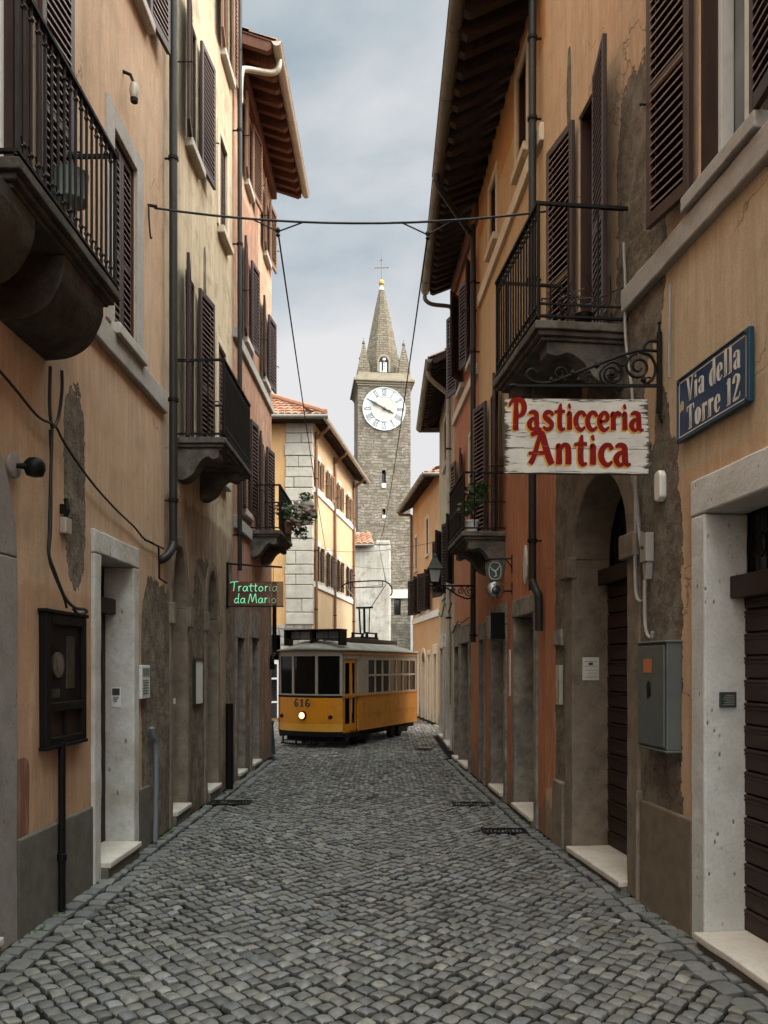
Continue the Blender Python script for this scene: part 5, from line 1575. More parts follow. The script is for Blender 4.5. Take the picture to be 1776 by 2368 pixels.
def red_paint(name, c, under, th):
    k = NT(name)
    a = k.noise(1.0, 6, 0.75, k.pos((9, 9, 70)))
    col = k.mix(k.rng(a, th, th + 0.03), c, under)
    b = k.noise(14, 4)
    col = k.mix(k.math('MULTIPLY', k.rng(b, 0.4, 0.75), 0.4), col, tuple(x * 0.55 for x in c))
    return k.set(col, 0.7, spec=0.1)
M['letter_red'] = red_paint('letter_red', (0.19, 0.008, 0.006), (0.24, 0.15, 0.11), 0.635)
M['letter_gold'] = red_paint('letter_gold', (0.62, 0.30, 0.055), (0.50, 0.44, 0.36), 0.64)
for nm, mt, dx, dy, b0, b1 in (('letter_shadow', 'letter_gold', -0.010, -0.011, 0.026, 0.0292), ('lettering', 'letter_red', 0, 0, 0.026, 0.0318)):
    q = MB(FS)
    sc = 0.129; sx = 1.0
    w1 = width('Pasticceria', FAT, sc, 0.03); f1 = 0.875 / w1
    text(q, 'Pasticceria', FAT, 0.042, 0.285, sc, b0, b1, 0.03, 1.12, f1, dx, dy)
    q.build(nm, M[mt], bd); q = MB(FS)
    w2 = width('Antica', FAT, sc * 1.12, 0.06); f2 = 0.63 / w2
    text(q, 'Antica', FAT, 0.165, 0.055, sc * 1.14, b0, b1, 0.06, 1.12, f2 * 1.04, dx, dy)
    q.build(nm, M[mt], bd)
# --- wrought iron bracket
BK = thing('sign_bracket', 'black wrought iron scroll bracket carrying the pastry shop board', 'bracket', (xw, YS, 3.5))
def FB(a, b, z): return (a, YS - 0.014 - b, z)
q = MB(FB)
zb = 3.505
q.box(0.86, xw - 0.03, -0.010, 0.010, zb - 0.009, zb + 0.009)
q.tube([(0.88, 0, zb), (0.85, 0, zb + 0.005), (0.83, 0, zb)], 0.012, 6)
q.build('arm', M['iron'], BK)
q = MB(FB); q.box(xw - 0.035, xw - 0.006, -0.013, 0.013, 3.33, 3.86); q.tube([(xw - 0.02, 0, 3.86), (xw - 0.02, 0, 3.92)], [0.012, 0.006], 8); q.lathe((xw - 0.02, 0, 3.92), [(0.004, -0.01), (0.014, 0), (0.004, 0.012)], 8)
q.tube(smoothpts([(xw - 0.02, 0, 3.34), (xw - 0.018, 0, 3.30), (xw - 0.004, 0, 3.26)], 4), 0.009, 6)
q.build('back_bar', M['iron'], BK)
q = MB(FB)
def scroll(cx, cz, r0, r1, a0, a1, th=0.009, n=26):
    pts = []
    for i in range(n + 1):
        f = i / n; a = a0 + (a1 - a0) * f; r = r0 + (r1 - r0) * f
        pts.append((cx + r * math.cos(a), 0, cz + r * math.sin(a)))
    q.tube(pts, th, 6)
X0 = xw - 0.035
q.tube(smoothpts([(X0, 0, 3.735), (X0 - 0.10, 0, 3.74), (X0 - 0.22, 0, 3.71), (X0 - 0.42, 0, 3.635), (X0 - 0.60, 0, 3.565), (X0 - 0.72, 0, 3.525), (X0 - 0.82, 0, 3.535), (X0 - 0.865, 0, 3.58), (X0 - 0.83, 0, 3.615), (X0 - 0.79, 0, 3.59)], 7), 0.010, 7)
q.tube(smoothpts([(X0, 0, 3.80), (X0 - 0.05, 0, 3.80), (X0 - 0.08, 0, 3.775), (X0 - 0.09, 0, 3.745)], 6), 0.010, 6)
q.tube(smoothpts([(X0 - 0.12, 0, 3.73), (X0 - 0.045, 0, 3.70), (X0 - 0.012, 0, 3.63), (X0 - 0.03, 0, 3.55), (X0 - 0.09, 0, 3.512)], 7), 0.010, 6)
scroll(X0 - 0.125, 3.63, 0.088, 0.02, R(95), R(95 + 600), 0.009, 40)
scroll(X0 - 0.30, 3.585, 0.075, 0.018, R(60), R(60 - 560), 0.009, 36)
scroll(X0 - 0.275, 3.58, 0.05, 0.012, R(180), R(180 + 420), 0.008)
scroll(X0 - 0.455, 3.555, 0.045, 0.012, R(70), R(70 + 480), 0.007)
scroll(X0 - 0.64, 3.585, 0.052, 0.014, R(-60), R(-60 + 480), 0.007)
scroll(X0 - 0.06, 3.535, 0.03, 0.01, R(0), R(420), 0.006)
q.tube(smoothpts([(X0 - 0.2, 0, 3.70), (X0 - 0.22, 0, 3.64), (X0 - 0.30, 0, 3.66), (X0 - 0.375, 0, 3.60), (X0 - 0.36, 0, 3.53), (X0 - 0.30, 0, 3.513)], 6), 0.008, 6)
for lx, lz, s_ in ((X0 - 0.40, 3.64, 0.03), (X0 - 0.56, 3.59, 0.026), (X0 - 0.52, 3.545, 0.024), (X0 - 0.70, 3.545, 0.022), (X0 - 0.30, 3.585, 0.03), (X0 - 0.09, 3.545, 0.03)):
    q.lathe((lx, 0, lz), [(0.001, -s_ * 0.8), (s_ * 0.7, -s_ * 0.2), (s_ * 0.5, s_ * 0.5), (0.001, s_)], 6)
q.build('scrollwork', M['iron'], BK, smooth=True)
# chains
for cx_, ztop_, zbot_ in ((0.988, 3.50, 3.415), (1.538, 3.50, 3.405)):
    ch = thing('chain', 'short iron chain holding the ' + ('left' if cx_ < 1.2 else 'right') + ' end of the pastry board', 'chain', (cx_, YS, 3.40), 'chains of the pastry board')
    q = MB()
    n = 4
    for i in range(n):
        zc = ztop_ - (i + 0.5) * (ztop_ - zbot_) / n
        h_ = 0.017; w_ = 0.009
        pts = [(w_ * math.cos(a), h_ * math.sin(a)) for a in np.linspace(0, 2 * math.pi, 11)[:-1]]
        q.tube([((cx_ + p[0], YS - 0.014, zc + p[1]) if i % 2 else (cx_, YS - 0.014 + p[0], zc + p[1])) for p in pts], 0.003, 5, closed=True)
    q.build('link', M['iron'], ch)

# --- enamel street sign
SS = thing('street_sign', 'blue enamel street sign reading Via della Torre 12', 'street sign', FR1(4.6, 0.03, 3.24))
def FV(a, b, z): return FR1(4.99 - a, 0.02 + b, 3.05 + z)
M['enamel'] = paint('enamel_blue', (0.011, 0.036, 0.092), 0.32, 0, 0.35, (0.02, 0.05, 0.085), 4, 0.5)
M['enamel_rim'] = paint('enamel_rim', (0.010, 0.045, 0.075), 0.4, 0, 0.5, (0.06, 0.09, 0.09), 8, 0.3)
M['enamel_white'] = paint('enamel_white', (0.62, 0.57, 0.50), 0.45, 0, 0.25, (0.4, 0.34, 0.28), 10)
SWd, SHt = 0.79, 0.385
q = MB(FV); q.box(0, SWd, 0, 0.012, 0, SHt); pl = q.build('plate', M['enamel'], SS, bevel=0.004)
q = MB(FV)
q.box(-0.006, 0.006, -0.01, 0.02, -0.006, SHt + 0.006); q.box(SWd - 0.014, SWd + 0.012, -0.01, 0.022, -0.006, SHt + 0.006)
q.box(0.006, SWd - 0.014, -0.01, 0.02, -0.006, 0.006); q.box(0.006, SWd - 0.014, -0.01, 0.02, SHt - 0.006, SHt + 0.006)
q.build('rim', M['enamel_rim'], pl, bevel=0.004)
q = MB(FV)
m_ = 0.022
for a0, a1, c0, c1 in ((m_, SWd - m_ - 0.01, m_, m_ + 0.006), (m_, SWd - m_ - 0.01, SHt - m_ - 0.006, SHt - m_), (m_ - 0.006, m_, m_, SHt - m_), (SWd - m_ - 0.01, SWd - m_ - 0.004, m_, SHt - m_)):
    q.box(a0, a1, 0.011, 0.0132, c0, c1)
q.build('border_line', M['enamel_white'], pl)
q = MB(FV)
text(q, 'Via della', SER, 0.118, 0.212, 0.100, 0.011, 0.0138, 0.14, 0.88, 0.585 / width('Via della', SER, 0.100, 0.14)); q.build('lettering', M['enamel_white'], pl); q = MB(FV)
text(q, 'Torre 12', SER, 0.118, 0.042, 0.100, 0.011, 0.0138, 0.14, 0.88, 0.585 / width('Torre 12', SER, 0.100, 0.14))
q.build('lettering', M['enamel_white'], pl)
q = MB(FV)
for a0, c0 in ((0.012, 0.014), (0.012, SHt - 0.014), (SWd - 0.022, 0.016), (SWd - 0.022, SHt - 0.014)):
    q.lathe((a0, 0.012, c0), [(0.016, 0), (0.016, 0.004), (0.011, 0.010), (0.003, 0.012)], 10, 'y')
q.build('bolt', M['enamel_rim'], pl, smooth=True)
q = MB(FV); q.prism([(0.022, 0.175), (0.075, 0.185), (0.078, 0.225), (0.058, 0.243), (0.024, 0.222)], 0.011, 0.0136, 'ac')
q.build('chipped_patch', paint('chip_cream', (0.42, 0.34, 0.17), 0.8), pl)

# --- neon trattoria sign
YN = 10.79
TN = thing('neon_sign', 'brown translucent sign with green neon script Trattoria da Mario', 'neon sign', (-1.75, YN, 2.47))
k = NT('sign_acrylic'); k.b.inputs['Alpha'].default_value = 0.62
nz_ = k.noise(5, 4)
M['acrylic'] = k.set(k.mix(k.rng(nz_, 0.35, 0.65), (0.17, 0.062, 0.032), (0.11, 0.042, 0.024)), 0.3)
q = MB(); q.box(-2.10, -1.365, YN - 0.008, YN + 0.008, 2.472, 2.80); pn = q.build('panel', M['acrylic'], TN)
q = MB(); q.box(-2.17, -1.363, YN - 0.012, YN + 0.012, 2.455, 2.471); q.box(-2.135, -2.105, YN - 0.014, YN + 0.014, 2.44, 3.06)
q.tube([(-2.14, YN, 3.045), (-1.75, YN, 3.015), (-1.38, YN, 2.995)], 0.013, 8)
for xx in (-1.98, -1.5): q.tube([(xx, YN, 3.02), (xx, YN, 2.80)], 0.004, 5)
q.build('frame', M['black'], TN)
M['neon'] = emis('neon_green', (0.20, 0.80, 0.46), 0.24)
k = NT('neon_off'); M['neon_dim'] = k.set((0.28, 0.40, 0.26), 0.3); k.b.inputs['Emission Color'].default_value = (0.30, 0.55, 0.30, 1); k.b.inputs['Emission Strength'].default_value = 0.07
def neon(s, x, z, sc, sx, nlit):
    for i, ch in enumerate(s):
        if ch == ' ':
            x += 0.22 * sc * sx; continue
        adv, sts = NEON[ch]
        qq = MB()
        for st in sts:
            P = smoothpts(st, 5)
            qq.tube([(x + p[0] * sc * sx, YN - 0.026, z + p[1] * sc) for p in P], 0.0042, 6)
        for st in sts:
            qq.tube([(x + st[0][0] * sc * sx, YN - 0.026, z + st[0][1] * sc), (x + st[0][0] * sc * sx, YN - 0.006, z + st[0][1] * sc)], 0.004, 5)
        qq.build('neon_letter', M['neon'] if i < nlit else M['neon_dim'], pn, smooth=True)
        x += (adv + 0.06) * sc * sx
def nw(s): return sum(0.22 if c == ' ' else NEON[c][0] + 0.06 for c in s)
neon('Trattoria', -2.07, 2.665, 0.088, 0.64 / (nw('Trattoria') * 0.088), 7)
neon('da Mario', -2.03, 2.505, 0.088, 0.58 / (nw('da Mario') * 0.088), 6)

# ------------------------------------------------------------------ tram
TR = thing('tram', 'old orange and cream tram with lit headlight and roof pantograph', 'tram', (-0.7, 17.9, 0))
TP = Vector((-0.83, 15.95, 0)); td = Vector((0.415, 0.91, 0)).normalized(); tn = Vector((-td.y, td.x, 0))
def FTm(l, a, z):      # l back along the car, a across from the right side to the left, z up
    p = TP + td * l + tn * a
    return (p.x, p.y, z)
TWd, TL = 1.50, 3.95
M['tram_orange'] = paint('tram_orange', (0.62, 0.225, 0.010), 0.42, 0, 0.45, (0.30, 0.105, 0.015), 4.5, 0.3)
M['tram_side'] = paint('tram_orange_side', (0.52, 0.20, 0.026), 0.55, 0, 0.5, (0.25, 0.095, 0.022), 4.5, 0.25)
M['tram_yellow'] = paint('tram_yellow_band', (0.66, 0.30, 0.030), 0.42, 0, 0.3, (0.30, 0.14, 0.03), 3)
M['tram_cream'] = paint('tram_cream', (0.34, 0.275, 0.215), 0.5, 0, 0.6, (0.18, 0.125, 0.09), 5, 0.3)
M['tram_roof'] = paint('tram_roof_grey', (0.19, 0.175, 0.145), 0.65, 0, 0.7, (0.075, 0.065, 0.055), 3.5, 0.25)
M['tram_black'] = paint('tram_undercarriage', (0.006, 0.0055, 0.005), 0.7, 0.0, 0.2, (0.012, 0.01, 0.008), 5, 0.15)
k = NT('tram_glass'); k.b.inputs['Alpha'].default_value = 0.965; k.b.inputs['IOR'].default_value = 1.5
M['tram_glass'] = k.set((0.004, 0.0045, 0.004), 0.04, spec=0.22)
def bow(a): return -0.17 * (1 - (2 * a / TWd - 1) ** 2)
def Ffront(a, w, z):   # front panel: a across, w outwards
    return FTm(bow(a) - w + 0.02, a, z)
ex = [i * TWd / 12 for i in range(13)]
def fpanel(mb, z0, z1, t=0.03, a0=0.0, a1=TWd, holes=()):
    aa = sorted({x for x in ex if a0 < x < a1} | {a0, a1} | {h for hh in holes for h in hh[:2]})
    for p, q_ in zip(aa, aa[1:]):
        mid = (p + q_) / 2
        zs_ = [(z0, z1)]
        for h in holes:
            if h[0] <= mid <= h[1]:
                zs_ = [(z0, h[2]), (h[3], z1)]
        for c, d in zs_:
            if d - c > 1e-4:
                mb.add([(p, 0, c), (q_, 0, c), (q_, 0, d), (p, 0, d), (p, -t, c), (q_, -t, c), (q_, -t, d), (p, -t, d)],
                       [(0, 1, 2, 3), (7, 6, 5, 4), (0, 1, 5, 4), (2, 3, 7, 6), (1, 2, 6, 5), (3, 0, 4, 7)])
q = MB(Ffront); fpanel(q, 0.485, 1.015); fr_ = q.build('front_apron', M['tram_orange'], TR)
q = MB(Ffront); fpanel(q, 0.335, 0.483); q.build('lower_band', M['tram_yellow'], TR)
q = MB(Ffront); fpanel(q, 0.235, 0.333, 0.06); q.build('bumper', M['tram_black'], TR)
q = MB(Ffront); fpanel(q, 1.017, 1.06, 0.04); q.build('black_strip', M['tram_black'], TR)
HW = [(0.06, 0.50, 1.09, 1.86), (0.55, 1.06, 1.09, 1.86), (1.11, 1.44, 1.09, 1.86)]
q = MB(Ffront); fpanel(q, 1.062, 1.985, 0.04, holes=HW); fwin = q.build('windscreen_frame', M['tram_cream'], TR)
q = MB(Ffront)
for h in HW:
    q2 = MB(lambda a, w, z: Ffront(a, w - 0.022, z)); fpanel(q2, h[2] - 0.01, h[3] + 0.01, 0.006, h[0] - 0.01, h[1] + 0.01)
    q2.build('windscreen', M['tram_glass'], fwin)
# side panels with door and windows
def Fside(l, w, z): return FTm(l, -w, z)
def Ffar(l, w, z): return FTm(l, TWd + w, z)
for Fn, near in ((Fside, True), (Ffar, False)):
    wins = []
    d0, d1 = 0.10, 0.72
    nW = 7; l0, l1 = 1.18, TL - 0.10
    for i in range(nW):
        a0 = l0 + (l1 - l0) * i / nW + 0.022; a1 = l0 + (l1 - l0) * (i + 1) / nW - 0.022
        wins.append(dict(y0=a0, y1=a1, z0=1.09, z1=1.44, d=0.03)); wins.append(dict(y0=a0, y1=a1, z0=1.485, z1=1.79, d=0.03))
    dh = [dict(y0=d0, y1=d1, z0=0.30, z1=1.80, d=0.05)]
    q = MB(Fn); panel(q, 0.0, TL, 1.045, 1.985, wins + [dict(y0=d0, y1=d1, z0=1.045, z1=1.80, d=0.05)], wobble=False, step=1); sp_ = q.build('side_upper', M['tram_cream'], TR)
    q = MB(Fn); panel(q, 0.0, TL, 0.31, 1.043, [dict(y0=d0, y1=d1, z0=0.31, z1=1.043, d=0.05)], w=0.004, wobble=False, step=1)
    lo_ = q.build('side_lower', M['tram_side'], TR)
    q = MB(Fn)
    for l_ in (0.84, 2.3):
        q.box(l_, l_ + 0.012, 0, 0.010, 0.32, 1.03)
    q.box(0.85, TL, 0, 0.009, 0.655, 0.665); q.box(0.0, TL, 0, 0.016, 1.03, 1.06); q.box(0.84, TL, 0, 0.012, 0.31, 0.335); q.box(0.0, TL, 0, 0.02, 1.90, 1.925)
    q.build('beading', M['tram_side'], lo_)
    for h in wins:
        q = MB(Fn); q.box(h['y0'] - 0.01, h['y1'] + 0.01, -0.028, -0.022, h['z0'] - 0.01, h['z1'] + 0.01); q.build('window', M['tram_glass'], sp_)
    # folding door
    q = MB(Fn)
    for p_, r_ in ((d0 + 0.01, (d0 + d1) / 2 - 0.008), ((d0 + d1) / 2 + 0.008, d1 - 0.08)):
        for a0, a1, c0, c1 in ((p_, p_ + 0.04, 0.3, 1.79), (r_ - 0.04, r_, 0.3, 1.79), (p_ + 0.04, r_ - 0.04, 0.3, 0.48), (p_ + 0.04, r_ - 0.04, 1.0, 1.09), (p_ + 0.04, r_ - 0.04, 1.72, 1.79)):
            q.box(a0, a1, -0.045, -0.02, c0, c1)
    do_ = q.build('door', M['tram_orange'], TR)
    q = MB(Fn)
    for p_, r_ in ((d0 + 0.01, (d0 + d1) / 2 - 0.008), ((d0 + d1) / 2 + 0.008, d1 - 0.08)):
        q.box(p_ + 0.035, r_ - 0.035, -0.038, -0.03, 0.47, 1.01); q.box(p_ + 0.035, r_ - 0.035, -0.038, -0.03, 1.08, 1.73)
    q.box(d1 - 0.075, d1 + 0.0, -0.06, -0.05, 0.3, 1.8)
    q.build('door_pane', M['tram_glass'], do_)
    q = MB(Fn); q.tube([((d0 + d1) / 2, 0.0, 0.7), ((d0 + d1) / 2, 0.0, 1.5)], 0.010, 6); q.build('handle', M['tram_cream'], do_)
    q = MB(Fn); q.box(d0 - 0.02, d1 + 0.04, -0.10, 0.03, 0.20, 0.285); q.build('step', M['tram_black'], TR, bevel=0.01)
# rear wall
q = MB(lambda a, w, z: FTm(TL - 0.02 + w, a, z)); q.box(0, TWd, -0.03, 0.0, 0.31, 1.985); q.build('rear_wall', M['tram_side'], TR)
# floor, seats
q = MB(FTm); q.box(0.0, TL - 0.05, 0.02, TWd - 0.02, 0.30, 0.34); q.build('floor', M['tram_black'], TR)
q = MB(FTm)
for i in range(5):
    l_ = 1.25 + i * 0.5
    for a0 in (0.12, 0.95):
        q.box(l_, l_ + 0.34, a0, a0 + 0.42, 0.34, 0.72); q.box(l_ + 0.29, l_ + 0.35, a0, a0 + 0.42, 0.72, 1.22)
q.box(0.15, 0.3, 0.5, 1.0, 0.34, 1.0)
for l_ in (0.85, 1.9, 2.9):
    for a0 in (0.5, 0.98): q.tube([(l_, a0, 0.34), (l_, a0, 1.95)], 0.012, 6)
q.build('seats', M['doorwood'], TR)
M['seat_red'] = paint('notice_red', (0.55, 0.05, 0.03), 0.6)
q = MB(Fside); q.box(2.90, 3.02, -0.10, -0.09, 1.12, 1.42); q.build('red_notice', M['seat_red'], TR)
# roof
def roofprof(a):
    f = 2 * a / TWd - 1
    return 1.985 + 0.205 * (1 - abs(f) ** 2.6)
q = MB()
na = 18
ls = [-0.20, -0.17, -0.10, 0.0, 0.12, 0.3, 0.6, 1.0, TL - 0.6, TL - 0.2, TL - 0.05, TL + 0.06]
vs = []; fs = []
for l_ in ls:
    e = min(1.0, max(0.0, (l_ + 0.20) / 0.5)) ** 0.5 * min(1.0, max(0.0, (TL + 0.06 - l_) / 0.4)) ** 0.5
    for i in range(na + 1):
        a_ = -0.035 + (TWd + 0.07) * i / na
        aa = min(max(a_, 0), TWd)
        lb = bow(aa) * max(0, 1 - (l_ + 0.2) / 0.6) if l_ < 0.4 else 0
        z_ = 1.985 + (roofprof(aa) - 1.985) * e
        vs.append(FTm(l_ + lb + (0.14 if l_ < -0.05 else 0.14 * max(0, 1 - (l_ + 0.05) / 0.4)), a_, z_))
for i in range(len(ls) - 1):
    for j in range(na):
        fs.append((i * (na + 1) + j, i * (na + 1) + j + 1, (i + 1) * (na + 1) + j + 1, (i + 1) * (na + 1) + j))
q.v = [tuple(v) for v in vs]; q.f = fs
rf = q.build('roof', M['tram_roof'], TR, smooth=True)
sd = rf.modifiers.new('solid', 'SOLIDIFY'); sd.thickness = 0.03; sd.offset = -1
# destination box over the front
q = MB(FTm)
q.box(0.02, 0.10, 0.08, TWd - 0.12, 2.195, 2.215); q.box(0.02, 0.34, 0.06, TWd - 0.10, 2.385, 2.41)
for a_ in (0.07, 0.72, TWd - 0.16): q.box(0.03, 0.33, a_, a_ + 0.05, 2.08, 2.385)
q.box(0.2, 0.24, 0.12, TWd - 0.16, 2.215, 2.385)
db = q.build('destination_box', M['black'], TR, bevel=0.006)
q = MB(FTm)
for a0, a1 in ((0.15, 0.40), (0.42, 0.70), (0.80, 1.08), (1.10, 1.30)): q.box(0.17, 0.19, a0, a1, 2.225, 2.375)
q.build('pane', M['glass_grey'], db)
q = MB(FTm); q.box(1.15, TL - 0.25, 0.42, 0.62, 2.185, 2.27); q.box(1.15, TL - 0.25, 0.92, 1.10, 2.185, 2.27); q.box(1.2, TL - 0.3, 0.60, 0.94, 2.20, 2.25)
q.build('roof_duct', M['rafter_dark'], TR, bevel=0.01)
# pantograph
q = MB(FTm)
pl_ = 2.55; pc = 0.75
q.box(pl_ - 0.3, pl_ + 0.3, pc - 0.22, pc + 0.22, 2.27, 2.33)
for dl_, da_ in ((-0.25, -0.18), (0.25, -0.18), (-0.25, 0.18), (0.25, 0.18)): q.lathe((pl_ + dl_, pc + da_, 2.33), [(0.03, 0), (0.045, 0.03), (0.03, 0.06), (0.045, 0.09), (0.03, 0.11)], 8)
q.tube([(pl_ - 0.3, pc - 0.16, 2.42), (pl_ + 0.3, pc - 0.16, 2.42)], 0.02, 6); q.tube([(pl_ - 0.3, pc + 0.16, 2.42), (pl_ + 0.3, pc + 0.16, 2.42)], 0.02, 6)
pb_ = q.build('pantograph_base', M['tram_black'], TR)
q = MB(FTm)
for da_, rr_ in ((-0.13, 0.012), (0.0, 0.028), (0.12, 0.020)): q.tube([(pl_, pc + da_ * 0.9, 2.42), (pl_, pc + da_ * 1.1 + 0.01, 3.02)], rr_, 8)
q.box(pl_ - 0.05, pl_ + 0.05, pc - 0.20, pc + 0.20, 3.0, 3.04)
q.build('pantograph_mast', M['tram_black'], TR)
pg = MB(FTm)
pg.tube([(pl_, pc + 0.18, 3.04), (pl_, pc + 0.30, 3.32), (pl_, pc + 0.42, 3.44), (pl_, pc + 0.46, 3.58)], 0.010, 6)
pg.tube([(pl_, pc - 0.18, 3.04), (pl_, pc - 0.54, 3.53)], 0.012, 6)
pg.build('pantograph_arm', M['pipe_pale'], TR)
q = MB(FTm)
q.tube(smoothpts([(pl_, pc + 0.60, 3.53), (pl_, pc + 0.50, 3.60), (pl_, pc + 0.3, 3.635), (pl_, pc - 0.3, 3.635), (pl_, pc - 0.55, 3.60), (pl_, pc - 0.68, 3.48), (pl_, pc - 0.70, 3.34), (pl_, pc - 0.66, 3.28)], 6), 0.016, 7)
q.tube([(pl_ + 0.03, pc + 0.32, 3.50), (pl_ + 0.03, pc - 0.46, 3.49)], 0.012, 6)
for da_ in (0.32, -0.46): q.tube([(pl_ + 0.02, pc + da_, 3.49), (pl_, pc + da_, 3.61)], 0.010, 6)
q.build('contact_bow', M['tram_black'], TR)
# lamps, number
M['lamp_on'] = emis('headlight_on', (1.0, 0.74, 0.42), 0.42)
def fdisc(a, z, r, w0, w1, mat, name, parent, r2=None):
    b_ = bow(a)
    c = FTm(b_ + 0.02, a, z)
    q = MB(lambda x, y, zz: (c[0] + tn.x * x - td.x * y, c[1] + tn.y * x - td.y * y, c[2] + zz))
    q.lathe((0, 0, 0), [(r, w0), (r2 or r, w1)], 20, 'y')
    return q.build(name, mat, parent, smooth=True)
hl = fdisc(0.83, 0.655, 0.095, -0.02, 0.05, M['tram_black'], 'headlight', TR, 0.085)
fdisc(0.83, 0.655, 0.074, 0.045, 0.056, M['lamp_on'], 'lens', hl, 0.062)
for a_ in (0.24, 1.40):
    ml = fdisc(a_, 0.63, 0.045, -0.02, 0.035, M['tram_black'], 'marker_lamp', TR, 0.035)
    fdisc(a_, 0.63, 0.026, 0.03, 0.042, M['seats'] if 'seats' in M else M['brown'], 'lens', ml, 0.02)
q = MB(Ffront)
DG = {'6': (0.56, [('s', [(0.46, 0.92, 0.12), (0.28, 0.98, 0.16), (0.12, 0.6, 0.2), (0.14, 0.16, 0.18), (0.32, 0.03, 0.14), (0.46, 0.24, 0.18), (0.38, 0.48, 0.14), (0.18, 0.44, 0.1)])]),
      '1': (0.5, [('l', [(0.27, 0.98, 0.2), (0.27, 0.02, 0.2)]), ('l', [(0.08, 0.78, 0.1), (0.27, 0.95, 0.12)]), ('l', [(0.08, 0.04, 0.1), (0.46, 0.04, 0.1)])])}
qq = MB(lambda a, w, z: Ffront(-a, w, z))
text(qq, '616', DG, -1.05, 0.83, 0.155, 0.0, 0.006, 0.12, 1.0, 1.35)
qq.build('fleet_number', M['numeral'], fr_)
# undercarriage
q = MB(FTm)
q.box(0.25, TL - 0.2, 0.14, TWd - 0.14, 0.17, 0.31); q.box(0.0, 0.5, 0.2, TWd - 0.2, 0.12, 0.25)
q.box(TL - 0.45, TL + 0.04, 0.1, TWd - 0.1, 0.19, 0.31)
for l_ in (0.75, 2.95):
    q.box(l_, l_ + 0.55, 0.06, 0.13, 0.10, 0.26); q.box(l_, l_ + 0.55, TWd - 0.13, TWd - 0.06, 0.10, 0.26)
q.build('undercarriage', M['tram_black'], TR, bevel=0.01)
for l_ in (0.85, 1.25, 2.75, 3.15, ):
    for a_ in (0.16, TWd - 0.16):
        q = MB(lambda x, y, z, l_=l_, a_=a_: FTm(l_ + x, a_ + y, 0.155 + z)); q.lathe((0, 0, 0), [(0.10, -0.05), (0.15, -0.04), (0.15, 0.0), (0.165, 0.02), (0.165, 0.05), (0.09, 0.05)], 18, 'y')
        q.build('wheel', M['tram_black'], TR, smooth=True)
q = MB(Ffront); fpanel(q, 0.055, 0.085, 0.03, 0.55, TWd - 0.05); fpanel(q, 0.13, 0.15, 0.03, 0.6, TWd - 0.1)
for a_ in (0.65, 1.0, 1.38): q.box(a_, a_ + 0.03, -0.05, -0.01, 0.055, 0.24)
q.build('fender', M['tram_black'], TR)
# tram rails in the paving
M['rail'] = paint('rail_steel', (0.10, 0.095, 0.09), 0.35, 0.8, 0.3)

# ------------------------------------------------------------------ small things on the left wall
def wall_box(mb, y0, y1, w0, w1, z0, z1): mb.box(y0, y1, w0, w1, z0, z1)
t = thing('display_case', 'black framed glass display case on the tan wall', 'display case', FL(5.45, 0, 1.13))
q = MB(FL)
for a0, a1, c0, c1 in ((5.12, 5.19, 1.13, 2.0), (5.71, 5.78, 1.13, 2.0), (5.19, 5.71, 1.93, 2.0), (5.19, 5.71, 1.13, 1.18), (5.19, 5.71, 1.35, 1.41)): q.box(a0, a1, 0, 0.055, c0, c1)
q.box(5.10, 5.80, 0, 0.065, 2.0, 2.025); q.box(5.11, 5.79, 0, 0.062, 1.105, 1.13); q.box(5.44, 5.46, 0.0, 0.045, 1.18, 1.35)
q.build('frame', M['black'], t, bevel=0.006)
q = MB(FL); q.box(5.19, 5.71, 0.0, 0.02, 1.18, 1.93); q.build('backboard', M['doorwood'], t)
q = MB(FL); q.lathe((5.34, 0.02, 1.66), [(0.085, 0), (0.085, 0.02), (0.06, 0.022)], 20, 'y'); q.box(5.26, 5.38, 0.02, 0.03, 1.44, 1.50); q.box(5.50, 5.62, 0.02, 0.03, 1.50, 1.86)
q.build('pictures', M['archstone'], t)
k = NT('case_glass'); k.b.inputs['Alpha'].default_value = 0.30; M['case_glass'] = k.set((0.01, 0.01, 0.01), 0.04, spec=0.5)
q = MB(FL); q.box(5.19, 5.71, 0.038, 0.042, 1.41, 1.93); q.build('pane', M['case_glass'], t)

t = thing('wall_lamp', 'small round black lamp on the grey arch at far left', 'lamp', FL(4.74, 0.03, 2.84))
q = MB(FL); q.lathe((4.72, 0.03, 2.84), [(0.075, 0), (0.075, 0.014), (0.05, 0.02)], 18, 'y'); q.build('base_plate', M['greystone'], t, smooth=True)
q = MB(FL); q.tube([(4.72, 0.05, 2.84), (4.74, 0.10, 2.84), (4.76, 0.13, 2.86)], [0.014, 0.02, 0.03], 10); q.build('arm', M['black'], t, smooth=True)
q = MB(FL); q.lathe((4.78, 0.13, 2.84), [(0.01, -0.055), (0.048, -0.045), (0.062, -0.01), (0.06, 0.03), (0.04, 0.055), (0.01, 0.065)], 18); q.build('lamp_head', M['black'], t, smooth=True)

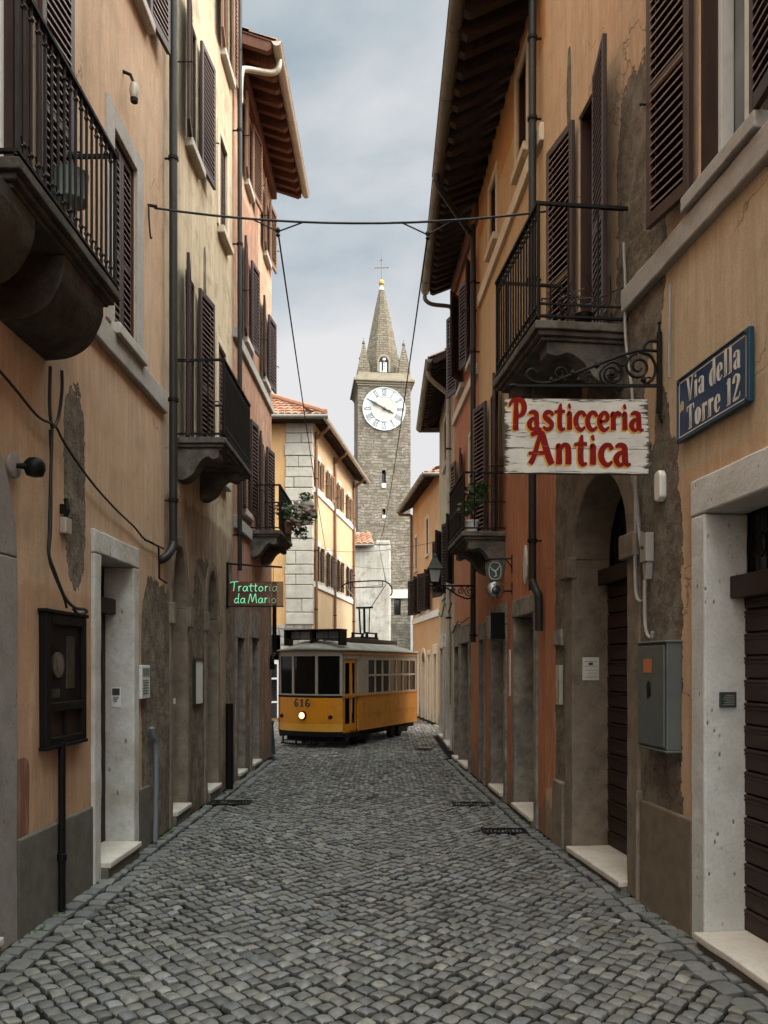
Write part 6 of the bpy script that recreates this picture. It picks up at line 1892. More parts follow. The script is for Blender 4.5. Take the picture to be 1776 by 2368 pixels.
def cable(pts, r, name='cable', label='', cat='cable', group=None, F=FL, mat='cable', n=8):
    q = MB(F)
    q.tube(smoothpts(pts, n), r, 6)
    p = F(*pts[len(pts) // 2]) if F else pts[len(pts) // 2]
    return tag(q.build(name, M[mat], None, smooth=True, loc=p), label, cat, group)
cable([(4.4, 0.04, 3.36), (4.7, 0.04, 3.30), (5.0, 0.05, 3.22), (5.25, 0.05, 3.235), (5.45, 0.04, 3.16), (5.9, 0.04, 3.02), (6.4, 0.04, 2.92), (6.9, 0.03, 2.86), (7.2, 0.03, 2.80), (7.78, 0.03, 2.80)], 0.009, label='long slack black cable sloping along the tan wall to the drainpipe')
cable([(5.18, 0.05, 3.60), (5.17, 0.05, 3.35), (5.21, 0.05, 3.22), (5.30, 0.05, 3.30), (5.36, 0.05, 3.5), (5.36, 0.05, 3.64)], 0.011, label='looped black cable dropping from under the near balcony on tan wall')
cable([(5.22, 0.045, 3.22), (5.20, 0.045, 2.9), (5.18, 0.045, 2.55), (5.17, 0.045, 2.38), (5.25, 0.05, 2.27), (5.38, 0.06, 2.12), (5.55, 0.06, 2.06), (5.72, 0.06, 2.06), (5.76, 0.06, 2.04), (5.62, 0.06, 2.02), (5.55, 0.05, 2.05)], 0.011, label='black cable hanging down the tan wall to the display case')
cable([(5.22, 0.03, 3.20), (5.24, 0.03, 2.9), (5.235, 0.03, 2.55), (5.21, 0.03, 2.36), (5.27, 0.04, 2.25), (5.40, 0.045, 2.12), (5.45, 0.045, 2.05)], 0.008, label='thinner black cable beside the hanging cable above the display case')
t = thing('junction_box', 'small grey junction box with a rusty socket on tan wall', 'junction box', FL(5.47, 0, 2.62))
q = MB(FL); q.box(5.43, 5.53, 0, 0.05, 2.56, 2.67); q.build('cover', M['pipe_pale'], t, bevel=0.008)
q = MB(FL); q.tube([(5.46, 0.03, 2.67), (5.46, 0.05, 2.72), (5.47, 0.03, 2.80)], 0.016, 8); q.box(5.44, 5.49, 0, 0.04, 2.70, 2.76); q.build('socket', M['iron'], t)
t = thing('intercom', 'white intercom panel beside the left stone doorway', 'intercom', FL(7.2, 0, 1.45))
q = MB(FL); q.box(7.09, 7.33, 0, 0.035, 1.36, 1.66); q.build('panel', M['white'], t, bevel=0.006)
q = MB(FL); q.box(7.12, 7.30, 0.03, 0.040, 1.57, 1.635)
for i in range(6): q.box(7.12, 7.28, 0.03, 0.039, 1.40 + i * 0.024, 1.412 + i * 0.024)
q.build('buttons', M['pot'], t)
t = thing('name_plate', 'small white card with a dark label on the left doorway reveal', 'name plate', FL(6.86, -0.1, 1.4))
q = MB(FL); q.box(6.892, 6.898, -0.165, -0.085, 1.30, 1.47); q.build('card', M['white'], t)
q = MB(FL); q.box(6.889, 6.892, -0.158, -0.093, 1.40, 1.46); q.box(6.8895, 6.892, -0.15, -0.10, 1.375, 1.382); q.box(6.8895, 6.892, -0.15, -0.11, 1.36, 1.367); q.box(6.8895, 6.892, -0.145, -0.115, 1.345, 1.352); q.build('printing', M['numeral'], t)
q = MB(FL); q.tube(smoothpts([(7.40, 0.03, 1.08), (7.44, 0.03, 1.0), (7.52, 0.03, 0.9), (7.53, 0.03, 0.5), (7.50, 0.03, 0.0)], 5), 0.024, 9)
tag(q.build('standpipe', paint('blue_grey_pipe', (0.15, 0.17, 0.18), 0.5), None, smooth=True, loc=FL(7.5, 0.03, 0)), 'short bent blue grey pipe rising from the paving by left wall', 'pipe')
t = thing('notice_board', 'narrow white notice board between the two left arches', 'notice board', FL(9.2, 0, 1.3))
q = MB(FL); q.box(9.02, 9.36, 0.0, 0.03, 1.22, 1.72); q.build('panel', M['white'], t, bevel=0.004)
q = MB(FL); q.box(9.0, 9.38, 0.0, 0.04, 1.72, 1.74); q.box(9.0, 9.02, 0.0, 0.036, 1.22, 1.72); q.box(9.36, 9.38, 0.0, 0.036, 1.22, 1.72); q.build('frame', M['pipe'], t)
q = MB(FL); q.box(8.735, 8.74, -0.2, -0.12, 1.24, 1.30)
tag(q.build('sticker', M['white'], None, loc=FL(8.735, -0.16, 1.27)), 'tiny white sticker inside the first left arch', 'sticker')
# hooks and the small spotlight high on the tan wall
t = thing('wall_hook', 'bent iron hook bar on the tan wall above the doorway cable', 'hook', FL(7.3, 0, 2.55))
q = MB(FL); q.tube([(7.22, 0.02, 2.80), (7.30, 0.07, 2.78), (7.48, 0.07, 2.77), (7.50, 0.07, 2.48), (7.74, 0.07, 2.46)], 0.010, 6); q.build('bar', M['iron'], t)
t = thing('spotlight', 'small grey spotlight mounted high on the tan wall', 'spotlight', FL(6.72, 0.05, 6.5))
q = MB(FL); q.lathe((6.72, 0.09, 6.44), [(0.03, 0), (0.04, 0.05), (0.035, 0.12)], 10); q.build('head', M['pipe_pale'], t, smooth=True)
q = MB(FL); q.tube([(6.70, -0.01, 6.66), (6.72, 0.06, 6.64), (6.72, 0.09, 6.56)], 0.014, 7); q.lathe((6.72, 0.09, 6.41), [(0.03, 0), (0.033, 0.03)], 10); q.build('bracket', M['iron'], t)

# ------------------------------------------------------------------ small things on the right wall
F = FR1
t = thing('utility_box', 'grey green steel utility cabinet on bare rubble wall, orange sticker', 'utility cabinet', F(5.2, 0, 1.1))
M['cabinet'] = paint('cabinet_grey', (0.105, 0.115, 0.105), 0.45, 0.2, 0.45, (0.05, 0.05, 0.045), 3)
q = MB(F); q.box(5.0, 5.42, -0.01, 0.10, 1.12, 1.80); q.box(4.99, 5.43, -0.01, 0.115, 1.80, 1.815); q.box(4.99, 5.43, -0.01, 0.11, 1.105, 1.12); q.build('body', M['cabinet'], t, bevel=0.006)
q = MB(F); q.box(5.02, 5.40, 0.10, 0.112, 1.135, 1.785); dr_ = q.build('door', M['cabinet'], t, bevel=0.004)
q = MB(F); q.box(5.19, 5.31, 0.111, 0.114, 1.61, 1.70); q.build('sticker', paint('orange_sticker', (0.42, 0.14, 0.045), 0.6, 0, 0.4), dr_)
q = MB(F); q.lathe((5.23, 0.11, 1.50), [(0.022, 0), (0.026, 0.006), (0.018, 0.010)], 12, 'y'); q.prism([(5.20, 1.46), (5.245, 1.44), (5.26, 1.52), (5.235, 1.56), (5.205, 1.54)], 0.111, 0.116, 'ac'); q.build('lock', M['iron'], dr_)
t = thing('power_meter', 'white electrical switch box with grey conduits, right rubble wall', 'electrical box', F(5.45, 0, 2.42))
q = MB(F); q.box(5.39, 5.49, 0.0, 0.06, 2.36, 2.56); q.prism([(5.40, 2.36), (5.48, 2.36), (5.45, 2.24), (5.42, 2.24)], 0.0, 0.05, 'ac'); q.build('box', M['conduit'], t, bevel=0.008)
q = MB(F); q.lathe((5.44, 0.06, 2.46), [(0.012, 0), (0.008, 0.012)], 8, 'y'); q.build('knob', M['iron'], t)
t = thing('junction_box', 'rounded white junction box above the cabinet on rubble patch', 'junction box', F(5.25, 0, 2.85))
q = MB(F); q.prism([(5.20, 2.76), (5.24, 2.73), (5.29, 2.75), (5.30, 2.85), (5.29, 2.93), (5.23, 2.94), (5.20, 2.90)], 0.0, 0.05, 'ac'); q.build('cover', M['enamel_white'], t, bevel=0.012)
cable([(5.83, 0.03, 4.75), (5.80, 0.03, 4.4), (5.78, 0.04, 4.1), (5.72, 0.04, 3.8), (5.66, 0.04, 3.6), (5.64, 0.04, 3.3), (5.60, 0.04, 2.9), (5.55, 0.04, 2.6), (5.50, 0.04, 2.45)], 0.011, 'conduit', 'pale grey conduit running down beside the right balcony', 'conduit', None, F, 'conduit')
cable([(5.60, 0.04, 3.0), (5.58, 0.05, 2.62), (5.585, 0.05, 2.3), (5.56, 0.05, 2.14), (5.50, 0.05, 2.10), (5.44, 0.05, 2.11), (5.43, 0.05, 2.2)], 0.012, 'conduit', 'curved grey conduit looping under the white switch box', 'conduit', None, F, 'conduit')
cable([(5.43, 0.05, 2.24), (5.43, 0.05, 2.0), (5.40, 0.05, 1.88), (5.33, 0.05, 1.84), (5.31, 0.05, 1.88)], 0.012, 'conduit', 'grey conduit from the switch box to the utility cabinet', 'conduit', None, F, 'conduit')
cable([(5.10, 0.03, 4.10), (5.11, 0.03, 3.75), (5.115, 0.03, 3.50)], 0.010, 'conduit', 'short vertical conduit left of the blue street sign', 'conduit', None, F, 'conduit')
t = thing('wall_plaque', 'small green metal plaque on the white right door reveal', 'plaque', F(4.66, -0.1, 1.46))
q = MB(F); q.box(4.652, 4.668, -0.16, -0.06, 1.41, 1.50); q.build('plate', paint('plaque_green', (0.05, 0.065, 0.058), 0.4, 0.4), t, bevel=0.002)
q = MB(F)
for i in range(6): q.box(4.650, 4.653, -0.145, -0.075 - 0.008 * (i % 3), 1.424 + i * 0.011, 1.428 + i * 0.011)
q.build('printing', M['conduit'], t)
t = thing('paper_notice', 'white printed paper notice inside the brown arch reveal', 'notice', F(6.94, -0.12, 1.6))
q = MB(F); q.box(6.944, 6.947, -0.22, -0.07, 1.53, 1.73); q.build('sheet', M['enamel_white'], t)
q = MB(F)
for c0, c1, w0, w1 in ((1.69, 1.694, -0.20, -0.09), (1.65, 1.653, -0.20, -0.09), (1.615, 1.618, -0.20, -0.10), (1.59, 1.593, -0.20, -0.12), (1.565, 1.568, -0.20, -0.11), (1.55, 1.553, -0.20, -0.09)): q.box(6.942, 6.9445, w0, w1, c0, c1)
q.box(6.942, 6.9445, -0.165, -0.125, 1.66, 1.684)
q.build('printing', M['numeral'], t)
t = thing('red_tassel', 'bright red tassel hanging at the edge of slatted arch door', 'tassel', F(5.82, -0.2, 1.6))
q = MB(F)
for i in range(9):
    a = i * 0.7
    q.lathe((5.815 + 0.010 * math.cos(a), -0.262 + 0.012 * math.sin(a * 1.7), 1.60 + 0.006 * i), [(0.002, -0.014), (0.013, 0), (0.002, 0.014)], 7)
q.build('tuft', M['seat_red'], t)
t = thing('intercom', 'narrow yellowed intercom strip left of the brown arch', 'intercom', F(7.35, 0.03, 1.4))
q = MB(F); q.box(7.24, 7.34, 0.0, 0.04, 1.30, 1.66); q.build('panel', paint('yellowed_plastic', (0.36, 0.34, 0.24), 0.5), t, bevel=0.006)
q = MB(F); q.box(7.265, 7.315, 0.038, 0.045, 1.36, 1.52); q.build('screen', M['glass'], t)
t = thing('stone_plaque', 'small pale stone plaque above the yellowed intercom', 'plaque', F(7.35, 0.0, 1.9))
q = MB(F); q.prism([(7.22, 1.84), (7.46, 1.85), (7.45, 1.98), (7.24, 1.99)], 0.0, 0.03, 'ac'); q.build('slab', M['lintel_dirty'], t, bevel=0.006)

F = FR2
# hanging oval emblem sign
YO = 9.3
xo = FR2.X(YO)
t = thing('emblem_sign', 'small dark hanging sign with pale oval emblem on red wall', 'shop sign', (1.3, YO, 2.75))
q = MB(); q.box(xo - 0.012, xo, YO - 0.012, YO + 0.012, 2.74, 2.95); q.tube([(xo, YO, 2.91), (1.19, YO, 2.90)], 0.010, 6); q.tube(smoothpts([(xo, YO, 2.78), (1.47, YO, 2.84), (1.42, YO, 2.90)], 5), 0.007, 6)
for xx in (1.22, 1.37): q.tube([(xx, YO, 2.90), (xx, YO, 2.875)], 0.005, 5)
q.build('bracket', M['black'], t)
def sq(n, rx, rz, p=3.2, taper=0.0):
    out = []
    for i in range(n):
        a = 2 * math.pi * i / n
        c, s_ = math.cos(a), math.sin(a)
        x = rx * math.copysign(abs(c) ** (2 / p), c); z = rz * math.copysign(abs(s_) ** (2 / p), s_)
        out.append((1.295 + x * (1 + taper * z / rz), 2.765 + z))
    return out
q = MB(); q.prism(sq(28, 0.105, 0.112, 4, 0.14), YO - 0.012, YO + 0.012, 'ac'); bo = q.build('board', paint('emblem_dark', (0.035, 0.042, 0.036), 0.4), t)
q = MB()
q.strip(sq(28, 0.066, 0.096, 2.6), sq(28, 0.074, 0.104, 2.6), YO - 0.016, YO - 0.010, 'ac', True)
tf_ = lambda a, b: (1.295 + a, 2.765 + b)
ribbon(q, smoothpts([(-0.055, 0.045, 0.006), (-0.03, 0.015, 0.012), (0.0, 0.0, 0.016), (0.03, 0.02, 0.012), (0.055, 0.062, 0.006)], 5), tf_, YO - 0.0155, YO - 0.010)
ribbon(q, smoothpts([(0.0, 0.0, 0.014), (0.012, -0.03, 0.012), (0.012, -0.06, 0.014)], 4), tf_, YO - 0.0160, YO - 0.010)
ribbon(q, [(-0.01, -0.064, 0.012), (0.03, -0.06, 0.012)], tf_, YO - 0.0165, YO - 0.010)
q.build('emblem', paint('emblem_pale', (0.42, 0.44, 0.40), 0.5), bo)
t = thing('round_mirror', 'small round silver mirror lamp on an arm below emblem sign', 'mirror', (1.3, YO, 2.55))
q = MB(); q.tube([(xo, YO, 2.53), (1.36, YO, 2.53)], 0.012, 6); q.box(xo - 0.012, xo, YO - 0.015, YO + 0.015, 2.49, 2.63); q.build('arm', M['black'], t)
q = MB(); q.lathe((1.30, YO, 2.545), [(0.05, 0.05), (0.10, 0.02), (0.105, -0.01), (0.09, -0.035), (0.06, -0.045), (0.02, -0.05)], 22, 'y'); q.build('housing', paint('chrome', (0.30, 0.30, 0.28), 0.18, 0.9, 0.1), t, smooth=True)
q = MB(); q.lathe((1.305, YO, 2.54), [(0.055, -0.042), (0.045, -0.06), (0.02, -0.066)], 18, 'y'); q.build('lens', M['glass'], t, smooth=True)
q = MB(F); q.prism([(8.55, 2.52), (8.61, 2.62), (8.63, 2.73), (8.61, 2.84), (8.55, 2.96), (8.50, 2.84), (8.485, 2.73), (8.50, 2.62)], 0.0, 0.03, 'ac')
tag(q.build('oval_plaque', M['lintel'], None, bevel=0.012, loc=F(8.55, 0, 2.73)), 'narrow pointed oval white plaque on the red wall', 'plaque')
t = thing('vent_hood', 'dark green metal hood above the darker red house doorway', 'hood', F(10.0, 0, 2.0))
q = MB(F); q.prism([(0.0, 2.28), (0.22, 2.26), (0.20, 1.98), (0.05, 1.96), (0.0, 2.0)], 9.62, 9.84, 'bc'); q.build('hood', M['pot'], t, bevel=0.01)
q = MB(F); q.box(9.58, 9.61, 0.0, 0.20, 1.98, 2.30); q.build('side_plate', M['black'], t)
q = MB(F); q.box(9.38, 9.44, 0.0, 0.012, 1.30, 1.85)
tag(q.build('paper_strip', M['enamel_white'], None, loc=F(9.41, 0, 1.5)), 'narrow white paper strip pasted on the red wall', 'poster')
# street lamp
YL = 11.4
xs = FR2.X(YL)
t = thing('street_lamp', 'glass lantern on black scroll bracket at the orange red house', 'street lamp', (xs, YL, 2.75))
q = MB(); q.box(0.66, xs - 0.10, YL - 0.014, YL + 0.014, 2.79, 2.815)
def scr(cx, cz, r0, r1, a0, a1, th=0.008, n=22):
    q.tube([(cx + (r0 + (r1 - r0) * i / n) * math.cos(a0 + (a1 - a0) * i / n), YL, cz + (r0 + (r1 - r0) * i / n) * math.sin(a0 + (a1 - a0) * i / n)) for i in range(n + 1)], th, 6)
xe = xs - 0.10
q.tube(smoothpts([(xe, YL, 2.80), (xe - 0.0, YL, 2.70), (xe - 0.08, YL, 2.62), (xe - 0.22, YL, 2.66), (xe - 0.36, YL, 2.75), (xe - 0.45, YL, 2.79)], 6), 0.012, 6)
scr(xe - 0.075, 2.715, 0.07, 0.015, R(90), R(90 + 560)); scr(xe - 0.20, 2.735, 0.05, 0.012, R(90), R(90 - 520)); scr(xe - 0.30, 2.75, 0.035, 0.01, R(90), R(90 + 500))
for i, xx in enumerate((0.70, 0.745, 0.79, 0.83)): scr(xx, 2.755 - 0.01 * i % 2, 0.032, 0.008, R(80 + 60 * i), R(560 + 60 * i), 0.007, 14)
q.build('bracket', M['black'], t)
lx = 0.725
q = MB()
q.lathe((lx, YL, 2.80), [(0.012, 0), (0.03, 0.01), (0.02, 0.03), (0.05, 0.05)], 8)
for a, b in ((-1, -1), (1, -1), (1, 1), (-1, 1)):
    q.tube([(lx + a * 0.055, YL + b * 0.055, 2.85), (lx + a * 0.092, YL + b * 0.092, 3.04)], 0.008, 5)
for r_, z_ in ((0.055, 2.85), (0.094, 3.04)):
    q.tube([(lx - r_, YL - r_, z_), (lx + r_, YL - r_, z_), (lx + r_, YL + r_, z_), (lx - r_, YL + r_, z_)], 0.009, 5, closed=True)
q.build('lantern_frame', M['black'], t)
vs = []
for r_, z_ in ((0.055, 2.855), (0.09, 3.035)): vs += [(lx + a * r_, YL + b * r_, z_) for a, b in ((-1, -1), (1, -1), (1, 1), (-1, 1))]
q = MB(); q.add(vs, [(0, 1, 5, 4), (1, 2, 6, 5), (2, 3, 7, 6), (3, 0, 4, 7)])
k = NT('lantern_glass'); k.b.inputs['Alpha'].default_value = 0.5; q.build('pane', k.set((0.55, 0.52, 0.46), 0.25), t)
vs = []
for r_, z_ in ((0.115, 3.04), (0.085, 3.09), (0.035, 3.20), (0.03, 3.24), (0.012, 3.27)): vs += [(lx + a * r_, YL + b * r_, z_) for a, b in ((-1, -1), (1, -1), (1, 1), (-1, 1))]
fs = [(i * 4 + j, i * 4 + (j + 1) % 4, i * 4 + 4 + (j + 1) % 4, i * 4 + 4 + j) for i in range(4) for j in range(4)] + [(16, 17, 18, 19), (3, 2, 1, 0)]
q = MB(); q.add(vs, fs); q.tube([(lx, YL, 3.26), (lx, YL, 3.33)], [0.012, 0.003], 6); q.build('lantern_cap', M['pipe'], t)

cable([(14.1, 0.05, 2.24), (13.4, 0.05, 2.40), (12.9, 0.05, 2.36), (12.2, 0.05, 2.40), (11.7, 0.04, 2.32)], 0.010, label='slack black cable along the orange red wall above its doors', F=FR2)
cable([(18.6, 0.05, 2.9), (17.6, 0.06, 2.75), (16.6, 0.06, 2.95), (15.7, 0.07, 2.7), (15.0, 0.06, 2.85)], 0.014, label='black cable sagging across the pale cream house above its doors', F=FR4)
t = thing('crate', 'small pale plastic crate at the foot of the blue door', 'crate', FR5(26.6, 0.2, 0))
q = MB(FR5); q.box(26.45, 26.75, 0.06, 0.30, 0.0, 0.20); q.build('body', M['white'], t, bevel=0.01)
q = MB(FR5); q.box(26.43, 26.77, 0.05, 0.32, 0.20, 0.235); q.build('lid', M['pot'], t, bevel=0.008)
# ------------------------------------------------------------------ span wire and overhead lines
def wire(p, q_, r, sag, label, group='overhead wires', n=14):
    m = MB()
    pts = []
    for i in range(n + 1):
        f = i / n
        pts.append((p[0] + (q_[0] - p[0]) * f, p[1] + (q_[1] - p[1]) * f, p[2] + (q_[2] - p[2]) * f - 4 * sag * f * (1 - f)))
    m.tube(pts, r, 6)
    return tag(m.build('overhead_wire', M['cable'], None, smooth=True, loc=pts[n // 2]), label, 'wire', group)
pL = FL(7.42, 0.05, 5.92); pR = FR1(7.36, 0.06, 5.86)
nl = (-0.985, 7.40, 5.69); nr = (0.405, 7.38, 5.65)
wire(pL, pR, 0.010, 0.13, 'thick span wire stretched across the street between both walls')
for nm, p in (('left', nl), ('right', nr)):
    t = thing('wire_clamp', nm + ' black clamp joining the span wire to a descending wire', 'wire clamp', p, 'clamps on the span wire')
    q = MB(); q.lathe(p, [(0.008, -0.05), (0.022, -0.035), (0.012, -0.015), (0.026, 0.01), (0.012, 0.035)], 8); q.build('insulator', M['cable'], t)
    q = MB()
    for dx_ in (-0.24, 0.24):
        f = (p[0] + dx_ - pL[0]) / (pR[0] - pL[0])
        zz = pL[2] + (pR[2] - pL[2]) * f - 4 * 0.13 * f * (1 - f)
        q.tube([(p[0], p[1], p[2]), (p[0] + dx_, pL[1] + (pR[1] - pL[1]) * f, zz)], 0.007, 5)
    q.build('bridle', M['cable'], t)
wire(nl, (-1.88, 25.6, 5.42), 0.008, 0.10, 'left overhead wire running from the clamp towards yellow house')
wire(nr, (-0.25, 39.7, 7.70), 0.008, 0.5, 'right overhead wire running from the clamp to pale building')
wire((-0.25, 39.7, 7.70), (0.05, 18.9, 3.64), 0.010, 0.05, 'wire from the pale building down to the tram pantograph')
wire(FL4(25.3, 0.05, 5.36), FR4(17.0, 0.05, 4.35), 0.006, 0.15, 'thin wire crossing before the tower, uppermost of three')
wire(FL4(25.4, 0.05, 5.05), FR5(26.9, 0.05, 5.0), 0.006, 0.15, 'thin wire crossing before the tower, middle of three')
wire(FL4(27.3, 0.05, 4.35), FR4(17.5, 0.05, 3.75), 0.006, 0.12, 'thin wire crossing before the tower, lowest of three')
t = thing('wire_anchor', 'iron anchor with hanging hook holding the left end of span wire', 'wire anchor', pL)
q = MB(FL); q.tube([(7.38, -0.02, 5.93), (7.40, 0.08, 5.92)], 0.014, 7); q.tube(smoothpts([(7.34, 0.02, 5.90), (7.32, 0.03, 5.75), (7.33, 0.04, 5.60), (7.37, 0.04, 5.62)], 5), 0.008, 6); q.build('hook', M['iron'], t)

# ------------------------------------------------------------------ bin and rounded sign by the left corner
t = thing('waste_bin', 'dark teal plastic waste bin standing by the left corner', 'waste bin', (-2.18, 14.95, 0))
M['teal'] = paint('bin_teal', (0.012, 0.045, 0.048), 0.5, 0, 0.25)
q = MB(); q.lathe((-2.19, 14.95, 0.0), [(0.165, 0.0), (0.15, 0.1), (0.115, 0.52), (0.12, 0.56), (0.125, 0.60)], 14); q.build('body', M['teal'], t, smooth=True)
q = MB(); q.lathe((-2.19, 14.95, 0.60), [(0.13, 0.0), (0.132, 0.02), (0.10, 0.05), (0.02, 0.06)], 14); q.build('lid', M['teal'], t, smooth=True)
t = thing('round_corner_sign', 'blank grey sign with rounded corners on a post at left corner', 'sign', (-2.15, 15.1, 0))
q = MB(); q.tube([(-2.16, 15.12, 0), (-2.16, 15.12, 2.1)], 0.02, 8); q.build('post', M['pipe'], t)
q = MB(); q.prism([(-2.20 + 0.12 * math.copysign(abs(math.cos(a)) ** 0.45, math.cos(a)), 1.98 + 0.17 * math.copysign(abs(math.sin(a)) ** 0.45, math.sin(a))) for a in np.linspace(0, 2 * math.pi, 25)[:-1]], 15.07, 15.09, 'ac'); q.build('panel', paint('sign_grey', (0.17, 0.20, 0.21), 0.5), t)

# ------------------------------------------------------------------ plants
def leaves(mb, c, r, n, size, squash=(1, 1, 1), seed=1):
    rr = random.Random(seed)
    for _ in range(n):
        d = Vector((rr.gauss(0, 1), rr.gauss(0, 1), rr.gauss(0, 1))); d.normalize()
        R_ = r * rr.uniform(0.35, 1.0) ** 0.6
        p = Vector(c) + Vector((d.x * R_ * squash[0], d.y * R_ * squash[1], d.z * R_ * squash[2]))
        a = Vector((rr.gauss(0, 1), rr.gauss(0, 1), rr.gauss(0, 0.6))); a.normalize()
        b = a.orthogonal().normalized()
        ang = rr.uniform(0, 6.28)
        b = b * math.cos(ang) + a.cross(b) * math.sin(ang)
        s_ = size * rr.uniform(0.6, 1.3)
        t0 = p - a * s_; t1 = p + a * s_; m1 = p + b * s_ * 0.45 + Vector((0, 0, s_ * 0.12)); m2 = p - b * s_ * 0.45 + Vector((0, 0, s_ * 0.12))
        o = len(mb.v)
        mb.v.extend([tuple(t0), tuple(m1), tuple(t1), tuple(m2)]); mb.f.append((o, o + 1, o + 2, o + 3))
def plant(name, label, cat, base, blobs, flowers=(), pot=None, potmat='terracotta', leaf=0.035):
    t = thing(name, label, cat, base)
    q = MB()
    for i, (c, r, n, sq_) in enumerate(blobs): leaves(q, c, r, n, leaf, sq_, i + 3)
    q.build('foliage', M['leaf'], t, fix=False)
    if flowers:
        q = MB()
        rr = random.Random(9)
        for (c, r, n) in flowers:
            for _ in range(n):
                d = Vector((rr.gauss(0, 1), rr.gauss(0, 1) - 0.6, rr.gauss(0, 1))); d.normalize()
                p = Vector(c) + d * r * rr.uniform(0.8, 1.08)
                q.lathe(tuple(p), [(0.006, -0.018), (0.036, -0.006), (0.046, 0.014), (0.014, 0.022)], 6)
        q.build('flowers', M['petal'], t)
    q = MB()
    for (c, r, n, sq_) in blobs: q.tube([base, ((base[0] + c[0]) / 2 + 0.02, (base[1] + c[1]) / 2, (base[2] + c[2]) / 2), c], [0.012, 0.009, 0.005], 5)
    q.build('stem', M['doorwood'], t)
    if pot:
        q = MB(); q.lathe(pot[:3], [(pot[3] * 0.7, 0), (pot[3], pot[4] * 0.85), (pot[3] * 1.1, pot[4] * 0.86), (pot[3] * 1.1, pot[4]), (pot[3] * 0.9, pot[4])], 14); q.build('pot', M[potmat], t, smooth=True)
    return t
fx = FL.X(13.4, 0.52)
plant('flowering_plant', 'bushy green plant with pale pink flowers spilling over left balcony', 'plant', (fx, 13.2, 3.95),
      [((fx - 0.02, 13.0, 4.16), 0.20, 240, (1, 1.2, 1)), ((fx + 0.16, 13.2, 4.16), 0.21, 300, (1, 1.2, 1.0)), ((fx + 0.30, 13.5, 4.20), 0.16, 200, (1, 1, 1)), ((fx + 0.12, 13.3, 3.98), 0.16, 170, (1, 1, 1)), ((fx + 0.22, 13.3, 3.86), 0.10, 70, (1, 1, 1.2))],
      [((fx + 0.18, 13.15, 4.16), 0.20, 26), ((fx + 0.30, 13.45, 4.21), 0.16, 16), ((fx, 13.0, 4.15), 0.19, 7)], (fx - 0.03, 13.2, 3.85, 0.10, 0.18))
plant('potted_plant', 'small leafy plant on a grey lantern shaped pot above the flowers', 'plant', (fx + 0.24, 13.9, 4.52),
      [((fx + 0.22, 13.9, 4.60), 0.13, 120, (1, 1, 0.6))], (), None)
t = thing('lantern_pot', 'grey lantern shaped stone pot behind the pink flowers', 'pot', (fx + 0.24, 13.9, 4.2))
q = MB(); q.lathe((fx + 0.24, 13.9, 4.28), [(0.105, 0), (0.12, 0.16), (0.135, 0.17), (0.10, 0.235), (0.05, 0.25)], 6); q.build('body', M['conduit'], t); q = MB(); q.box(fx - 0.02, fx + 0.36, 13.88, 13.92, 4.24, 4.28); q.build('holder', M['iron'], t)
gx = FR2.X(10.1, 0.34)
plant('potted_plant', 'broad leaved green plant in pale pot on the right lower balcony', 'plant', (gx, 9.95, 3.5),
      [((gx + 0.02, 9.92, 3.78), 0.15, 90, (1, 1, 1)), ((gx + 0.10, 10.0, 3.86), 0.10, 60, (1, 1, 1)), ((gx - 0.10, 9.9, 3.62), 0.09, 50, (1, 1, 1.2))], (), (gx - 0.02, 9.95, 3.30, 0.085, 0.17), 'white', 0.05)
hx = FL.X(5.0, 0.28)
t = thing('hanging_planter', 'grey green hanging planter inside the near left balcony railing', 'planter', (hx, 5.1, 4.6))
q = MB(FL); q.lathe((5.10, 0.22, 4.60), [(0.07, 0), (0.10, 0.02), (0.105, 0.19), (0.11, 0.20), (0.09, 0.21)], 14); q.build('pot', M['pot'], t, smooth=True)
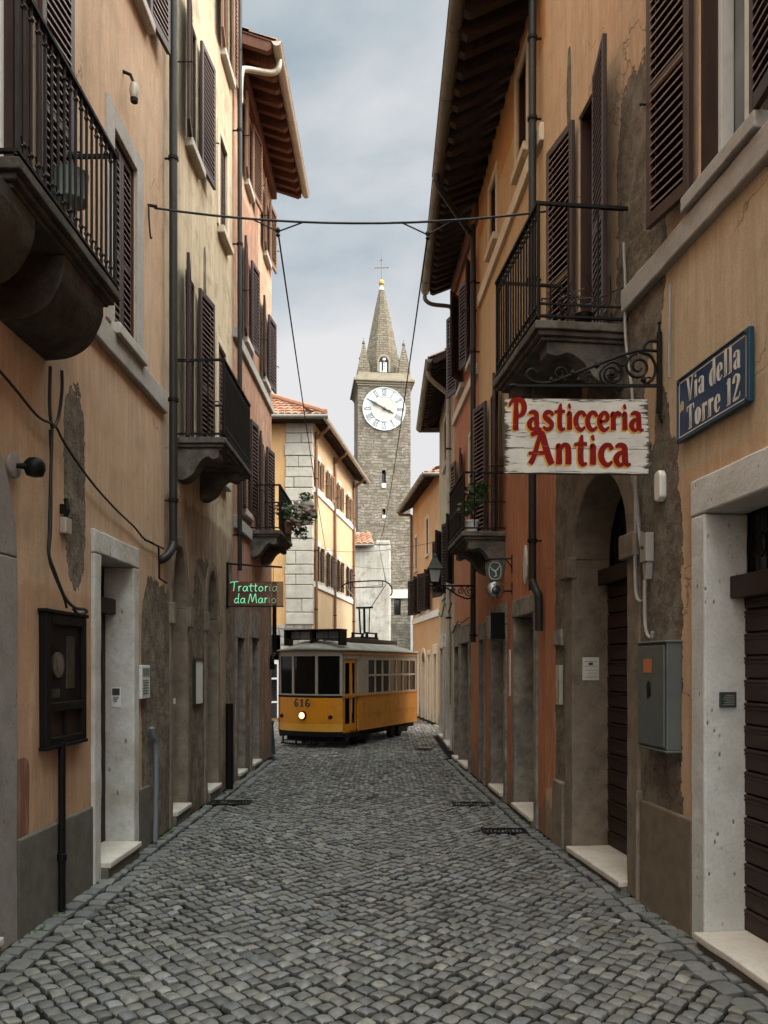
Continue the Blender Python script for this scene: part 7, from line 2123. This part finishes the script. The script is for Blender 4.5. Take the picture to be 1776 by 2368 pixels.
q = MB(FL); q.tube(smoothpts([(4.99, 0.22, 4.78), (5.02, 0.22, 4.88), (5.10, 0.22, 4.94), (5.18, 0.22, 4.88), (5.21, 0.22, 4.78)], 6), 0.007, 6); q.tube([(5.10, 0.22, 4.94), (5.10, 0.20, 5.02), (5.10, -0.02, 5.02)], 0.008, 5); q.build('handle', M['iron'], t)
dx_ = FR1.X(6.0, 0.4)
q = MB(FR1)
rr = random.Random(4)
for i in range(16):
    y_ = 5.92 + rr.uniform(-0.06, 0.06)
    p0 = (y_, 0.30 + rr.uniform(-0.15, 0.15), 4.22)
    q.tube(smoothpts([p0, (y_ + rr.uniform(-0.05, 0.05), p0[1] + rr.uniform(-0.1, 0.1), 4.34), (y_ + rr.uniform(-0.1, 0.1), p0[1] + rr.uniform(-0.2, 0.2), 4.36 + rr.uniform(0, 0.14))], 4), 0.004, 4)
t = thing('dry_plant', 'dry twiggy plant in a dark pot on the right upper balcony', 'plant', FR1(5.92, 0.3, 4.15))
q.build('twigs', M['doorwood'], t)
q = MB(FR1); q.lathe((5.92, 0.30, 4.147), [(0.05, 0), (0.07, 0.10), (0.06, 0.10)], 12); q.build('pot', M['black'], t, smooth=True)

# weeds along the wall feet
q = MB()
rr = random.Random(21)
for _ in range(46):
    y_ = rr.uniform(3.6, 11.5); side = rr.random() < 0.5
    x_ = (FL.X(y_) + 0.05) if side else (xr(y_) - 0.05)
    for _k in range(rr.randrange(4, 12)):
        p = Vector((x_ + rr.uniform(-0.03, 0.04) * (1 if side else -1), y_ + rr.uniform(-0.06, 0.06), -0.01))
        d = Vector((rr.uniform(-0.02, 0.03) * (1 if side else -1), rr.uniform(-0.03, 0.03), rr.uniform(0.012, 0.04)))
        o = len(q.v)
        q.v.extend([tuple(p), tuple(p + d * 0.6 + Vector((0.006, 0.006, 0))), tuple(p + d), tuple(p + d * 0.6 - Vector((0.006, 0.006, 0)))]); q.f.append((o, o + 1, o + 2, o + 3))
tag(q.build('weeds', M['leaf'], None, fix=False, loc=(0, 7, 0)), 'small green weeds sprouting along the feet of the walls', 'weeds', None, 'stuff')
